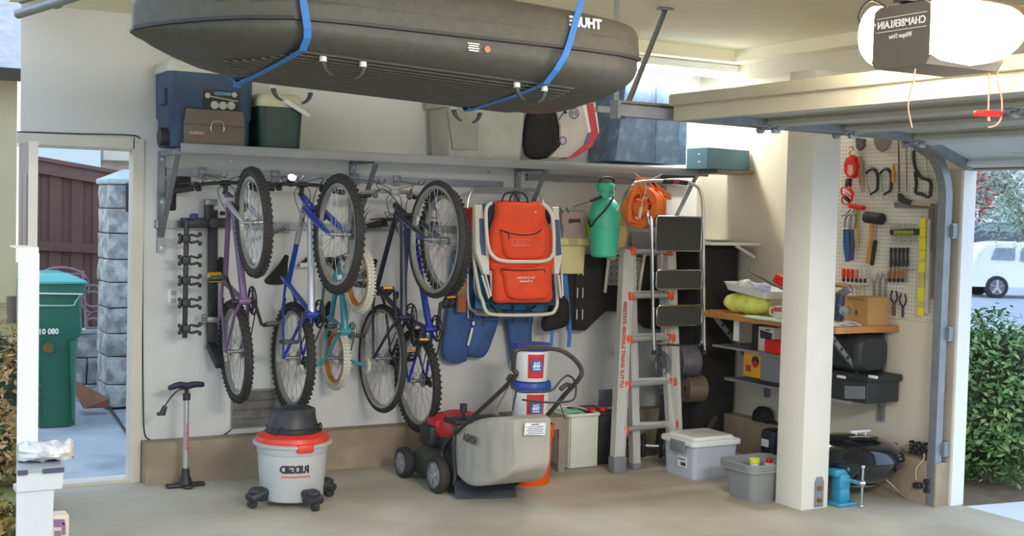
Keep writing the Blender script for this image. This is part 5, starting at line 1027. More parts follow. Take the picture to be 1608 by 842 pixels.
m = MB(); q = at(373, 113, 'Y', 5.0); m.box(q-Z*.028, (.032, .006, .07), bev=.002); tag(m.build('strap_tail', blue), 'short blue strap end hanging under the roof box nose in front of the blue cooler', 'strap')
# ------------------------------------------------------------------ right hand corner
def xslab(m, pix, x, th, bev=0):
    ps = [at(a, b, 'X', x) for a, b in pix]; n = len(ps)
    if bev: c = sum(ps, Vector())/n; m.loft([[p+X*th for p in ps], [p+X*bev for p in ps], [p+(c-p).normalized()*bev for p in ps]])
    else: m.loft([[p+X*th for p in ps], ps], smooth=False)
    return m
def xtube(m, pix, x, r, sub=4, n=8, closed=False):
    return m.tube(smoothpts([at(q[0], q[1], 'X', q[2] if len(q) > 2 else x) for q in pix], sub, closed), r, n, closed)
def xbar(m, a, b, x, w, h, bev=.002): return m.bar(at(a[0], a[1], 'X', x), at(b[0], b[1], 'X', x), w, h, side=X, bev=bev)
ztop = at(1150, 386, 'Y', 7.15).z
t = thing('black_cabinet', (5.83, 7.3, 0), 'tall matt black cabinet in the corner between the ladder and the workbench', 'cabinet')
m = MB(); m.bx((5.655, 7.15, 0), (6.02, 7.56, ztop), bev=.004); m.build('body', mat('cabinet_black', (44, 43, 45), .7, var=.1), t)
m = MB(); m.bx((5.665, 7.142, .05), (6.01, 7.15, ztop-.02)); m.bx((5.647, 7.16, .05), (5.655, 7.55, ztop-.02)); m.build('door', mat('cabinet_black', (44, 43, 45)), t)
t = thing('corner_shelf', (5.85, 7.2, ztop+.01), 'small white corner shelf above the black cabinet', 'shelf')
m = MB(); m.bx((5.58, 6.93, ztop+.008), (6.04, 7.66, ztop+.028)); m.build('board', whitepl, t)
m = MB(); m.bar((6.03, 6.98, ztop-.08), (5.85, 6.98, ztop+.005), .02, .02); m.build('bracket', whitepl, t)
m = MB(); m.lathe([(0, 0), (.05, 0), (.10, .014), (.105, .018), (.05, .008), (0, .006)], Matrix.Translation((5.78, 7.10, ztop+.029)), 28, sx=1.3); tag(m.build('dish', mat('dish_cream', (206, 204, 190), .5)), 'cream oval dish lying on the small white corner shelf', 'dish')
# workbench
BZ = 1.055; bwood = mat('bench_wood', (186, 130, 76), .5, var=.12, scale=8)
t = thing('workbench', (5.78, 6.3, .45), 'wall mounted wooden workbench with grey steel brackets behind the white pillar', 'workbench')
m = MB(); m.bx((5.50, 5.60, BZ-.04), (6.045, 6.96, BZ), bev=.002); m.build('bench_top', bwood, t)
m = MB(); m.box(at(1124, 494, 'Y', 6.955)+Vector((.0, .01, -.0)), (.06, .004, .02)); m.build('end_plate', mat('dark_metal', (60, 60, 58)), t)
for yb in (5.71, 6.80):
    m = MB(); m.bx((6.02, yb-.02, .43), (6.045, yb+.02, BZ-.04)); m.build('wall_upright', galv, t)
    m = MB(); m.bar((6.02, yb, .54), (5.54, yb, BZ-.05), .045, .004, side=Y); m.bar((6.02, yb-.022, .54), (5.54, yb-.022, BZ-.05), .004, .03, side=Y); br_ = m.build('diagonal_brace', galv, t)
    m = MB(); q0, q1 = Vector((6.02, yb-.0245, .54)), Vector((5.54, yb-.0245, BZ-.05)); d = (q1-q0).normalized()
    for i in range(8): m.box(q0+d*(.06+i*.078), (.02, .003, .02), Matrix.Rotation(-math.atan2(d.z, d.x), 3, 'Y'))
    m.build('punched_slots', mat('slot_black', (40, 42, 46)), br_)
    for z in (.47, .75, 1.0): m = MB(); m.cyl((6.022, yb, z), (6.014, yb, z), .009, n=6); m.build('bolt', steel, t)
m = MB(); m.bx((5.72, 5.70, .555), (6.045, 6.9, .575)); m.build('lower_shelf', shelfgrey, t)
m = MB(); m.bx((5.60, 6.18, .80), (6.045, 6.9, .815)); m.build('middle_shelf', shelfgrey, t)
m = MB(); a = at(1152, 512, 'X', 5.60); b = at(1158, 536, 'X', 5.60); m.bx((5.60, b.y, b.z), (5.615, a.y, a.z+.05)); m.build('hanging_strip', whitepl, t)
def xbox(px0, py0, px1, py1, x, dep, nm, mt, par, bev=.004, zfix=None):
    a, b = at(px0, py0, 'X', x), at(px1, py1, 'X', x); z0 = zfix if zfix is not None else b.z; m = MB(); m.bx((x, b.y, z0), (x+dep, a.y, a.z), bev=bev); return m.build(nm, mt, par)
zs = .8155
t = thing('parts_box', at(1200, 548, 'X', 5.64), 'white and yellow box printed with a dark drill picture on the shelf under the bench', 'box')
xbox(1191, 512, 1214, 546, 5.64, .2, 'carton', mat('carton_white', (214, 210, 196), .6), t, zfix=zs)
m = MB(); xslab(m, [(1193, 518), (1212, 524), (1211, 534), (1194, 531)], 5.636, .004); xslab(m, [(1202, 517), (1208, 518), (1208, 520), (1202, 519)], 5.636, .004); m.build('drill_picture', black, t)
t = thing('parts_case', at(1185, 545, 'X', 5.66), 'thin black case standing left of the white and yellow box under the bench', 'case'); xbox(1181, 510, 1189, 546, 5.66, .2, 'case', black, t, zfix=zs)
for i, x in enumerate((1217, 1223)):
    t = thing('manual', at(x, 530, 'X', 5.66), 'dark spined manual under the bench, %s of two behind the red case' % ('left' if i == 0 else 'right'), 'book'); xbox(x-2, 512, x+3, 532, 5.70+i*.004, .2, 'cover', black if i == 0 else galv, t, zfix=zs)
t = thing('red_case', at(1215, 553, 'X', 5.60), 'red plastic case on the shelf under the bench beside the white pillar', 'case'); xbox(1200, 532, 1236, 552, 5.605, .08, 'case', redm, t, .01, zfix=zs)
zz = .5755
t = thing('vacuum_carton', at(1180, 595, 'X', 5.62), 'yellow carton printed with a black and red vacuum picture under the bench', 'box'); oo = xbox(1168, 550, 1198, 596, 5.62, .2, 'carton', mat('carton_yellow', (220, 158, 50), .6), t)
m = MB(); q = at(1186, 572, 'X', 5.616); m.cyl(q+Z*.02, q+Z*.02-X*.003, .035, n=20); m.build('vacuum_picture', black, t); m = MB(); m.cyl(q-X*.003, q-X*.005, .024, n=20); xslab(m, [(1171, 572), (1178, 574), (1178, 584), (1171, 582)], 5.614, .004); m.build('red_print', mat('print_red2', (170, 50, 50)), t)
t = thing('grey_drawer_bin', at(1210, 605, 'X', 5.60), 'grey open fronted bin on the lower shelf right of the yellow carton', 'bin'); xbox(1194, 556, 1240, 606, 5.60, .06, 'bin', greypl, t, .01)
m = MB(); a = at(1194, 556, 'X', 5.595); m.bx((5.59, a.y-.3, a.z-.015), (5.66, a.y+.01, a.z+.006), bev=.003); m.build('rim', greypl, t)
# bench top things, left of pillar
q = at(1186, 498, 'Z', BZ); yl = mat('towel_yellow', (226, 234, 116), .8, var=.12, scale=12, bump=.5, bscale=30)
t = thing('towel_pack', (5.68, 6.6, BZ), 'bright yellow green pack of shop towels lying on the workbench', 'towels')
m = MB(); rings = []
for i in range(17):
    s = i/16; yy_ = 6.80-.42*s; rr = .075*(1-abs(2*s-1)**6*.7)
    rings.append([Vector((5.645+rr*1.1*math.cos(a)*(1+.25*noise.noise(Vector((s*11, a*1.6, 0)))), yy_, BZ+.068+rr*.9*math.sin(a)*(1+.28*noise.noise(Vector((s*11, a*1.6, 5)))))) for a in [2*PI*j/20 for j in range(20)]])
m.loft(rings); m.build('pack', yl, t, autosmooth=80)
t = thing('paint_tray', (5.7, 6.5, BZ+.14), 'white plastic tray holding rags and small tools on top of the yellow towels', 'tray')
T2 = Matrix.Translation((5.66, 6.52, BZ+.142)) @ Matrix.Rotation(.10, 4, 'X')
m = MB(T2); n = 24; rs = [[Vector((p[0], p[1], z)) for p in rrect(w, d, .03)] for w, d, z in ((.20, .40, 0), (.24, .44, .05), (.25, .45, .052), (.235, .435, .05), (.19, .39, .006))]; m.loft(rs); m.build('tray', whitepl, t)
def blob(nm, c, r, sc3, mt, label, cat, amp=.25, par=None):
    m = MB(); vs = []; 
    m.ball(c, r, 10, sc3)
    for v in m.b.verts: n_ = noise.noise(v.co*22); v.co = Vector(c)+(v.co-Vector(c))*(1+amp*n_)
    o = m.build(nm, mt, par, autosmooth=80); 
    if par is None: tag(o, label, cat)
    return o
blob('rag', (5.63, 6.60, BZ+.20), .05, (1, 1.1, .8), whitepl, 'crumpled white rag in the white tray on the workbench', 'rag', .5)
blob('rag', (5.65, 6.46, BZ+.19), .05, (1, 1.4, .6), mat('rag_blue', (176, 182, 204), .8), 'pale blue rag in the white tray on the workbench', 'rag', .5)
m = MB(); m.bar(at(1177, 426, 'X', 5.62), at(1232, 456, 'X', 5.58), .02, .008); tag(m.build('paint_scraper', mat('scraper_dark', (78, 72, 74), .5)), 'long dark flat scraper lying across the white tray', 'tool')
m = MB(); xslab(m, [(1218, 430), (1240, 440), (1240, 456), (1226, 452), (1212, 442)], 5.66, .04, .004); tag(m.build('red_folder', redm), 'red plastic cover sticking up behind the white tray beside the pillar', 'cover')
mq = at(1222, 500, 'X', 5.54); t = thing('mug', (5.54, mq.y, BZ), 'white mug with red print standing at the front edge of the workbench', 'mug')
mq = Vector((5.545, mq.y, BZ+.004)); m = MB(); m.lathe([(0, 0), (.036, 0), (.038, .004), (.038, .085), (.034, .085), (.034, .01), (0, .01)], Matrix.Translation(mq), 28); mg_ = m.build('cup', mat('mug_white', (220, 214, 204), .3), t)
m = MB(); m.tube(smoothpts([mq+Vector((-.01, .036, .07)), mq+Vector((-.015, .065, .065)), mq+Vector((-.015, .068, .03)), mq+Vector((-.01, .036, .02))]), .006); m.build('handle', mat('mug_white', (220, 214, 204)), t)
m = MB(); curved(m, Matrix.Translation(mq), math.radians(-135), 2.2, .05, .078, .0385, .0385); m.build('red_band', mat('mug_red', (196, 80, 70)), t)
gm = mat('cloth_mint', (196, 218, 190), .9, var=.06, bump=.3, bscale=40)
def drape(x0, x1, y0, y1, z, ov, label, nm='cloth'):
    m = MB(); n = 10; g = []
    for i in range(n+1):
        for j in range(n+1):
            xx = x0+(x1-x0)*i/n; yy_ = y0+(y1-y0)*j/n; dz = .003+.006*abs(noise.noise(Vector((xx*18, yy_*18, 1)))); over = max(0, 5.497-xx); g.append(Vector((max(xx, 5.492-over*.1), yy_+.012*math.sin(i*1.7), z+dz-over)))
    m.raw(g, [(i*(n+1)+j, (i+1)*(n+1)+j, (i+1)*(n+1)+j+1, i*(n+1)+j+1) for i in range(n) for j in range(n)]); o = m.build(nm, gm, None, autosmooth=80)
    md = o.modifiers.new('thick', 'SOLIDIFY'); md.thickness = .003; md.offset = 1; return tag(o, label, 'cloth')
drape(5.482, 5.60, 5.95, 6.44, BZ, 1, 'pale mint cloth hanging over the workbench edge left of the pillar')
drape(5.482, 5.72, 5.62, 5.92, BZ, 1, 'pale mint cloth on the workbench right of the pillar beside the carton')
# cardboard box right of pillar
q = at(1372, 511, 'Z', BZ); t = thing('cardboard_box', (5.80, 5.72, BZ), 'open brown cardboard box on the right end of the workbench', 'box')
cbm = mat('cardboard', (184, 144, 90), .8, var=.07); A_ = at(1362, 512, 'Z', BZ); B_ = at(1395, 511, 'Z', BZ); C_ = at(1330, 503, 'Z', BZ); Hc = at(1362, 468, 'Y', A_.y).z-BZ
d1 = (B_-A_); d1.z = 0; L1 = .165; d1.normalize(); d2 = Vector((-d1.y, d1.x, 0)); L2 = .19; 
m = MB(); Rb = Matrix((d1, d2, Z)).transposed(); cc = A_+d1*L1/2+d2*L2/2
for o_, s_ in ((-d2*L2/2, (L1, .004, Hc)), (d2*L2/2, (L1, .004, Hc)), (-d1*L1/2, (.004, L2, Hc)), (d1*L1/2, (.004, L2, Hc))): m.box(cc+o_+Z*Hc/2, s_, Rb)
m.box(cc+Z*.004, (L1, L2, .004), Rb); m.build('carton', cbm, t)
m = MB(); m.box(cc-d1*(L1/2+.02)+Z*(Hc-.012), (.05, L2*.95, .003), Rb @ Matrix.Rotation(.45, 3, 'Y')); m.build('flap', cbm, t)
m = MB(); p = cc-d1*(L1/2+.003)+Z*Hc*.45; m.cyl(p, p-d1*.002, .012, n=14); m.box(p-Z*.018-d1*.001, (.002, .035, .004), Rb); m.build('printed_mark', mat('print_brown', (110, 80, 50)), t)
m = MB(); q = at(1330, 510, 'Z', BZ+.012); m.box(q+Vector((.03, .02, .005)), (.11, .08, .004), Matrix.Rotation(.6, 3, 'Z') @ Matrix.Rotation(.15, 3, 'X')); m.box(q+Vector((.02, -.03, .012)), (.10, .06, .003), Matrix.Rotation(.2, 3, 'Z') @ Matrix.Rotation(.25, 3, 'Y')); tag(m.build('papers', whitepl), 'loose white papers lying beside the cardboard box on the workbench', 'papers')
t = thing('bench_grinder', (5.72, 6.02, BZ), 'dark blue and steel bench tool standing behind the pillar on the workbench', 'tool')
nb = mat('tool_navy', (66, 74, 96), .45, metal=.3)
m = MB(); q = at(1317, 508, 'Z', BZ); xbar(m, (1317, 505), (1320, 460), 5.62, .05, .045, .012); m.build('column', nb, t); m = MB(); xbar(m, (1314, 466), (1336, 452), 5.62, .03, .05, .01); xbar(m, (1318, 478), (1328, 500), 5.60, .012, .015); m.cyl(at(1325, 488, 'X', 5.60), at(1330, 488, 'X', 5.66), .03); m.build('head', steel, t)
m = MB(); p = at(1327, 448, 'X', 5.72); m.box(p, (.13, .16, .006), Matrix.Rotation(.1, 3, 'X')); m.box(p-Z*.01+Y*.03, (.10, .08, .006)); m.bar(p-Vector((0, .0, .0)), Vector((p.x, p.y, BZ)), .02, .02); m.build('work_rest', wood, t)
# under the bench, right of pillar
dg = mat('toolcase_dark', (48, 52, 54), .5, var=.1)
t = thing('round_tool_case', (5.86, 5.95, .72), 'dark barrel shaped tool case lying on a black tote under the workbench', 'case')
a, b = at(1370, 527, 'X', 5.83), at(1370, 588, 'X', 5.83); zc, r_ = (a.z+b.z)/2, (a.z-b.z)/2; y0_ = at(1371, 560, 'X', 5.86).y
m = MB(); m.loft([[Vector((5.87+p[0], yy_, zc+p[1])) for p in rrect(.27*k_, 2*r_*k_, .07)] for yy_, k_ in ((y0_, .82), (y0_+.02, .95), (y0_+.05, 1), (y0_+.36, 1), (y0_+.4, .9))]); m.build('case', dg, t)
m = MB(); m.loft([[Vector((5.87+p[0], yy_, zc+p[1])) for p in rrect(.275, 2*r_+.006, .07)] for yy_ in (y0_+.12, y0_+.135)]); m.build('band', black, t)
t = thing('black_tote', (5.86, 5.95, .576), 'black tote with white latches under the round tool case on the lower bench shelf', 'tote')
a, b = at(1384, 584, 'X', 5.84), at(1384, 627, 'X', 5.84); yn = at(1386, 600, 'X', 5.84).y
zt2 = zc-r_
m = MB(); m.bx((5.735, yn+.03, .576), (6.02, yn+.42, zt2-.03), bev=.008); m.build('body', dg, t)
m = MB(); m.bx((5.725, yn+.01, zt2-.045), (6.03, yn+.44, zt2), bev=.010); m.build('lid', black, t)
m = MB(); xslab(m, [(1326, 606), (1357, 607), (1357, 627), (1326, 626)], 5.728, .008); m.build('grey_panel', greypl, t)
for x in (1321, 1371): m = MB(); p = at(x, 592, 'X', 5.72); m.box(p, (.012, .07, .018), bev=.003); m.build('latch', whitepl, t)
# pegboard
pm = mat('pegboard', (218, 214, 198), .7, var=.02); nt = pm.node_tree; bs_ = nt.nodes['Principled BSDF']; tcn = nt.nodes.new('ShaderNodeTexCoord'); mp = nt.nodes.new('ShaderNodeVectorMath'); mp.operation = 'SCALE'; mp.inputs['Scale'].default_value = 1/.0254
fr2 = nt.nodes.new('ShaderNodeVectorMath'); fr2.operation = 'FRACTION'; sb = nt.nodes.new('ShaderNodeVectorMath'); sb.operation = 'SUBTRACT'; sb.inputs[1].default_value = (.5, .5, .5); mu = nt.nodes.new('ShaderNodeVectorMath'); mu.operation = 'MULTIPLY'; mu.inputs[1].default_value = (0, 1, 1); ln = nt.nodes.new('ShaderNodeVectorMath'); ln.operation = 'LENGTH'; lt = nt.nodes.new('ShaderNodeMath'); lt.operation = 'LESS_THAN'; lt.inputs[1].default_value = .14
mx = nt.nodes.new('ShaderNodeMixRGB'); mx.inputs[2].default_value = (.10, .09, .08, 1)
for a_, b_ in ((tcn.outputs['Object'], mp.inputs[0]), (mp.outputs[0], fr2.inputs[0]), (fr2.outputs[0], sb.inputs[0]), (sb.outputs[0], mu.inputs[0]), (mu.outputs[0], ln.inputs[0]), (ln.outputs['Value'], lt.inputs[0]), (lt.outputs[0], mx.inputs[0])): nt.links.new(a_, b_)
src = bs_.inputs['Base Color'].links[0].from_socket; nt.links.new(src, mx.inputs[1]); nt.links.new(mx.outputs[0], bs_.inputs['Base Color'])
m = MB(); m.bx((6.035, 5.335, 1.10), (6.05, 6.55, 2.34)); tag(m.build('pegboard', pm), 'large white pegboard of hand tools on the right hand wall', 'pegboard')
PX = 6.02
def tool(name, px, py, label, cat='tool'): return thing(name, at(px, py, 'X', PX), label, cat)
dk = mat('tool_dark', (58, 58, 62), .45, metal=.3); hw_ = mat('handle_wood', (200, 138, 80), .5, var=.1, scale=20); silv = mat('tool_silver', (160, 160, 158), .4, metal=.6); brn = mat('iron_brown', (112, 96, 90), .6)
t = tool('work_light', 1333, 280, 'red caged work light with black handle hanging at the top left of the pegboard', 'work light')
m = MB(); xslab(m, [(1327, 249), (1334, 243), (1341, 248), (1344, 262), (1340, 275), (1335, 280), (1329, 278), (1324, 270), (1324, 257)], PX-.05, .05, .008); m.build('cage', redm, t)
m = MB(); xslab(m, [(1331, 259), (1339, 260), (1339, 273), (1334, 277), (1330, 271)], PX-.056, .01, .003); m.build('lens', mat('lamp_pink', (230, 170, 150), .3), t)
m = MB(); xtube(m, [(1333, 243), (1335, 238), (1340, 235), (1337, 231), (1333, 232)], PX-.01, .004); m.build('hook', redm, t)
m = MB(); xbar(m, (1333, 280), (1332, 294), PX-.03, .035, .035, .008); m.build('handle', black, t)
m = MB(); xtube(m, [(1328, 284), (1336, 297), (1341, 305), (1334, 308), (1322, 305), (1323, 294), (1334, 299), (1339, 310), (1330, 321), (1322, 316), (1326, 305), (1336, 308), (1337, 316), (1330, 310)], PX-.04, .006, 5); m.build('cord', redm, t); m = MB(); xbar(m, (1325, 308), (1334, 316), PX-.05, .03, .02, .006); m.build('plug', black, t)
t = tool('wood_saw', 1350, 300, 'old grey bladed saw hanging right of the red work light')
m = MB(); xslab(m, [(1343, 216), (1356, 218), (1356, 230), (1349, 237), (1344, 233)], PX-.02, .02, .003); m.build('handle', mat('saw_handle', (72, 62, 58)), t); m = MB(); xslab(m, [(1347, 234), (1353, 236), (1355, 300), (1351, 303), (1349, 260)], PX-.012, .004); m.build('blade', mat('blade_grey', (170, 160, 148), .5), t)
m = MB(); xslab(m, [(1347, 245), (1350, 245), (1350, 292), (1348, 290)], PX-.02, .01, .002); m.build('wood_strip', hw_, t)
t = tool('trowel', 1385, 238, 'rounded dark grey trowel blade hanging at the top of the pegboard'); m = MB(); xslab(m, [(1371, 212), (1399, 214), (1397, 226), (1390, 236), (1384, 239), (1377, 235), (1372, 226)], PX-.015, .01, .002); m.build('blade', brn, t)
for i, dx in enumerate((0, 21.5)):
    t = tool('c_clamp', 1370+dx, 312, 'black iron C clamp on the pegboard, %s one of the pair' % ('left' if i == 0 else 'right'), 'clamp')
    m = MB(); xtube(m, [(1360+dx, 272), (1366+dx, 266), (1374+dx, 267), (1378+dx, 276), (1378+dx, 292), (1376+dx, 299), (1367+dx, 304)], PX-.02, .011, 5); m.build('frame', dk, t)
    m = MB(); xtube(m, [(1360+dx, 272), (1366+dx, 306), (1367+dx, 312)], PX-.02, .005); xtube(m, [(1366+dx, 311), (1378+dx, 308)], PX-.02, .003); m.build('screw', silv, t)
t = tool('awl', 1402, 288, 'awl with a yellow and orange handle hanging beside the right C clamp'); m = MB(); xtube(m, [(1402, 257), (1403, 266), (1403, 280), (1403, 287)], PX-.02, [.006, .008, .009, .010, .011, .012, .012, .012, .012, .012, .012, .011, .007], 4); m.build('handle', mat('handle_amber', (220, 150, 50), .35), t); m = MB(); xtube(m, [(1404, 257), (1425, 255), (1430, 248), (1430, 225)], PX-.02, .003); m.build('shank', silv, t)
for i, (x, y0, y1) in enumerate(((1411, 216, 302), (1423, 222, 300))):
    t = tool('long_rod', x, y1, ('thick' if i == 0 else 'thin')+' long brownish steel rod hanging near the top of the pegboard'); m = MB(); xtube(m, [(x, y0), (x+1, y1)], PX-.012, .006 if i == 0 else .0035); m.build('rod', brn, t)
t = tool('bow_saw', 1450, 308, 'black framed bow saw hanging beside the door track on the pegboard', 'saw')
m = MB(); xtube(m, [(1435, 236), (1435, 252), (1439, 268), (1447, 279), (1461, 285), (1461, 304), (1457, 309), (1447, 305), (1438, 302), (1439, 288), (1437, 270)], PX-.02, .011, 4); m.build('frame', black, t); m = MB(); xtube(m, [(1454, 245), (1458, 283)], PX-.015, .003); m.build('blade', silv, t)
t = tool('framing_square', 1470, 460, 'large brown steel framing square hanging at the right edge of the pegboard', 'square')
m = MB(); xslab(m, [(1404, 317), (1476, 320), (1474, 470), (1461, 469), (1465, 328), (1404, 326)], PX-.010, .004); m.build('blade', mat('square_brown', (124, 112, 110), .5, metal=.2), t)
m = MB(); xslab(m, [(1458, 327), (1466, 327), (1464, 393), (1457, 392)], PX-.014, .004); tag(m.build('metal_plate', brn), 'narrow brown metal strip over the framing square', 'tool')
t = tool('claw_knife', 1420, 318, 'utility saw with a black grip and yellowish blade hanging across the framing square', 'saw')
m = MB(); xslab(m, [(1409, 303), (1414, 305), (1418, 311), (1429, 315), (1429, 322), (1417, 319), (1409, 315)], PX-.03, .02, .004); m.build('grip', black, t); m = MB(); xslab(m, [(1429, 317), (1461, 319), (1461, 324), (1429, 322)], PX-.02, .006); m.build('blade', mat('blade_yellow', (176, 166, 120)), t)
t = tool('mallet_hammer', 1346, 392, 'red headed hammer with a pale wooden handle behind the blue pliers', 'hammer'); m = MB(); xbar(m, (1334, 323), (1357, 327), PX-.04, .03, .03, .006); m.build('head', redm, t); m = MB(); xbar(m, (1347, 329), (1346, 390), PX-.02, .018, .022, .005); m.build('handle', mat('handle_pale', (196, 172, 112), .6), t)
for i, dx in enumerate((0, 7)):
    t = tool('slip_pliers', 1330+dx, 412, '%s handled slip joint pliers at the left of the pegboard' % ('light blue' if i == 0 else 'dark blue'), 'pliers'); bm_ = mat('grip_blue%d' % i, (48, 100, 146) if i == 0 else (60, 74, 110), .5)
    m = MB(); xtube(m, [(1326+dx, 358), (1327+dx, 345), (1333+dx, 336), (1336+dx, 343), (1334+dx, 360)], PX-.04, .008, 4); xtube(m, [(1322+dx, 339), (1330+dx, 335), (1335+dx, 330)], PX-.04, .007); m.build('jaws', silv, t)
    for q in (0, 5): m = MB(); xtube(m, [(1326+dx+q, 360), (1327+dx+q, 385), (1330+dx+q*.3, 411-2*i)], PX-.04, [.009, .010, .011, .012, .013, .013, .012, .011, .010], 4); m.build('handle', bm_, t)
t = tool('rubber_mallet', 1367, 415, 'black rubber mallet with an orange wooden handle hanging on the pegboard', 'mallet')
m = MB(); a, b = at(1360, 341, 'X', PX-.05), at(1385, 344, 'X', PX-.05); m.cyl(a, b, .037, n=24); m.build('head', rubber, t); m = MB(); xbar(m, (1370, 350), (1363, 414), PX-.05, .028, .026, .009); m.build('handle', hw_, t)
t = tool('ball_hammer', 1371, 417, 'small dark hammer with a black grip behind the rubber mallet', 'hammer'); m = MB(); xtube(m, [(1377, 350), (1374, 378)], PX-.02, .005); m.build('shaft', silv, t); m = MB(); xbar(m, (1375, 377), (1369, 417), PX-.025, .028, .022, .009); m.build('grip', black, t)
t = tool('hex_key_set', 1420, 385, 'black hex key holder with a yellow green label on the pegboard', 'hex keys'); m = MB(); xslab(m, [(1397, 361), (1442, 359), (1442, 369), (1397, 369)], PX-.03, .025, .003); m.build('holder', black, t); m = MB(); xslab(m, [(1403, 362), (1434, 362), (1434, 368), (1403, 368)], PX-.034, .006, .001); m.build('label', mat('label_olive', (146, 156, 50)), t)
for i in range(12):
    m = MB(); x = 1399+i*3.5; xtube(m, [(x, 350+(i % 3)), (x+1, 372), (x+2, 384-(i % 4))], PX-.015, .0022, 2, 5); m.build('hex_key', silv, t)
for i in range(5):
    x = 1400+i*6.3; t = tool('chisel', x, 445, 'black handled chisel in the pegboard row, number %s from the left' % ('one', 'two', 'three', 'four', 'five')[i], 'chisel'); m = MB(); xtube(m, [(x, 389), (x-.5, 395), (x-.5, 412), (x-1, 419)], PX-.03, [.008, .010, .011, .011, .010, .009, .009, .010, .011, .011, .011, .010, .008], 4); m.build('handle', black, t); m = MB(); xbar(m, (x-1, 421), (x-2, 444), PX-.02, .013, .006); m.build('blade', silv, t)
for i in range(4):
    x = 1398+i*6.8; t = tool('screwdriver', x, 443, 'brown handled screwdriver hanging below the black chisels, %s from the left' % ('first', 'second', 'third', 'fourth')[i], 'screwdriver'); m = MB(); xtube(m, [(x, 422), (x-.5, 428), (x-1, 437)], PX-.04, [.004, .005, .006, .008, .010, .010, .010, .009, .008], 4); m.build('handle', mat('handle_brown', (150, 92, 62), .4), t); m = MB(); xbar(m, (x-1, 437), (x-1.3, 443), PX-.04, .018, .018, .004); m.build('cap', black, t)
m = MB(); xtube(m, [(1396, 419), (1430, 424), (1436, 422)], PX-.02, .003); tag(m.build('tool_bar', silv), 'wire rack bar holding the black chisels', 'rack')
t = tool('spirit_level', 1445, 495, 'yellow spirit level hanging vertically on the pegboard', 'level'); yv = mat('level_yellow', (222, 206, 36), .45, var=.05)
m = MB(); xslab(m, [(1444.5, 343), (1453, 344), (1448, 496), (1440, 494)], PX-.03, .02, .003); m.build('body', mat('level_tan', (196, 182, 96), .5), t)
for y0, y1 in ((343, 357), (358, 372), (374, 392), (394, 407), (412, 428), (453, 474), (484, 496)):
    k_ = lambda yy_, s: 1444.5-(yy_-343)/152*4.5+s*8.5; m = MB(); xslab(m, [(k_(y0, 0), y0), (k_(y0, 1), y0), (k_(y1, 1), y1), (k_(y1, 0), y1)], PX-.034, .012, .002); m.build('yellow_block', yv, t)
t = tool('clear_ruler', 1457, 490, 'clear plastic ruler hanging right of the yellow level', 'ruler'); m = MB(); xslab(m, [(1456, 344), (1461, 345), (1456, 493), (1451, 492)], PX-.02, .006, .001); m.build('blade', mat('ruler_clear', (200, 204, 206), .2, alpha=.8), t); m = MB(); xtube(m, [(1449, 322), (1448, 343)], PX-.03, .002); xtube(m, [(1445, 344), (1459, 343)], PX-.03, .0025); m.build('hanging_wire', silv, t)
for i in range(6):
    x = 1325+i*6.6; mt = redm if i < 3 else mat('handle_clearred', (196, 120, 106), .3) if i < 4 else mat('handle_clear', (200, 190, 170), .3)
    t = tool('screwdriver', x, 444, '%s handled screwdriver in the left pegboard rack, %s from the left' % ('red' if i < 3 else 'pinkish' if i < 4 else 'clear', ('first', 'second', 'third', 'fourth', 'fifth', 'sixth')[i]), 'screwdriver')
    m = MB(); xbar(m, (x, 422+i*.4), (x, 436+i*.4), PX-.03, .020, .020, .006); m.build('handle', mt, t); m = MB(); xbar(m, (x, 436+i*.4), (x, 442.5+i*.4), PX-.03, .016, .016, .004); m.build('collar', mat('collar_navy', (44, 46, 66)), t)
for i, (x, y0) in enumerate(((1373, 437), (1382, 432), (1391, 433))):
    t = tool('wrench', x, 468, 'grey open ended wrench on the pegboard behind the carton, %s of three' % ('left', 'middle', 'right')[i], 'wrench'); m = MB(); xbar(m, (x-.4, y0+5), (x, 467), PX-.02, .018, .007); xtube(m, [(x-3.5, y0-4), (x-3, y0+3), (x+.3, y0+6), (x+3, y0+2), (x+2, y0-4)], PX-.02, .0045); m.build('wrench', silv, t)
m = MB(); 
for x in (1339, 1345, 1351, 1358): xtube(m, [(x, 448), (x, 464)], PX-.015, .003)
xtube(m, [(1335, 452), (1366, 449)], PX-.02, .003); tag(m.build('wire_rack', silv), 'small empty wire tool rack below the red screwdrivers', 'rack')
for i, (x, yt, yb_, mt) in enumerate(((1404, 456, 496, mat('grip_redbrown', (108, 62, 56), .5)), (1418, 461, 499, dk))):
    t = tool('pliers', x, yb_, ('red brown tipped' if i == 0 else 'long nosed dark')+' pliers hanging open at the bottom of the pegboard', 'pliers')
    m = MB(); xtube(m, [(x-3, yt), (x-5, yt+12), (x, yt+22)], PX-.02, .006, 5); xtube(m, [(x+3, yt+1), (x+5, yt+12), (x, yt+22)], PX-.02, .006, 5); m.build('handle', dk, t); m = MB(); xtube(m, [(x, yt+20), (x-.5, yt+30), (x, yb_)], PX-.02, [.008]*5+[.009, .008, .006, .003] if i else [.008, .009, .011, .012, .013, .013, .012, .011, .009], 4); m.build('jaws', mt, t)
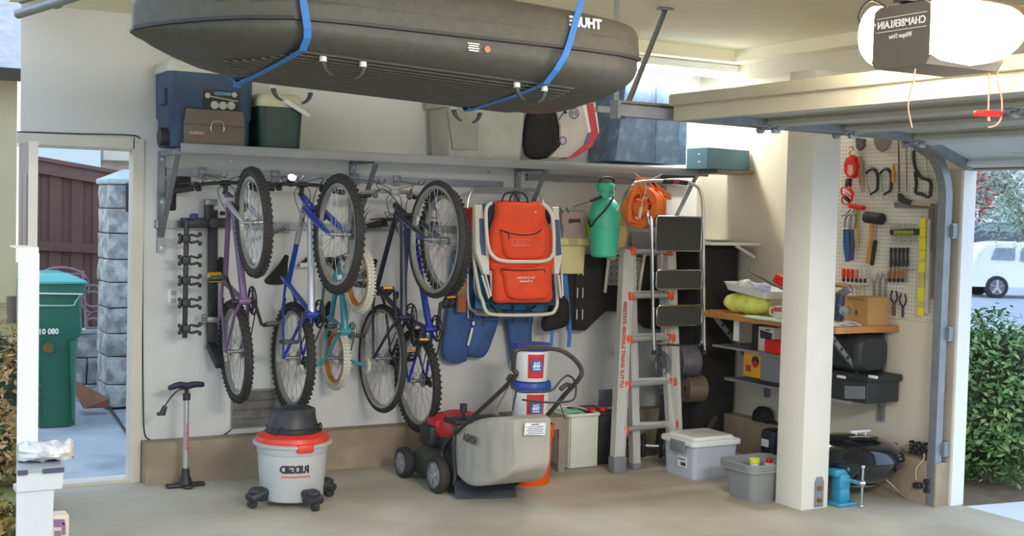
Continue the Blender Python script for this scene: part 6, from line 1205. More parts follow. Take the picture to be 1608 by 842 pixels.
# grill
fo = at(1395, 781, 'Z', 0); kc = Vector((fo.x-.23, fo.y+.12, 0)); 
zc = at(1350, 716, 'Y', kc.y).z; kc.x = at(1340, 716, 'Y', kc.y).x; R_ = at(1396, 716, 'Y', kc.y).x-kc.x
kb = mat('enamel_black', (22, 24, 30), .12, var=.05, coat=.8)
t = thing('kettle_grill', (kc.x, kc.y, 0), 'small round black kettle barbecue on the floor behind the pillar', 'barbecue')
T = Matrix.Translation((kc.x, kc.y, zc))
m = MB(T); m.lathe([(R_*1.0, .0), (R_*1.01, .01), (R_*.99, .02), (R_*.92, .065), (R_*.75, .105), (R_*.45, .13), (0, .14)], n=48); m.build('lid', kb, t)
m = MB(T); m.lathe([(R_*.98, -.002), (R_*.97, -.03), (R_*.86, -.085), (R_*.62, -.13), (R_*.3, -.155), (0, -.16)], n=48); m.build('bowl', kb, t)
m = MB(T); m.box((0.05, -.0, .155), (.16, .03, .018), bev=.006); m.box((0.01, 0, .14), (.012, .02, .03)); m.box((.09, 0, .135), (.012, .02, .03)); m.build('handle', whitepl, t)
m = MB(T); z = -zc+.085; m.lathe([(0, z), (R_*.45, z), (R_*.5, z+.012), (R_*.47, z+.012), (R_*.42, z+.006), (0, z+.006)], n=32); m.build('ash_catcher', alu, t)
for a in (-.7, 1.6, 3.7):
    m = MB(T); m.tube([Vector((math.cos(a)*R_*.6, math.sin(a)*R_*.6, -.12)), Vector((math.cos(a)*R_*1.05, math.sin(a)*R_*1.05, -zc+.006))], .006); m.build('leg', steel, t)
# vise
vq = at(1316, 799, 'Z', 0); tv = mat('vise_teal', (48, 146, 182), .35, var=.1, coat=.3)
vq.x = 5.44; vq.y = at(1322, 797, 'Z', 0).y; t = thing('bench_vise', (vq.x, vq.y, 0), 'turquoise bench vise standing on the floor beside the white pillar', 'vise')
T = Matrix.Translation((vq.x, vq.y+.06, 0))
m = MB(T); m.box((0, 0, .012), (.15, .14, .024), bev=.008); m.box((0, .0, .06), (.085, .09, .09), bev=.02); m.box((0, 0, .14), (.085, .08, .10), bev=.012); m.build('body', tv, t)
m = MB(T); m.box((-.02, .0, .20), (.12, .075, .045), bev=.012); m.box((.05, -.01, .225), (.09, .09, .03), bev=.008); m.build('jaw', tv, t)
m = MB(T); m.cyl((.05, -.03, .15), (.05, -.12, .15), .018); m.ball((.05, -.125, .15), .022); m.cyl((.052, -.125, .245), (.05, -.125, .01), .0075); m.ball((.052, -.125, .248), .013); m.ball((.05, -.125, .012), .013); m.build('screw_handle', chrome, t)
# ledge things
t = thing('light_string_box', at(1440, 705, 'X', 5.97), 'cluster of small chrome and black sockets on the concrete ledge near the door track', 'socket set'); m = MB(); m2 = MB()
for i in range(5):
    for j in range(4): p = at(1429+i*5.4, 694+j*5.2+i*1.0, 'X', 5.965); (m if (i+j) % 2 else m2).cyl(p, p+X*.03, .0095, n=10)
m.build('socket', chrome, t); m2.build('dark_socket', black, t)
m = MB(); xbar(m, (1396, 700), (1424, 707), 5.965, .022, .022, .006); tag(m.build('metal_tube', galv), 'grey metal tube lying on the concrete ledge left of the chrome sockets', 'tube')
m = MB(); xbar(m, (1384, 692), (1408, 699), 5.962, .03, .022, .010); tag(m.build('dark_glove', black), 'dark rolled glove lying on the concrete ledge right of the barbecue', 'glove')
m = MB(); m.tube(smoothpts([at(1451, 713, 'X', 5.9), at(1450, 722, 'X', 5.92), at(1440, 734, 'X', 5.92), at(1438, 745, 'X', 5.92), at(1439, 754, 'X', 5.92)]), .0035); tag(m.build('sensor_wire', mat('wire_cream', (214, 204, 178))), 'cream wire hanging down the stem wall beside the door track', 'wire')
t = thing('door_sensor', at(1448, 770, 'X', 5.92), 'small black door safety sensor low on the door track', 'sensor'); m = MB(); xbar(m, (1436, 762), (1447, 763), 5.915, .04, .035, .006); m.build('sensor_body', black, t); m = MB(); xbar(m, (1452, 756), (1461, 757), 5.93, .03, .03, .006); xbar(m, (1452, 770), (1461, 771), 5.93, .03, .03, .006); xbar(m, (1456, 754), (1456, 772), 5.93, .02, .03, .004); m.build('mount', black, t)
m = MB(); p = at(1182, 632, 'X', 5.9); 
c = at(1195, 640, 'X', 5.90); cz = .268; t = thing('baseball_cap', (5.97, c.y, cz), 'black cap resting on the concrete ledge left of the white pillar', 'cap'); T = Matrix.Translation((5.975, at(1194, 640, 'X', 5.93).y+.02, cz))
m.b.free(); m = MB(T); m.lathe([(.075, 0), (.077, .03), (.068, .065), (.04, .095), (0, .105)], n=24, sy=1.15, sx=.9); m.build('crown', blackfab, t); m = MB(T); m.loft([[Vector((.05*math.cos(a)-.0, -.07-.10*s*abs(math.sin(a)), .008-.012*s)) for a in [PI*j/10 for j in range(11)]] for s in (0, .5, 1.0)], close=False, cap=False); o = m.build('peak', blackfab, t); o.modifiers.new('th', 'SOLIDIFY').thickness = .004
t = thing('black_jug', at(1215, 708, 'X', 5.7), 'black and blue plastic canister on the floor beside the white pillar', 'canister'); jb = at(1216, 745, 'Z', 0)
q = Vector((5.66, at(1215, 720, 'X', 5.66).y, 0)); zt3 = at(1215, 673, 'X', 5.66).z; m = MB(); m.box(q+Z*zt3/2, (.14, .14, zt3), bev=.03); m.build('body', mat('jug_black', (36, 40, 54), .4), t); m = MB(); m.box(q+Vector((-.071, .01, zt3*.7)), (.004, .07, .05)); m.build('label', whitepl, t); m = MB(); m.box(q+Vector((-.071, -.02, zt3*.35)), (.006, .06, .05), bev=.01); m.build('blue_patch', mat('patch_blue', (90, 140, 180)), t)
# ------------------------------------------------------------------ left foreground
kx = lambda yy_: yy_*k_edge
k_edge = k_ed = at(27.5, 500, 'Y', 5.0).x/5.0
yf = 6.0; zf = at(50, 391, 'Y', yf).z; xr = at(60, 500, 'Y', yf).x
t = thing('upright_freezer', ((yf*k_ed+xr)/2, yf+.3, 0), 'white upright freezer standing at the left edge in front of the side door', 'freezer')
fzm = mat('freezer_white', (236, 238, 242), .35, var=.01)
xl0 = yf*k_edge; xl1 = (yf+.28)*k_edge
m = MB(); m.loft([[Vector((xl0, yf, z)), Vector((xr, yf, z)), Vector((xr+.005, yf+.28, z)), Vector((xl1+.004, yf+.28, z))] for z in (.03, zf)], smooth=False); m.build('body', fzm, t)
m = MB(); m.loft([[Vector((xl0-.0, yf-.02, z)), Vector((xr, yf-.02, z)), Vector((xr, yf-.003, z)), Vector((xl0, yf-.003, z))] for z in (.08, zf-.02)], smooth=False); m.build('door', fzm, t)
m = MB(); m.box(((xl0+xr)/2, yf+.13, zf+.004), (xr-xl0, .25, .008)); m.build('top_panel', mat('freezer_top', (232, 226, 208)), t)
m = MB(); m.box(((xl0+xr)/2, yf+.1, .015), (xr-xl0-.02, .2, .03)); m.build('plinth', greypl, t)
yt = 4.55; gb = mat('bin_grey_light', (196, 200, 208), .5, var=.03); ztb = at(60, 742, 'Y', yt).z; xa = yt*k_edge+.002; xb_ = at(100, 742, 'Y', yt).x; xbb = at(84, 830, 'Y', yt).x
t = thing('tall_grey_bin', ((xa+xb_)/2, yt+.12, 0), 'pale grey tall plastic bin with a flat lid in the left foreground', 'bin')
m = MB(); rs = []
for z, xx in ((0, xbb-.03), (ztb*.5, xbb-.01), (at(90, 766, 'Y', yt).z, at(86, 790, 'Y', yt).x)): rs.append([Vector((xa, yt+.01, z)), Vector((xx, yt+.01, z)), Vector((xx+.004, yt+.25, z)), Vector((xa+.035, yt+.25, z))])
m.loft(rs, smooth=False); m.build('body', gb, t)
m = MB(); zr = at(90, 768, 'Y', yt).z; m.loft([[Vector((xa, yt, z)), Vector((x_, yt, z)), Vector((x_+.004, yt+.28, z)), Vector((xa+.038, yt+.28, z))] for z, x_ in ((zr-.0, xb_-.004), (ztb, xb_))], smooth=False); m.build('rim', gb, t)
m = MB(); m.loft([[Vector((xa, yt-.004, z)), Vector((xb_+.004, yt-.004, z)), Vector((xb_+.008, yt+.285, z)), Vector((xa+.04, yt+.285, z))] for z in (ztb, ztb+.016)], smooth=False); m.build('lid', mat('lid_grey', (150, 154, 160), .4), t)
m = MB(); m.bx((xa+.002, yt-.010, ztb-.004), (at(43, 740, 'Y', yt).x, yt-.003, ztb+.012)); m.bx((at(67, 740, 'Y', yt).x, yt-.010, ztb-.004), (xb_, yt-.003, ztb+.012)); m.build('lid_latch', mat('latch_navy', (60, 68, 96)), t)
m = MB(); zz = ztb+.017; rs = []
for i in range(13):
    s = i/12; w_ = .07*math.sin(PI*min(1, max(.03, s)))**.5; rs.append([Vector((xa+.02+s*.19, yt+.12+w_*1.1*math.cos(a)*(1+.3*noise.noise(Vector((s*7, a*2, 0)))), zz+.034+.032*math.sin(a)*(1+.5*noise.noise(Vector((s*8, a*2, 3)))))) for a in [2*PI*j/18 for j in range(18)]])
m.loft(rs); tag(m.build('plastic_bag', mat('bag_clear', (204, 204, 206), .2, var=.25, scale=24, coat=.5, bump=.6, bscale=50), None, autosmooth=25), 'crumpled clear plastic bag lying on the lid of the tall grey bin', 'bag')
cq = at(97, 842, 'Y', 4.95); ctop = at(97, 809, 'Y', 4.95); t = thing('carton', (cq.x, 5.0, 0), 'small cream carton with purple blocks standing behind the tall grey bin', 'carton')
m = MB(); m.bx((at(84, 820, 'Y', 4.95).x-.03, 4.95, 0), (at(109, 820, 'Y', 4.95).x, 5.03, ctop.z), bev=.008); m.build('box', mat('carton_cream', (222, 214, 196), .6, col2=(200, 188, 164), cscale=12), t)
m = MB(); 
for x0, y0, x1, y1 in ((85, 816, 102, 821), (85, 821, 101, 828), (86, 834, 96, 842), (98, 821, 103, 840)): slab(m, [(x0, y0), (x1, y0), (x1, y1), (x0, y1)], 4.946, .003)
m.build('purple_print', mat('print_purple', (130, 100, 150)), t)
# ------------------------------------------------------------------ outside, beyond the left doorway
pav = mat('path_concrete', (160, 166, 172), .8, var=.12, scale=2, bump=.2, col2=(128, 136, 142), cscale=1.3, cthr=(.45, .6))
m = MB(); m.prism([(7.8*k, 7.8), (4.5, 7.8), (4.5, 11.6), (11.6*k, 11.6)], -.14, -.02); struct(m.build('path', pav))
m = MB(); m.bx((-30, -20, -.34), (6.1, 40, -.14)); 
lawn = mat('lawn', (134, 128, 74), .95, var=.3, scale=3, bump=.8, bscale=20, col2=(150, 126, 84), cscale=1.4)
struct(m.build('lawn_ground', lawn))
def up(x, y_, yy_): return at(x, y_, 'Y', yy_)
wg = mat('bin_green', (44, 108, 86), .5, var=.08); YB = 9.75
b0 = at(100, 671, 'Z', -.02); YB = b0.y
t = thing('wheelie_bin', (at(80, 671, 'Z', -.02).x, YB+.3, -.02), 'green wheeled rubbish bin outside the left doorway', 'rubbish bin')
def ringxy(x0, x1, y0, y1, z, r=.04): return [Vector(((x0+x1)/2+p[0], (y0+y1)/2+p[1], z)) for p in rrect(x1-x0, y1-y0, r)]
zt4 = up(100, 446, YB).z; zl = up(100, 530, YB).z
xr0, xr1, xr2 = up(115, 660, YB).x, up(128, 530, YB).x, up(134, 450, YB).x; xl = up(34, 500, YB+.5).x
m = MB(); m.loft([ringxy(xl+.06, xr0, YB, YB+.50, -.015), ringxy(xl+.03, xr1-.02, YB, YB+.58, zl-.01), ringxy(xl, xr1+.01, YB-.015, YB+.6, zl+.02), ringxy(xl, xr2-.03, YB-.02, YB+.62, zt4-.08), ringxy(xl-.02, xr2, YB-.05, YB+.66, zt4-.07), ringxy(xl-.02, xr2+.005, YB-.05, YB+.66, zt4)]); m.build('body', wg, t)
m = MB(); m.loft([ringxy(xl-.02, xr2+.01, YB-.07, YB+.68, zt4+.004), ringxy(xl-.02, xr2+.01, YB-.07, YB+.68, zt4+.02), ringxy(xl+.05, xr2-.11, YB+.0, YB+.58, zt4+.075), ringxy(xl+.1, xr2-.16, YB+.05, YB+.5, zt4+.08)]); m.build('lid', mat('bin_lid_green', (78, 168, 162), .35, var=.05), t)
m = MB(); ptube(m, [(60, 530-50), (112, 480), (118, 475), (131, 455)], YB-.03, .007, 3); m.build('rim_line', mat('bin_line', (150, 190, 170)), t)
m = MB(); ptube(m, [(60, 536-95+20), (130, 462)], YB-.055, .006, 3); m.text('080 0119', up(70, 521, YB-.03), .058, X, Z, .012, bold=.002, width=.20); m.build('stencil_number', lett, t)
m = MB(); p = up(75, 546, YB-.02); m.cyl(p, p-Y*.03, .035, n=20); m.torus(p-Y*.03, .035, .006, (0, 1, 0), 20, 5); m.build('axle_boss', mat('boss_brown', (110, 86, 50)), t)
m = MB(); m.loft([[up(x, y_, YB-.02) for x, y_ in ((108, 535), (120, 536), (118, 668), (112, 668), (110, 610))], [up(x, y_, YB-.05) for x, y_ in ((110, 537), (118, 538), (116, 660), (113, 660), (112, 610))]], smooth=False); m.build('corner_ridge', wg, t)
fn = mat('fence_brown', (98, 74, 68), .8, var=.1, scale=5)
t = thing('board_fence', (1.9, 11.9, 0), 'dark brown vertical board fence beyond the left doorway', 'fence'); YF = 12.0
fx0, fx1 = up(43, 300, YF).x, up(196, 300, YF).x; zb_ = -.14
def fz(x_, ya, yb): q0, q1 = up(54, ya, YF), up(185, yb, YF); return q0.z+(q1.z-q0.z)*(x_-q0.x)/(q1.x-q0.x)
nb_ = 9; 
for i in range(nb_):
    xa_ = fx0+(fx1-fx0)*i/nb_; xb2 = fx0+(fx1-fx0)*(i+1)/nb_; off = .02*(i % 2)
    m = MB(); m.loft([[Vector((xa_, YF+off, z0)), Vector((xb2+.01, YF+off, z1)), Vector((xb2+.01, YF+off+.02, z1)), Vector((xa_, YF+off+.02, z0))] for z0, z1 in ((zb_, zb_), (fz(xa_, 256, 280), fz(xb2, 256, 280)))], smooth=False); m.build('board', fn, t)
for (ya, yb, dy, th, nm) in ((245, 268, -.06, .13, 'cap_rail'), (250, 273, -.03, .05, 'top_rail'), (378, 385, -.03, .05, 'middle_rail')):
    h_ = {'cap_rail': .035, 'top_rail': .12, 'middle_rail': .085}[nm]; m = MB(); m.loft([[Vector((x_, YF+dy+q, fz(x_, ya, yb)+z)) for q, z in ((0, 0), (th, 0), (th, -h_), (0, -h_))] for x_ in (fx0, fx1)], smooth=False); m.build(nm, mat('fence_cap', (112, 84, 78), .7) if nm != 'middle_rail' else fn, t)
stone = mat('split_block', (150, 152, 154), .9, var=.25, scale=16, bump=1.0, bscale=28, col2=(190, 192, 192), cscale=9)
def block(m, a, b, seed):
    t_ = MB(); t_.bx(a, b, bev=.012, seg=3); bmesh.ops.subdivide_edges(t_.b, edges=t_.b.edges[:], cuts=2, use_grid_fill=True)
    for v in t_.b.verts: v.co.y += .03*noise.noise(v.co*9+Vector((seed, 0, 0))); v.co.x += .012*noise.noise(v.co*11+Vector((0, seed, 0)))
    t_.b.verts.index_update(); m.raw([v.co.copy() for v in t_.b.verts], [[v.index for v in f.verts] for f in t_.b.faces]); t_.b.free()
YP = 10.6; px0 = up(169, 500, YP).x; px1 = px0+.46
zp = [up(200, q, YP).z for q in (640, 604, 560, 524, 484, 444, 408, 367, 328, 290)]
t = thing('stone_pillar', (px0+.23, YP+.2, -.02), 'rough split block gate pillar with a smooth cap outside the doorway', 'pillar')
for i in range(9): m = MB(); block(m, (px0, YP, zp[i]+.004), (px1, YP+.42, zp[i+1]-.004), i*3.1); m.build('block', stone, t)
m = MB(); m.bx((px0-.02, YP-.02, zp[-1]), (px1, YP+.44, zp[-1]+.05), bev=.015); m.loft([[Vector((px0-.0, YP-.0, zp[-1]+.05)), Vector((px1, YP, zp[-1]+.05)), Vector((px1, YP+.42, zp[-1]+.05)), Vector((px0, YP+.42, zp[-1]+.05))], [Vector((px0+.16, YP+.2, zp[-1]+.13)), Vector((px1-.1, YP+.2, zp[-1]+.13)), Vector((px1-.1, YP+.22, zp[-1]+.13)), Vector((px0+.16, YP+.22, zp[-1]+.13))]], smooth=False); m.build('cap', mat('cap_stone', (176, 188, 194), .8), t)
m = MB(); q = up(203, 310, YP-.03); m.box(q, (.05, .05, .24), bev=.01); m.build('hinge_box', black, t)
YW = 11.2; zw = [up(140, q, YW).z for q in (636, 604, 562, 524)]; t = thing('stone_wall', (1.9, YW+.1, -.02), 'low split block garden wall topped by dark ironwork between bin and pillar', 'wall')
for i in range(3):
    for j in range(4):
        x0_ = px0-1.5+j*.42+(i % 2)*.2; x1_ = min(px0+.1, x0_+.41); x0_ = max(up(38, 500, YW+.2).x, x0_)
        if x1_-x0_ > .05: m = MB(); block(m, (x0_, YW, zw[i]+.004), (x1_, YW+.2, zw[i+1]-.004), i*7+j); m.build('block', stone, t)
m = MB(); m.bx((up(38, 500, YW+.2).x, YW-.01, zw[3]), (px0+.1, YW+.22, zw[3]+.03)); m.build('coping', mat('cap_stone', (176, 188, 194)), t)
t = thing('iron_scrollwork', (1.7, YW+.1, zw[3]+.03), 'pale curled wrought iron panel standing on the low garden wall behind the bin', 'ironwork'); irn = mat('iron_pale', (150, 128, 132), .6)
for i, (cx_, cy_, rx, ry) in enumerate(((96, 445, 42, 25), (96, 447, 34, 18), (146, 470, 18, 22), (146, 470, 14, 12), (150, 506, 16, 15), (146, 508, 12, 8), (120, 450, 20, 20))):
    m = MB(); m.tube([up(cx_+rx*math.cos(a), cy_+ry*math.sin(a), YW+.06) for a in [2*PI*j/24 for j in range(24)]], .010, 6, True); m.build('scroll', irn, t)
m = MB(); ptube(m, [(130, 425), (136, 520)], YW+.06, .012); m.build('bar', irn, t)
m = MB(); ps = [at(118, 598, 'Y', 10.7), at(172, 626, 'Y', 10.4), at(172, 640, 'Y', 10.4), at(118, 640, 'Y', 10.7)]
m.loft([[p for p in (ps[0], ps[1], ps[2], ps[2]+Vector((-.2, 0, 0)), ps[0]-Z*.1)], [p+Y*.05 for p in (ps[0], ps[1], ps[2], ps[2]+Vector((-.2, 0, 0)), ps[0]-Z*.1)]], smooth=False); tag(m.build('leaning_plank', mat('plank_red', (134, 84, 62), .8)), 'reddish wooden plank leaning against the garden wall behind the bin', 'plank')
m = MB(); m.tube(smoothpts([at(172, 640, 'Z', -.01), at(185, 658, 'Z', -.01), at(205, 688, 'Z', -.01)]), .010); tag(m.build('drain_hose', black), 'thin black hose lying on the path outside the doorway', 'hose')
t = thing('neighbour_house', (4, 19, 0), 'pale neighbouring house beyond the board fence', 'house')
hwm = mat('house_paleblue', (214, 226, 232), .8, var=.02); hx = up(158, 250, 18.0).x
m = MB(); m.loft([[Vector((up(44, 250, 18).x, 18, z)), Vector((hx, 18, z)), Vector((hx, 21, z)), Vector((up(44, 250, 21).x, 21, z))] for z in (-.2, 5.2)], smooth=False); m.build('wall', hwm, t); m = MB(); m.bx((hx, 18.6, -.2), (hx+6, 21, 5.2)); m.build('side_wall', mat('house_cream', (206, 196, 184), .8), t)
m = MB(); p = up(170, 238, 18.3); m.bx((hx+.1, 18.3, p.z-.12), (hx+2, 18.6, p.z+.02)); m.build('eave', trimp, t)
# beyond the end of the back wall
t = thing('far_house', (1, 24, 0), 'blurred cream house with pale grey roof at the far left edge', 'house')
gz = lambda yp, yy_: at(12, yp, 'Y', yy_).z
m = MB(); m.bx((-3, 24, -.3), (at(26, 300, 'Y', 24).x, 27, gz(125, 24))); m.build('wall', mat('far_cream', (206, 194, 160), .9, var=.06, scale=.8), t)
e0 = at(0, 106, 'Y', 23.4); m = MB(); m.loft([[Vector((x_, 23.4, gz(106, 23.4))), Vector((x_, 23.4, gz(106, 23.4)-.0)), Vector((x_, 30, gz(106, 23.4)+4.2)), Vector((x_, 30, gz(106, 23.4)+4.0)), Vector((x_, 23.5, gz(106, 23.4)-.1))] for x_ in (-3, e0.x+1.0)], smooth=False); m.build('roof', mat('far_roof', (190, 186, 188), .9, var=.12, scale=6), t)
m = MB(); m.bx((-3, 23.35, gz(126, 23.35)), (e0.x+1.0, 23.45, gz(107, 23.35))); m.build('gutter', mat('gutter_dark', (60, 56, 52)), t)
def foliage(name, c, r3, n, size, mts, label, cat='shrub', trunk=None, seed=1, group=None, shell=.55, core=None):
    rnd = random.Random(seed); t = thing(name, (c[0], c[1], c[2]-r3[2]), label, cat, group); m = MB()
    c = Vector(c)
    for i in range(n):
        u = Vector((rnd.gauss(0, 1), rnd.gauss(0, 1), rnd.gauss(0, 1))).normalized(); q = (shell+(1-shell)*rnd.random())*(1+.25*noise.noise(u*2.3+Vector((seed, 0, 0)))); p = c+Vector((u.x*r3[0], u.y*r3[1], u.z*r3[2]))*q
        a = Vector((rnd.gauss(0, 1), rnd.gauss(0, 1), rnd.gauss(0, .7))).normalized(); b = a.cross(u+Vector((.01, .3, .2))).normalized(); s = size*(.6+.8*rnd.random()); m.mi = rnd.randrange(len(mts))
        m.raw([p-a*s, p+b*s*.42+u*s*.15, p+a*s, p-b*s*.42+u*s*.15], [(0, 1, 2, 3)], smooth=False)
    m.build('foliage', mts, t)
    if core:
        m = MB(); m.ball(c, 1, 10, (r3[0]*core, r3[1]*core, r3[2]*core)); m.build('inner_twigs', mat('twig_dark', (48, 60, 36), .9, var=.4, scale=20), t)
    if trunk: m = MB(); m.tube(trunk, [.06 if r3[0] < 1 else .14]*len(trunk), 8); m.build('stem', mat('bark', (100, 82, 68), .9), t)
    return t
br1, br2, br3 = mat('dry_leaf', (166, 130, 88), .9), mat('dry_leaf2', (192, 156, 116), .9), mat('dry_leaf3', (140, 120, 60), .9)
for i, (yp, yy_, r) in enumerate(((620, 9.6, .34), (700, 8.6, .26), (575, 12.5, .4))):
    c = at(9, yp, 'Y', yy_); foliage('dry_shrub', (c.x-.12, yy_, c.z), (r, r, r*1.2), 1500, .035, [br1, br2, br3], 'dry brown shrub at the far left edge, %s one' % ('middle', 'lowest', 'farthest')[i], seed=i+3, trunk=[(c.x-.12, yy_, -.14), (c.x-.12, yy_, c.z)], shell=.1, core=.6)
c = at(12, 800, 'Y', 7.2); foliage('grass_tuft', (c.x-.22, 7.2, -.0), (.24, .5, .16), 1400, .05, [mat('grass_green', (130, 144, 60), .9), br1, mat('grass_olive', (150, 140, 70), .9)], 'yellow green grass tuft at the bottom left edge', 'grass', seed=9, shell=.05)
m = MB(); p, q = at(18, 465, 'Y', 20), at(18, 600, 'Y', 20); m.cyl(p, q, .07); tag(m.build('fence_post', mat('post_brown', (110, 96, 80))), 'dark brown post standing before the far cream house', 'post')
# ------------------------------------------------------------------ street seen through the big opening
drv = mat('driveway', (214, 222, 230), .8, var=.05, scale=1, bump=.1)
m = MB(); m.loft([[Vector((6.13, -8, 0)), Vector((6.13, 5.1, 0)), Vector((14, 5.1, -.30)), Vector((14, -8, -.30))], [Vector((6.13, -8, -.3)), Vector((6.13, 5.1, -.3)), Vector((14, 5.1, -.6)), Vector((14, -8, -.6))]], smooth=False); struct(m.build('driveway', drv))
m = MB(); m.bx((6.2, 5.155, -.4), (14, 40, -.03)); struct(m.build('planting_bed', mat('soil', (110, 96, 80), .95, var=.2, scale=8)))
GZ = -.47; st_m = mat('asphalt', (166, 176, 190), .85, var=.05, scale=1)
m = MB(); m.bx((14, -30, GZ-.3), (90, 90, GZ-.02)); struct(m.build('street_road', st_m))
m = MB(); a = at(1530, 432, 'Z', GZ); m.bx((40, 10, GZ-.1), (60, 80, GZ+.10)); m.b.free()
lv = [mat('leaf_a', (78, 118, 66), .6, var=.2), mat('leaf_b', (112, 150, 90), .6, var=.2), mat('leaf_c', (60, 96, 56), .6, var=.2), mat('leaf_d', (146, 172, 112), .5, var=.2)]
for i, (x_, y_, z_, r3) in enumerate(((7.02, 5.72, .52, (.46, .52, .62)), (7.75, 5.95, .45, (.45, .5, .55)))):
    foliage('green_bush', (x_, y_, z_), r3, 9000 if i == 0 else 5000, .028, lv, ('dense green bush just outside the garage opening' if i == 0 else 'green bush behind the one nearest the garage opening'), seed=20+i, trunk=[(x_, y_, -.03), (x_, y_, z_)], shell=.55, core=.72)
# vehicles on a frame: forward along the street
def road(px, py): return at(px, py, 'Z', GZ)
def car(name, label, pos, head, paint, glassm, suv):
    Mx = Matrix.Translation(pos) @ Matrix.Rotation(head, 4, 'Z'); t = thing(name, pos, label, 'car')
    L, Wd = 4.5, 1.76
    if suv: prof = [(-2.2, .42), (-2.22, .75), (-2.12, 1.02), (-1.95, 1.35), (-1.72, 1.62), (-1.2, 1.70), (.3, 1.70), (.62, 1.62), (1.05, 1.18), (1.9, 1.10), (2.18, .95), (2.25, .55), (2.2, .35), (-2.15, .33)]; win = [((-1.55, 1.16), (-.85, 1.16), (-.85, 1.52), (-1.42, 1.52)), ((-.68, 1.14), (.22, 1.12), (.12, 1.54), (-.62, 1.54)), ((.32, 1.12), (.92, 1.12), (.52, 1.52), (.28, 1.54))]
    else: prof = [(-2.3, .45), (-2.34, .8), (-2.2, 1.0), (-1.5, 1.06), (-1.0, 1.32), (-.55, 1.42), (.3, 1.43), (.75, 1.34), (1.35, 1.0), (2.1, .9), (2.35, .7), (2.35, .4), (-2.25, .36)]; win = [((-1.35, 1.06), (-.3, 1.06), (-.3, 1.34), (-.7, 1.34)), ((-.2, 1.06), (1.1, 1.02), (.62, 1.32), (-.2, 1.36))]
    m = MB(Mx); rs = []
    for yy_, kz in ((-Wd/2, .93), (-Wd/2+.06, 1.0), (0, 1.02), (Wd/2-.06, 1.0), (Wd/2, .93)): rs.append([Vector((x*(.97 if abs(yy_) > .85 else 1), yy_*(1 if z < 1.05 else .86), z if z < 1 else 1+(z-1)*kz)) for x, z in prof])
    m.loft(rs); m.build('body', paint, t, autosmooth=35)
    for s in (-1, 1):
        for w_ in win: m = MB(Mx); m.loft([[Vector((x, s*(Wd/2*.89+q-(z-1.1)*.03), z)) for x, z in w_] for q in (.035, .06)], smooth=False); m.build('window', glassm, t)
        for wx in (-1.38, 1.4):
            c = Vector((wx, s*(Wd/2-.08), .33)); m = MB(Mx); m.cyl(c-Y*.1, c+Y*.1, .34, n=32); wh = m.build('wheel', rubber, t); m = MB(Mx); m.cyl(c+Y*s*.095, c+Y*s*.108, .23, n=24); 
            m.build('rim', mat('rim_dark2', (110, 114, 122)), wh); m = MB(Mx)
            for i in range(5): a = i*2*PI/5+.3; v = Vector((math.cos(a), 0, math.sin(a))); m.bar(c+Y*s*.11, c+Y*s*.112+v*.22, .075, .02)
            m.build('spokes', steel, wh)
    m = MB(Mx); m.bx((-2.24, -.6, 1.05), (-2.02, .6, 1.5)) if False else None; m.b.free()
    for s in (-1, 1): m = MB(Mx); m.box((-2.2, s*.7, .85), (.16, .3, .15), bev=.02); m.build('tail_lamp', mat('lamp_red', (230, 50, 50), .3), t)
    m = MB(Mx); m.box((-2.2, 0, .42), (.16, 1.6, .16), bev=.03); m.build('bumper', paint, t)
    return t
gl = mat('car_glass', (120, 140, 160), .15, coat=.5); wc = mat('car_white', (236, 236, 234), .3, coat=.5, var=.01); bc_ = mat('car_navy', (46, 62, 92), .3, coat=.6)
wr_ = road(1563, 467); dirv = (wr_-CP); dirv.z = 0; dirv.normalize(); 
side = Vector((dirv.y, -dirv.x, 0)); ang = math.atan2(side.y, side.x)+.35
hv = Vector((math.cos(ang), math.sin(ang), 0)); lft = Vector((-hv.y, hv.x, 0))
pos = Vector((wr_.x, wr_.y, GZ-.02))+hv*1.38+lft*.8
car('parked_suv', 'white sport utility car parked on the street outside', pos, ang, wc, gl, True)
w2 = road(1545, 408); pos2 = Vector((w2.x, w2.y, GZ+.45)); w2 = at(1555, 405, 'Z', GZ+.35)
pos2 = Vector((w2.x, w2.y, 0)).normalized()*54; pos2.z = at(1550, 404, 'Y', pos2.y).z
car('parked_sedan', 'dark blue saloon car parked beyond the white car', pos2, ang+.25, bc_, gl, False)
m = MB(); g0 = Vector((dirv.x, dirv.y, 0))*44; m.box((g0.x, g0.y, GZ), (60, 3, .3), Matrix.Rotation(ang, 3, 'Z')); m.b.free()
m = MB(); g0 = dirv*49; m.box((g0.x, g0.y, GZ+.03), (60, 7, .3), Matrix.Rotation(ang, 3, 'Z')); struct(m.build('far_verge', mat('verge_green', (120, 160, 100), .95, var=.15)))
m = MB(); g0 = dirv*72; m.box((g0.x, g0.y, GZ+.15), (90, 38, .5), Matrix.Rotation(ang, 3, 'Z')); struct(m.build('far_street', st_m))
m = MB(); g0 = dirv*45.2; m.box((g0.x, g0.y, GZ+.04), (60, .35, .32), Matrix.Rotation(ang, 3, 'Z')); struct(m.build('kerb', drv))
t = thing('street_house', dirv*80, 'pale house across the street behind the trees', 'house'); g0 = dirv*80
m = MB(); m.box((g0.x, g0.y, 3.0), (30, 8, 7), Matrix.Rotation(ang, 3, 'Z')); m.build('wall', mat('street_wall', (222, 226, 232), .8), t)
m = MB(); Rz = Matrix.Rotation(ang, 4, 'Z'); T_ = Matrix.Translation((g0.x, g0.y, 6.4)) @ Rz; m.loft([[Vector((x_, -5, 0)), Vector((x_, 0, 2.4)), Vector((x_, 5, 0))] for x_ in (-16, 16)], M=T_, smooth=False); m.build('roof', mat('street_roof', (170, 160, 158), .9), t)
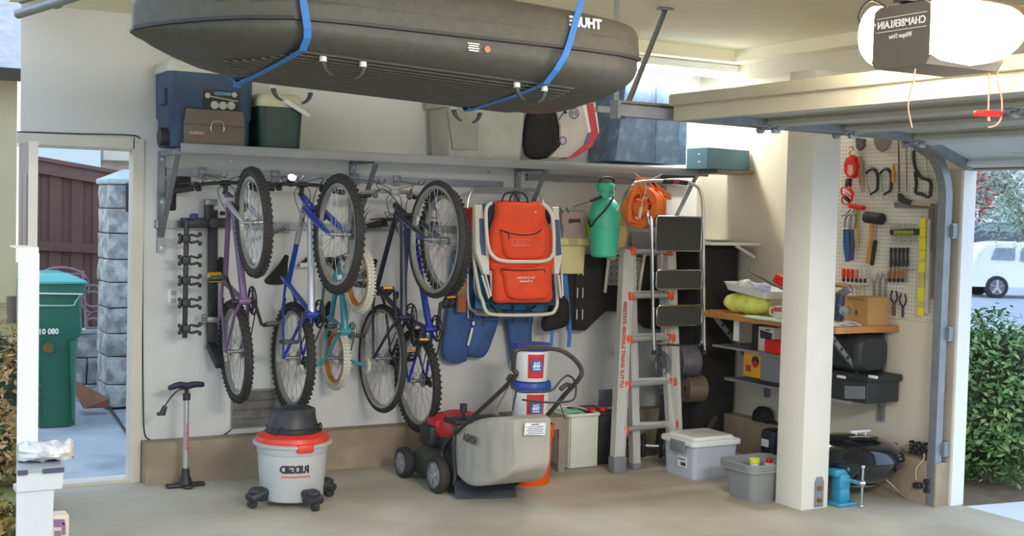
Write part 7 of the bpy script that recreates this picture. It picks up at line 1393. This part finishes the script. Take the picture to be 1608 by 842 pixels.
rl_ = [mat('leaf_red', (190, 76, 66), .8), mat('leaf_rust', (180, 110, 90), .8), mat('leaf_pinkgrey', (180, 150, 146), .8)]; pl_ = [mat('pine_a', (150, 170, 150), .8), mat('pine_b', (176, 184, 164), .8), mat('pine_c', (126, 148, 130), .8)]
c = at(1533, 315, 'Y', 34*.63) ; dd = lambda px, py, D: CP+((px-804)/CF*CR-(py-421)/CF*CU+_f)*D
c = dd(1530, 300, 36); foliage('red_leaf_tree', c, (1.0, 1.0, 1.1), 900, .11, rl_, 'red leaved tree on the street beside the opening edge', 'tree', trunk=[(c.x-.7, c.y+.9, GZ), (c.x-.1, c.y+.2, c.z)], seed=41, shell=.2)
c = dd(1600, 330, 30); foliage('pine_tree', c, (1.3, 1.3, 1.1), 1500, .06, pl_, 'grey green tree overhanging the parked cars', 'tree', trunk=[(c.x+.8, c.y-.6, GZ), (c.x+.4, c.y-.3, c.z)], seed=42, shell=.2)
c = dd(1572, 285, 33); foliage('street_tree', c, (1.1, 1.1, .9), 900, .07, pl_+rl_[2:], 'sparse tree high above the dark car across the street', 'tree', trunk=[(c.x+1.5, c.y-1.2, GZ), (c.x, c.y, c.z)], seed=43, shell=.1)

GROUPS = {'bicycle': 'bicycles hanging on the back wall', 'bike_hook': 'grey hooks above the bicycles', 'rail_hook': 'pegs on the lower wall rail', 'beach_chair': 'folded beach chairs on the back wall', 'pool_pail': 'stacked white pails with blue lids', 'grey_tub': 'nested grey tubs beside the pillar',
          'c_clamp': 'C clamps on the pegboard', 'chisel': 'black handled chisels on the pegboard', 'screwdriver': 'screwdrivers on the pegboard', 'wrench': 'wrenches on the pegboard', 'slip_pliers': 'blue handled pliers on the pegboard', 'pliers': 'open pliers on the pegboard', 'long_rod': 'steel rods on the pegboard',
          'tie_strap': 'blue straps round the roof box', 'storage_rail': 'grey rails on the back wall', 'peg_hook': 'small black hooks above the mauve pad', 'spray_can': 'red cans on the black box', 'manual': 'manuals under the bench', 'rag': 'rags in the white tray', 'dry_shrub': 'dry shrubs at the left edge', 'green_bush': 'green bushes outside the opening', 'cloth': 'mint cloths on the workbench'}
for o in bpy.data.objects:
    b = o.name.split('.')[0]
    if o.parent is None and b in GROUPS and 'label' in o and 'group' not in o: o['group'] = GROUPS[b]
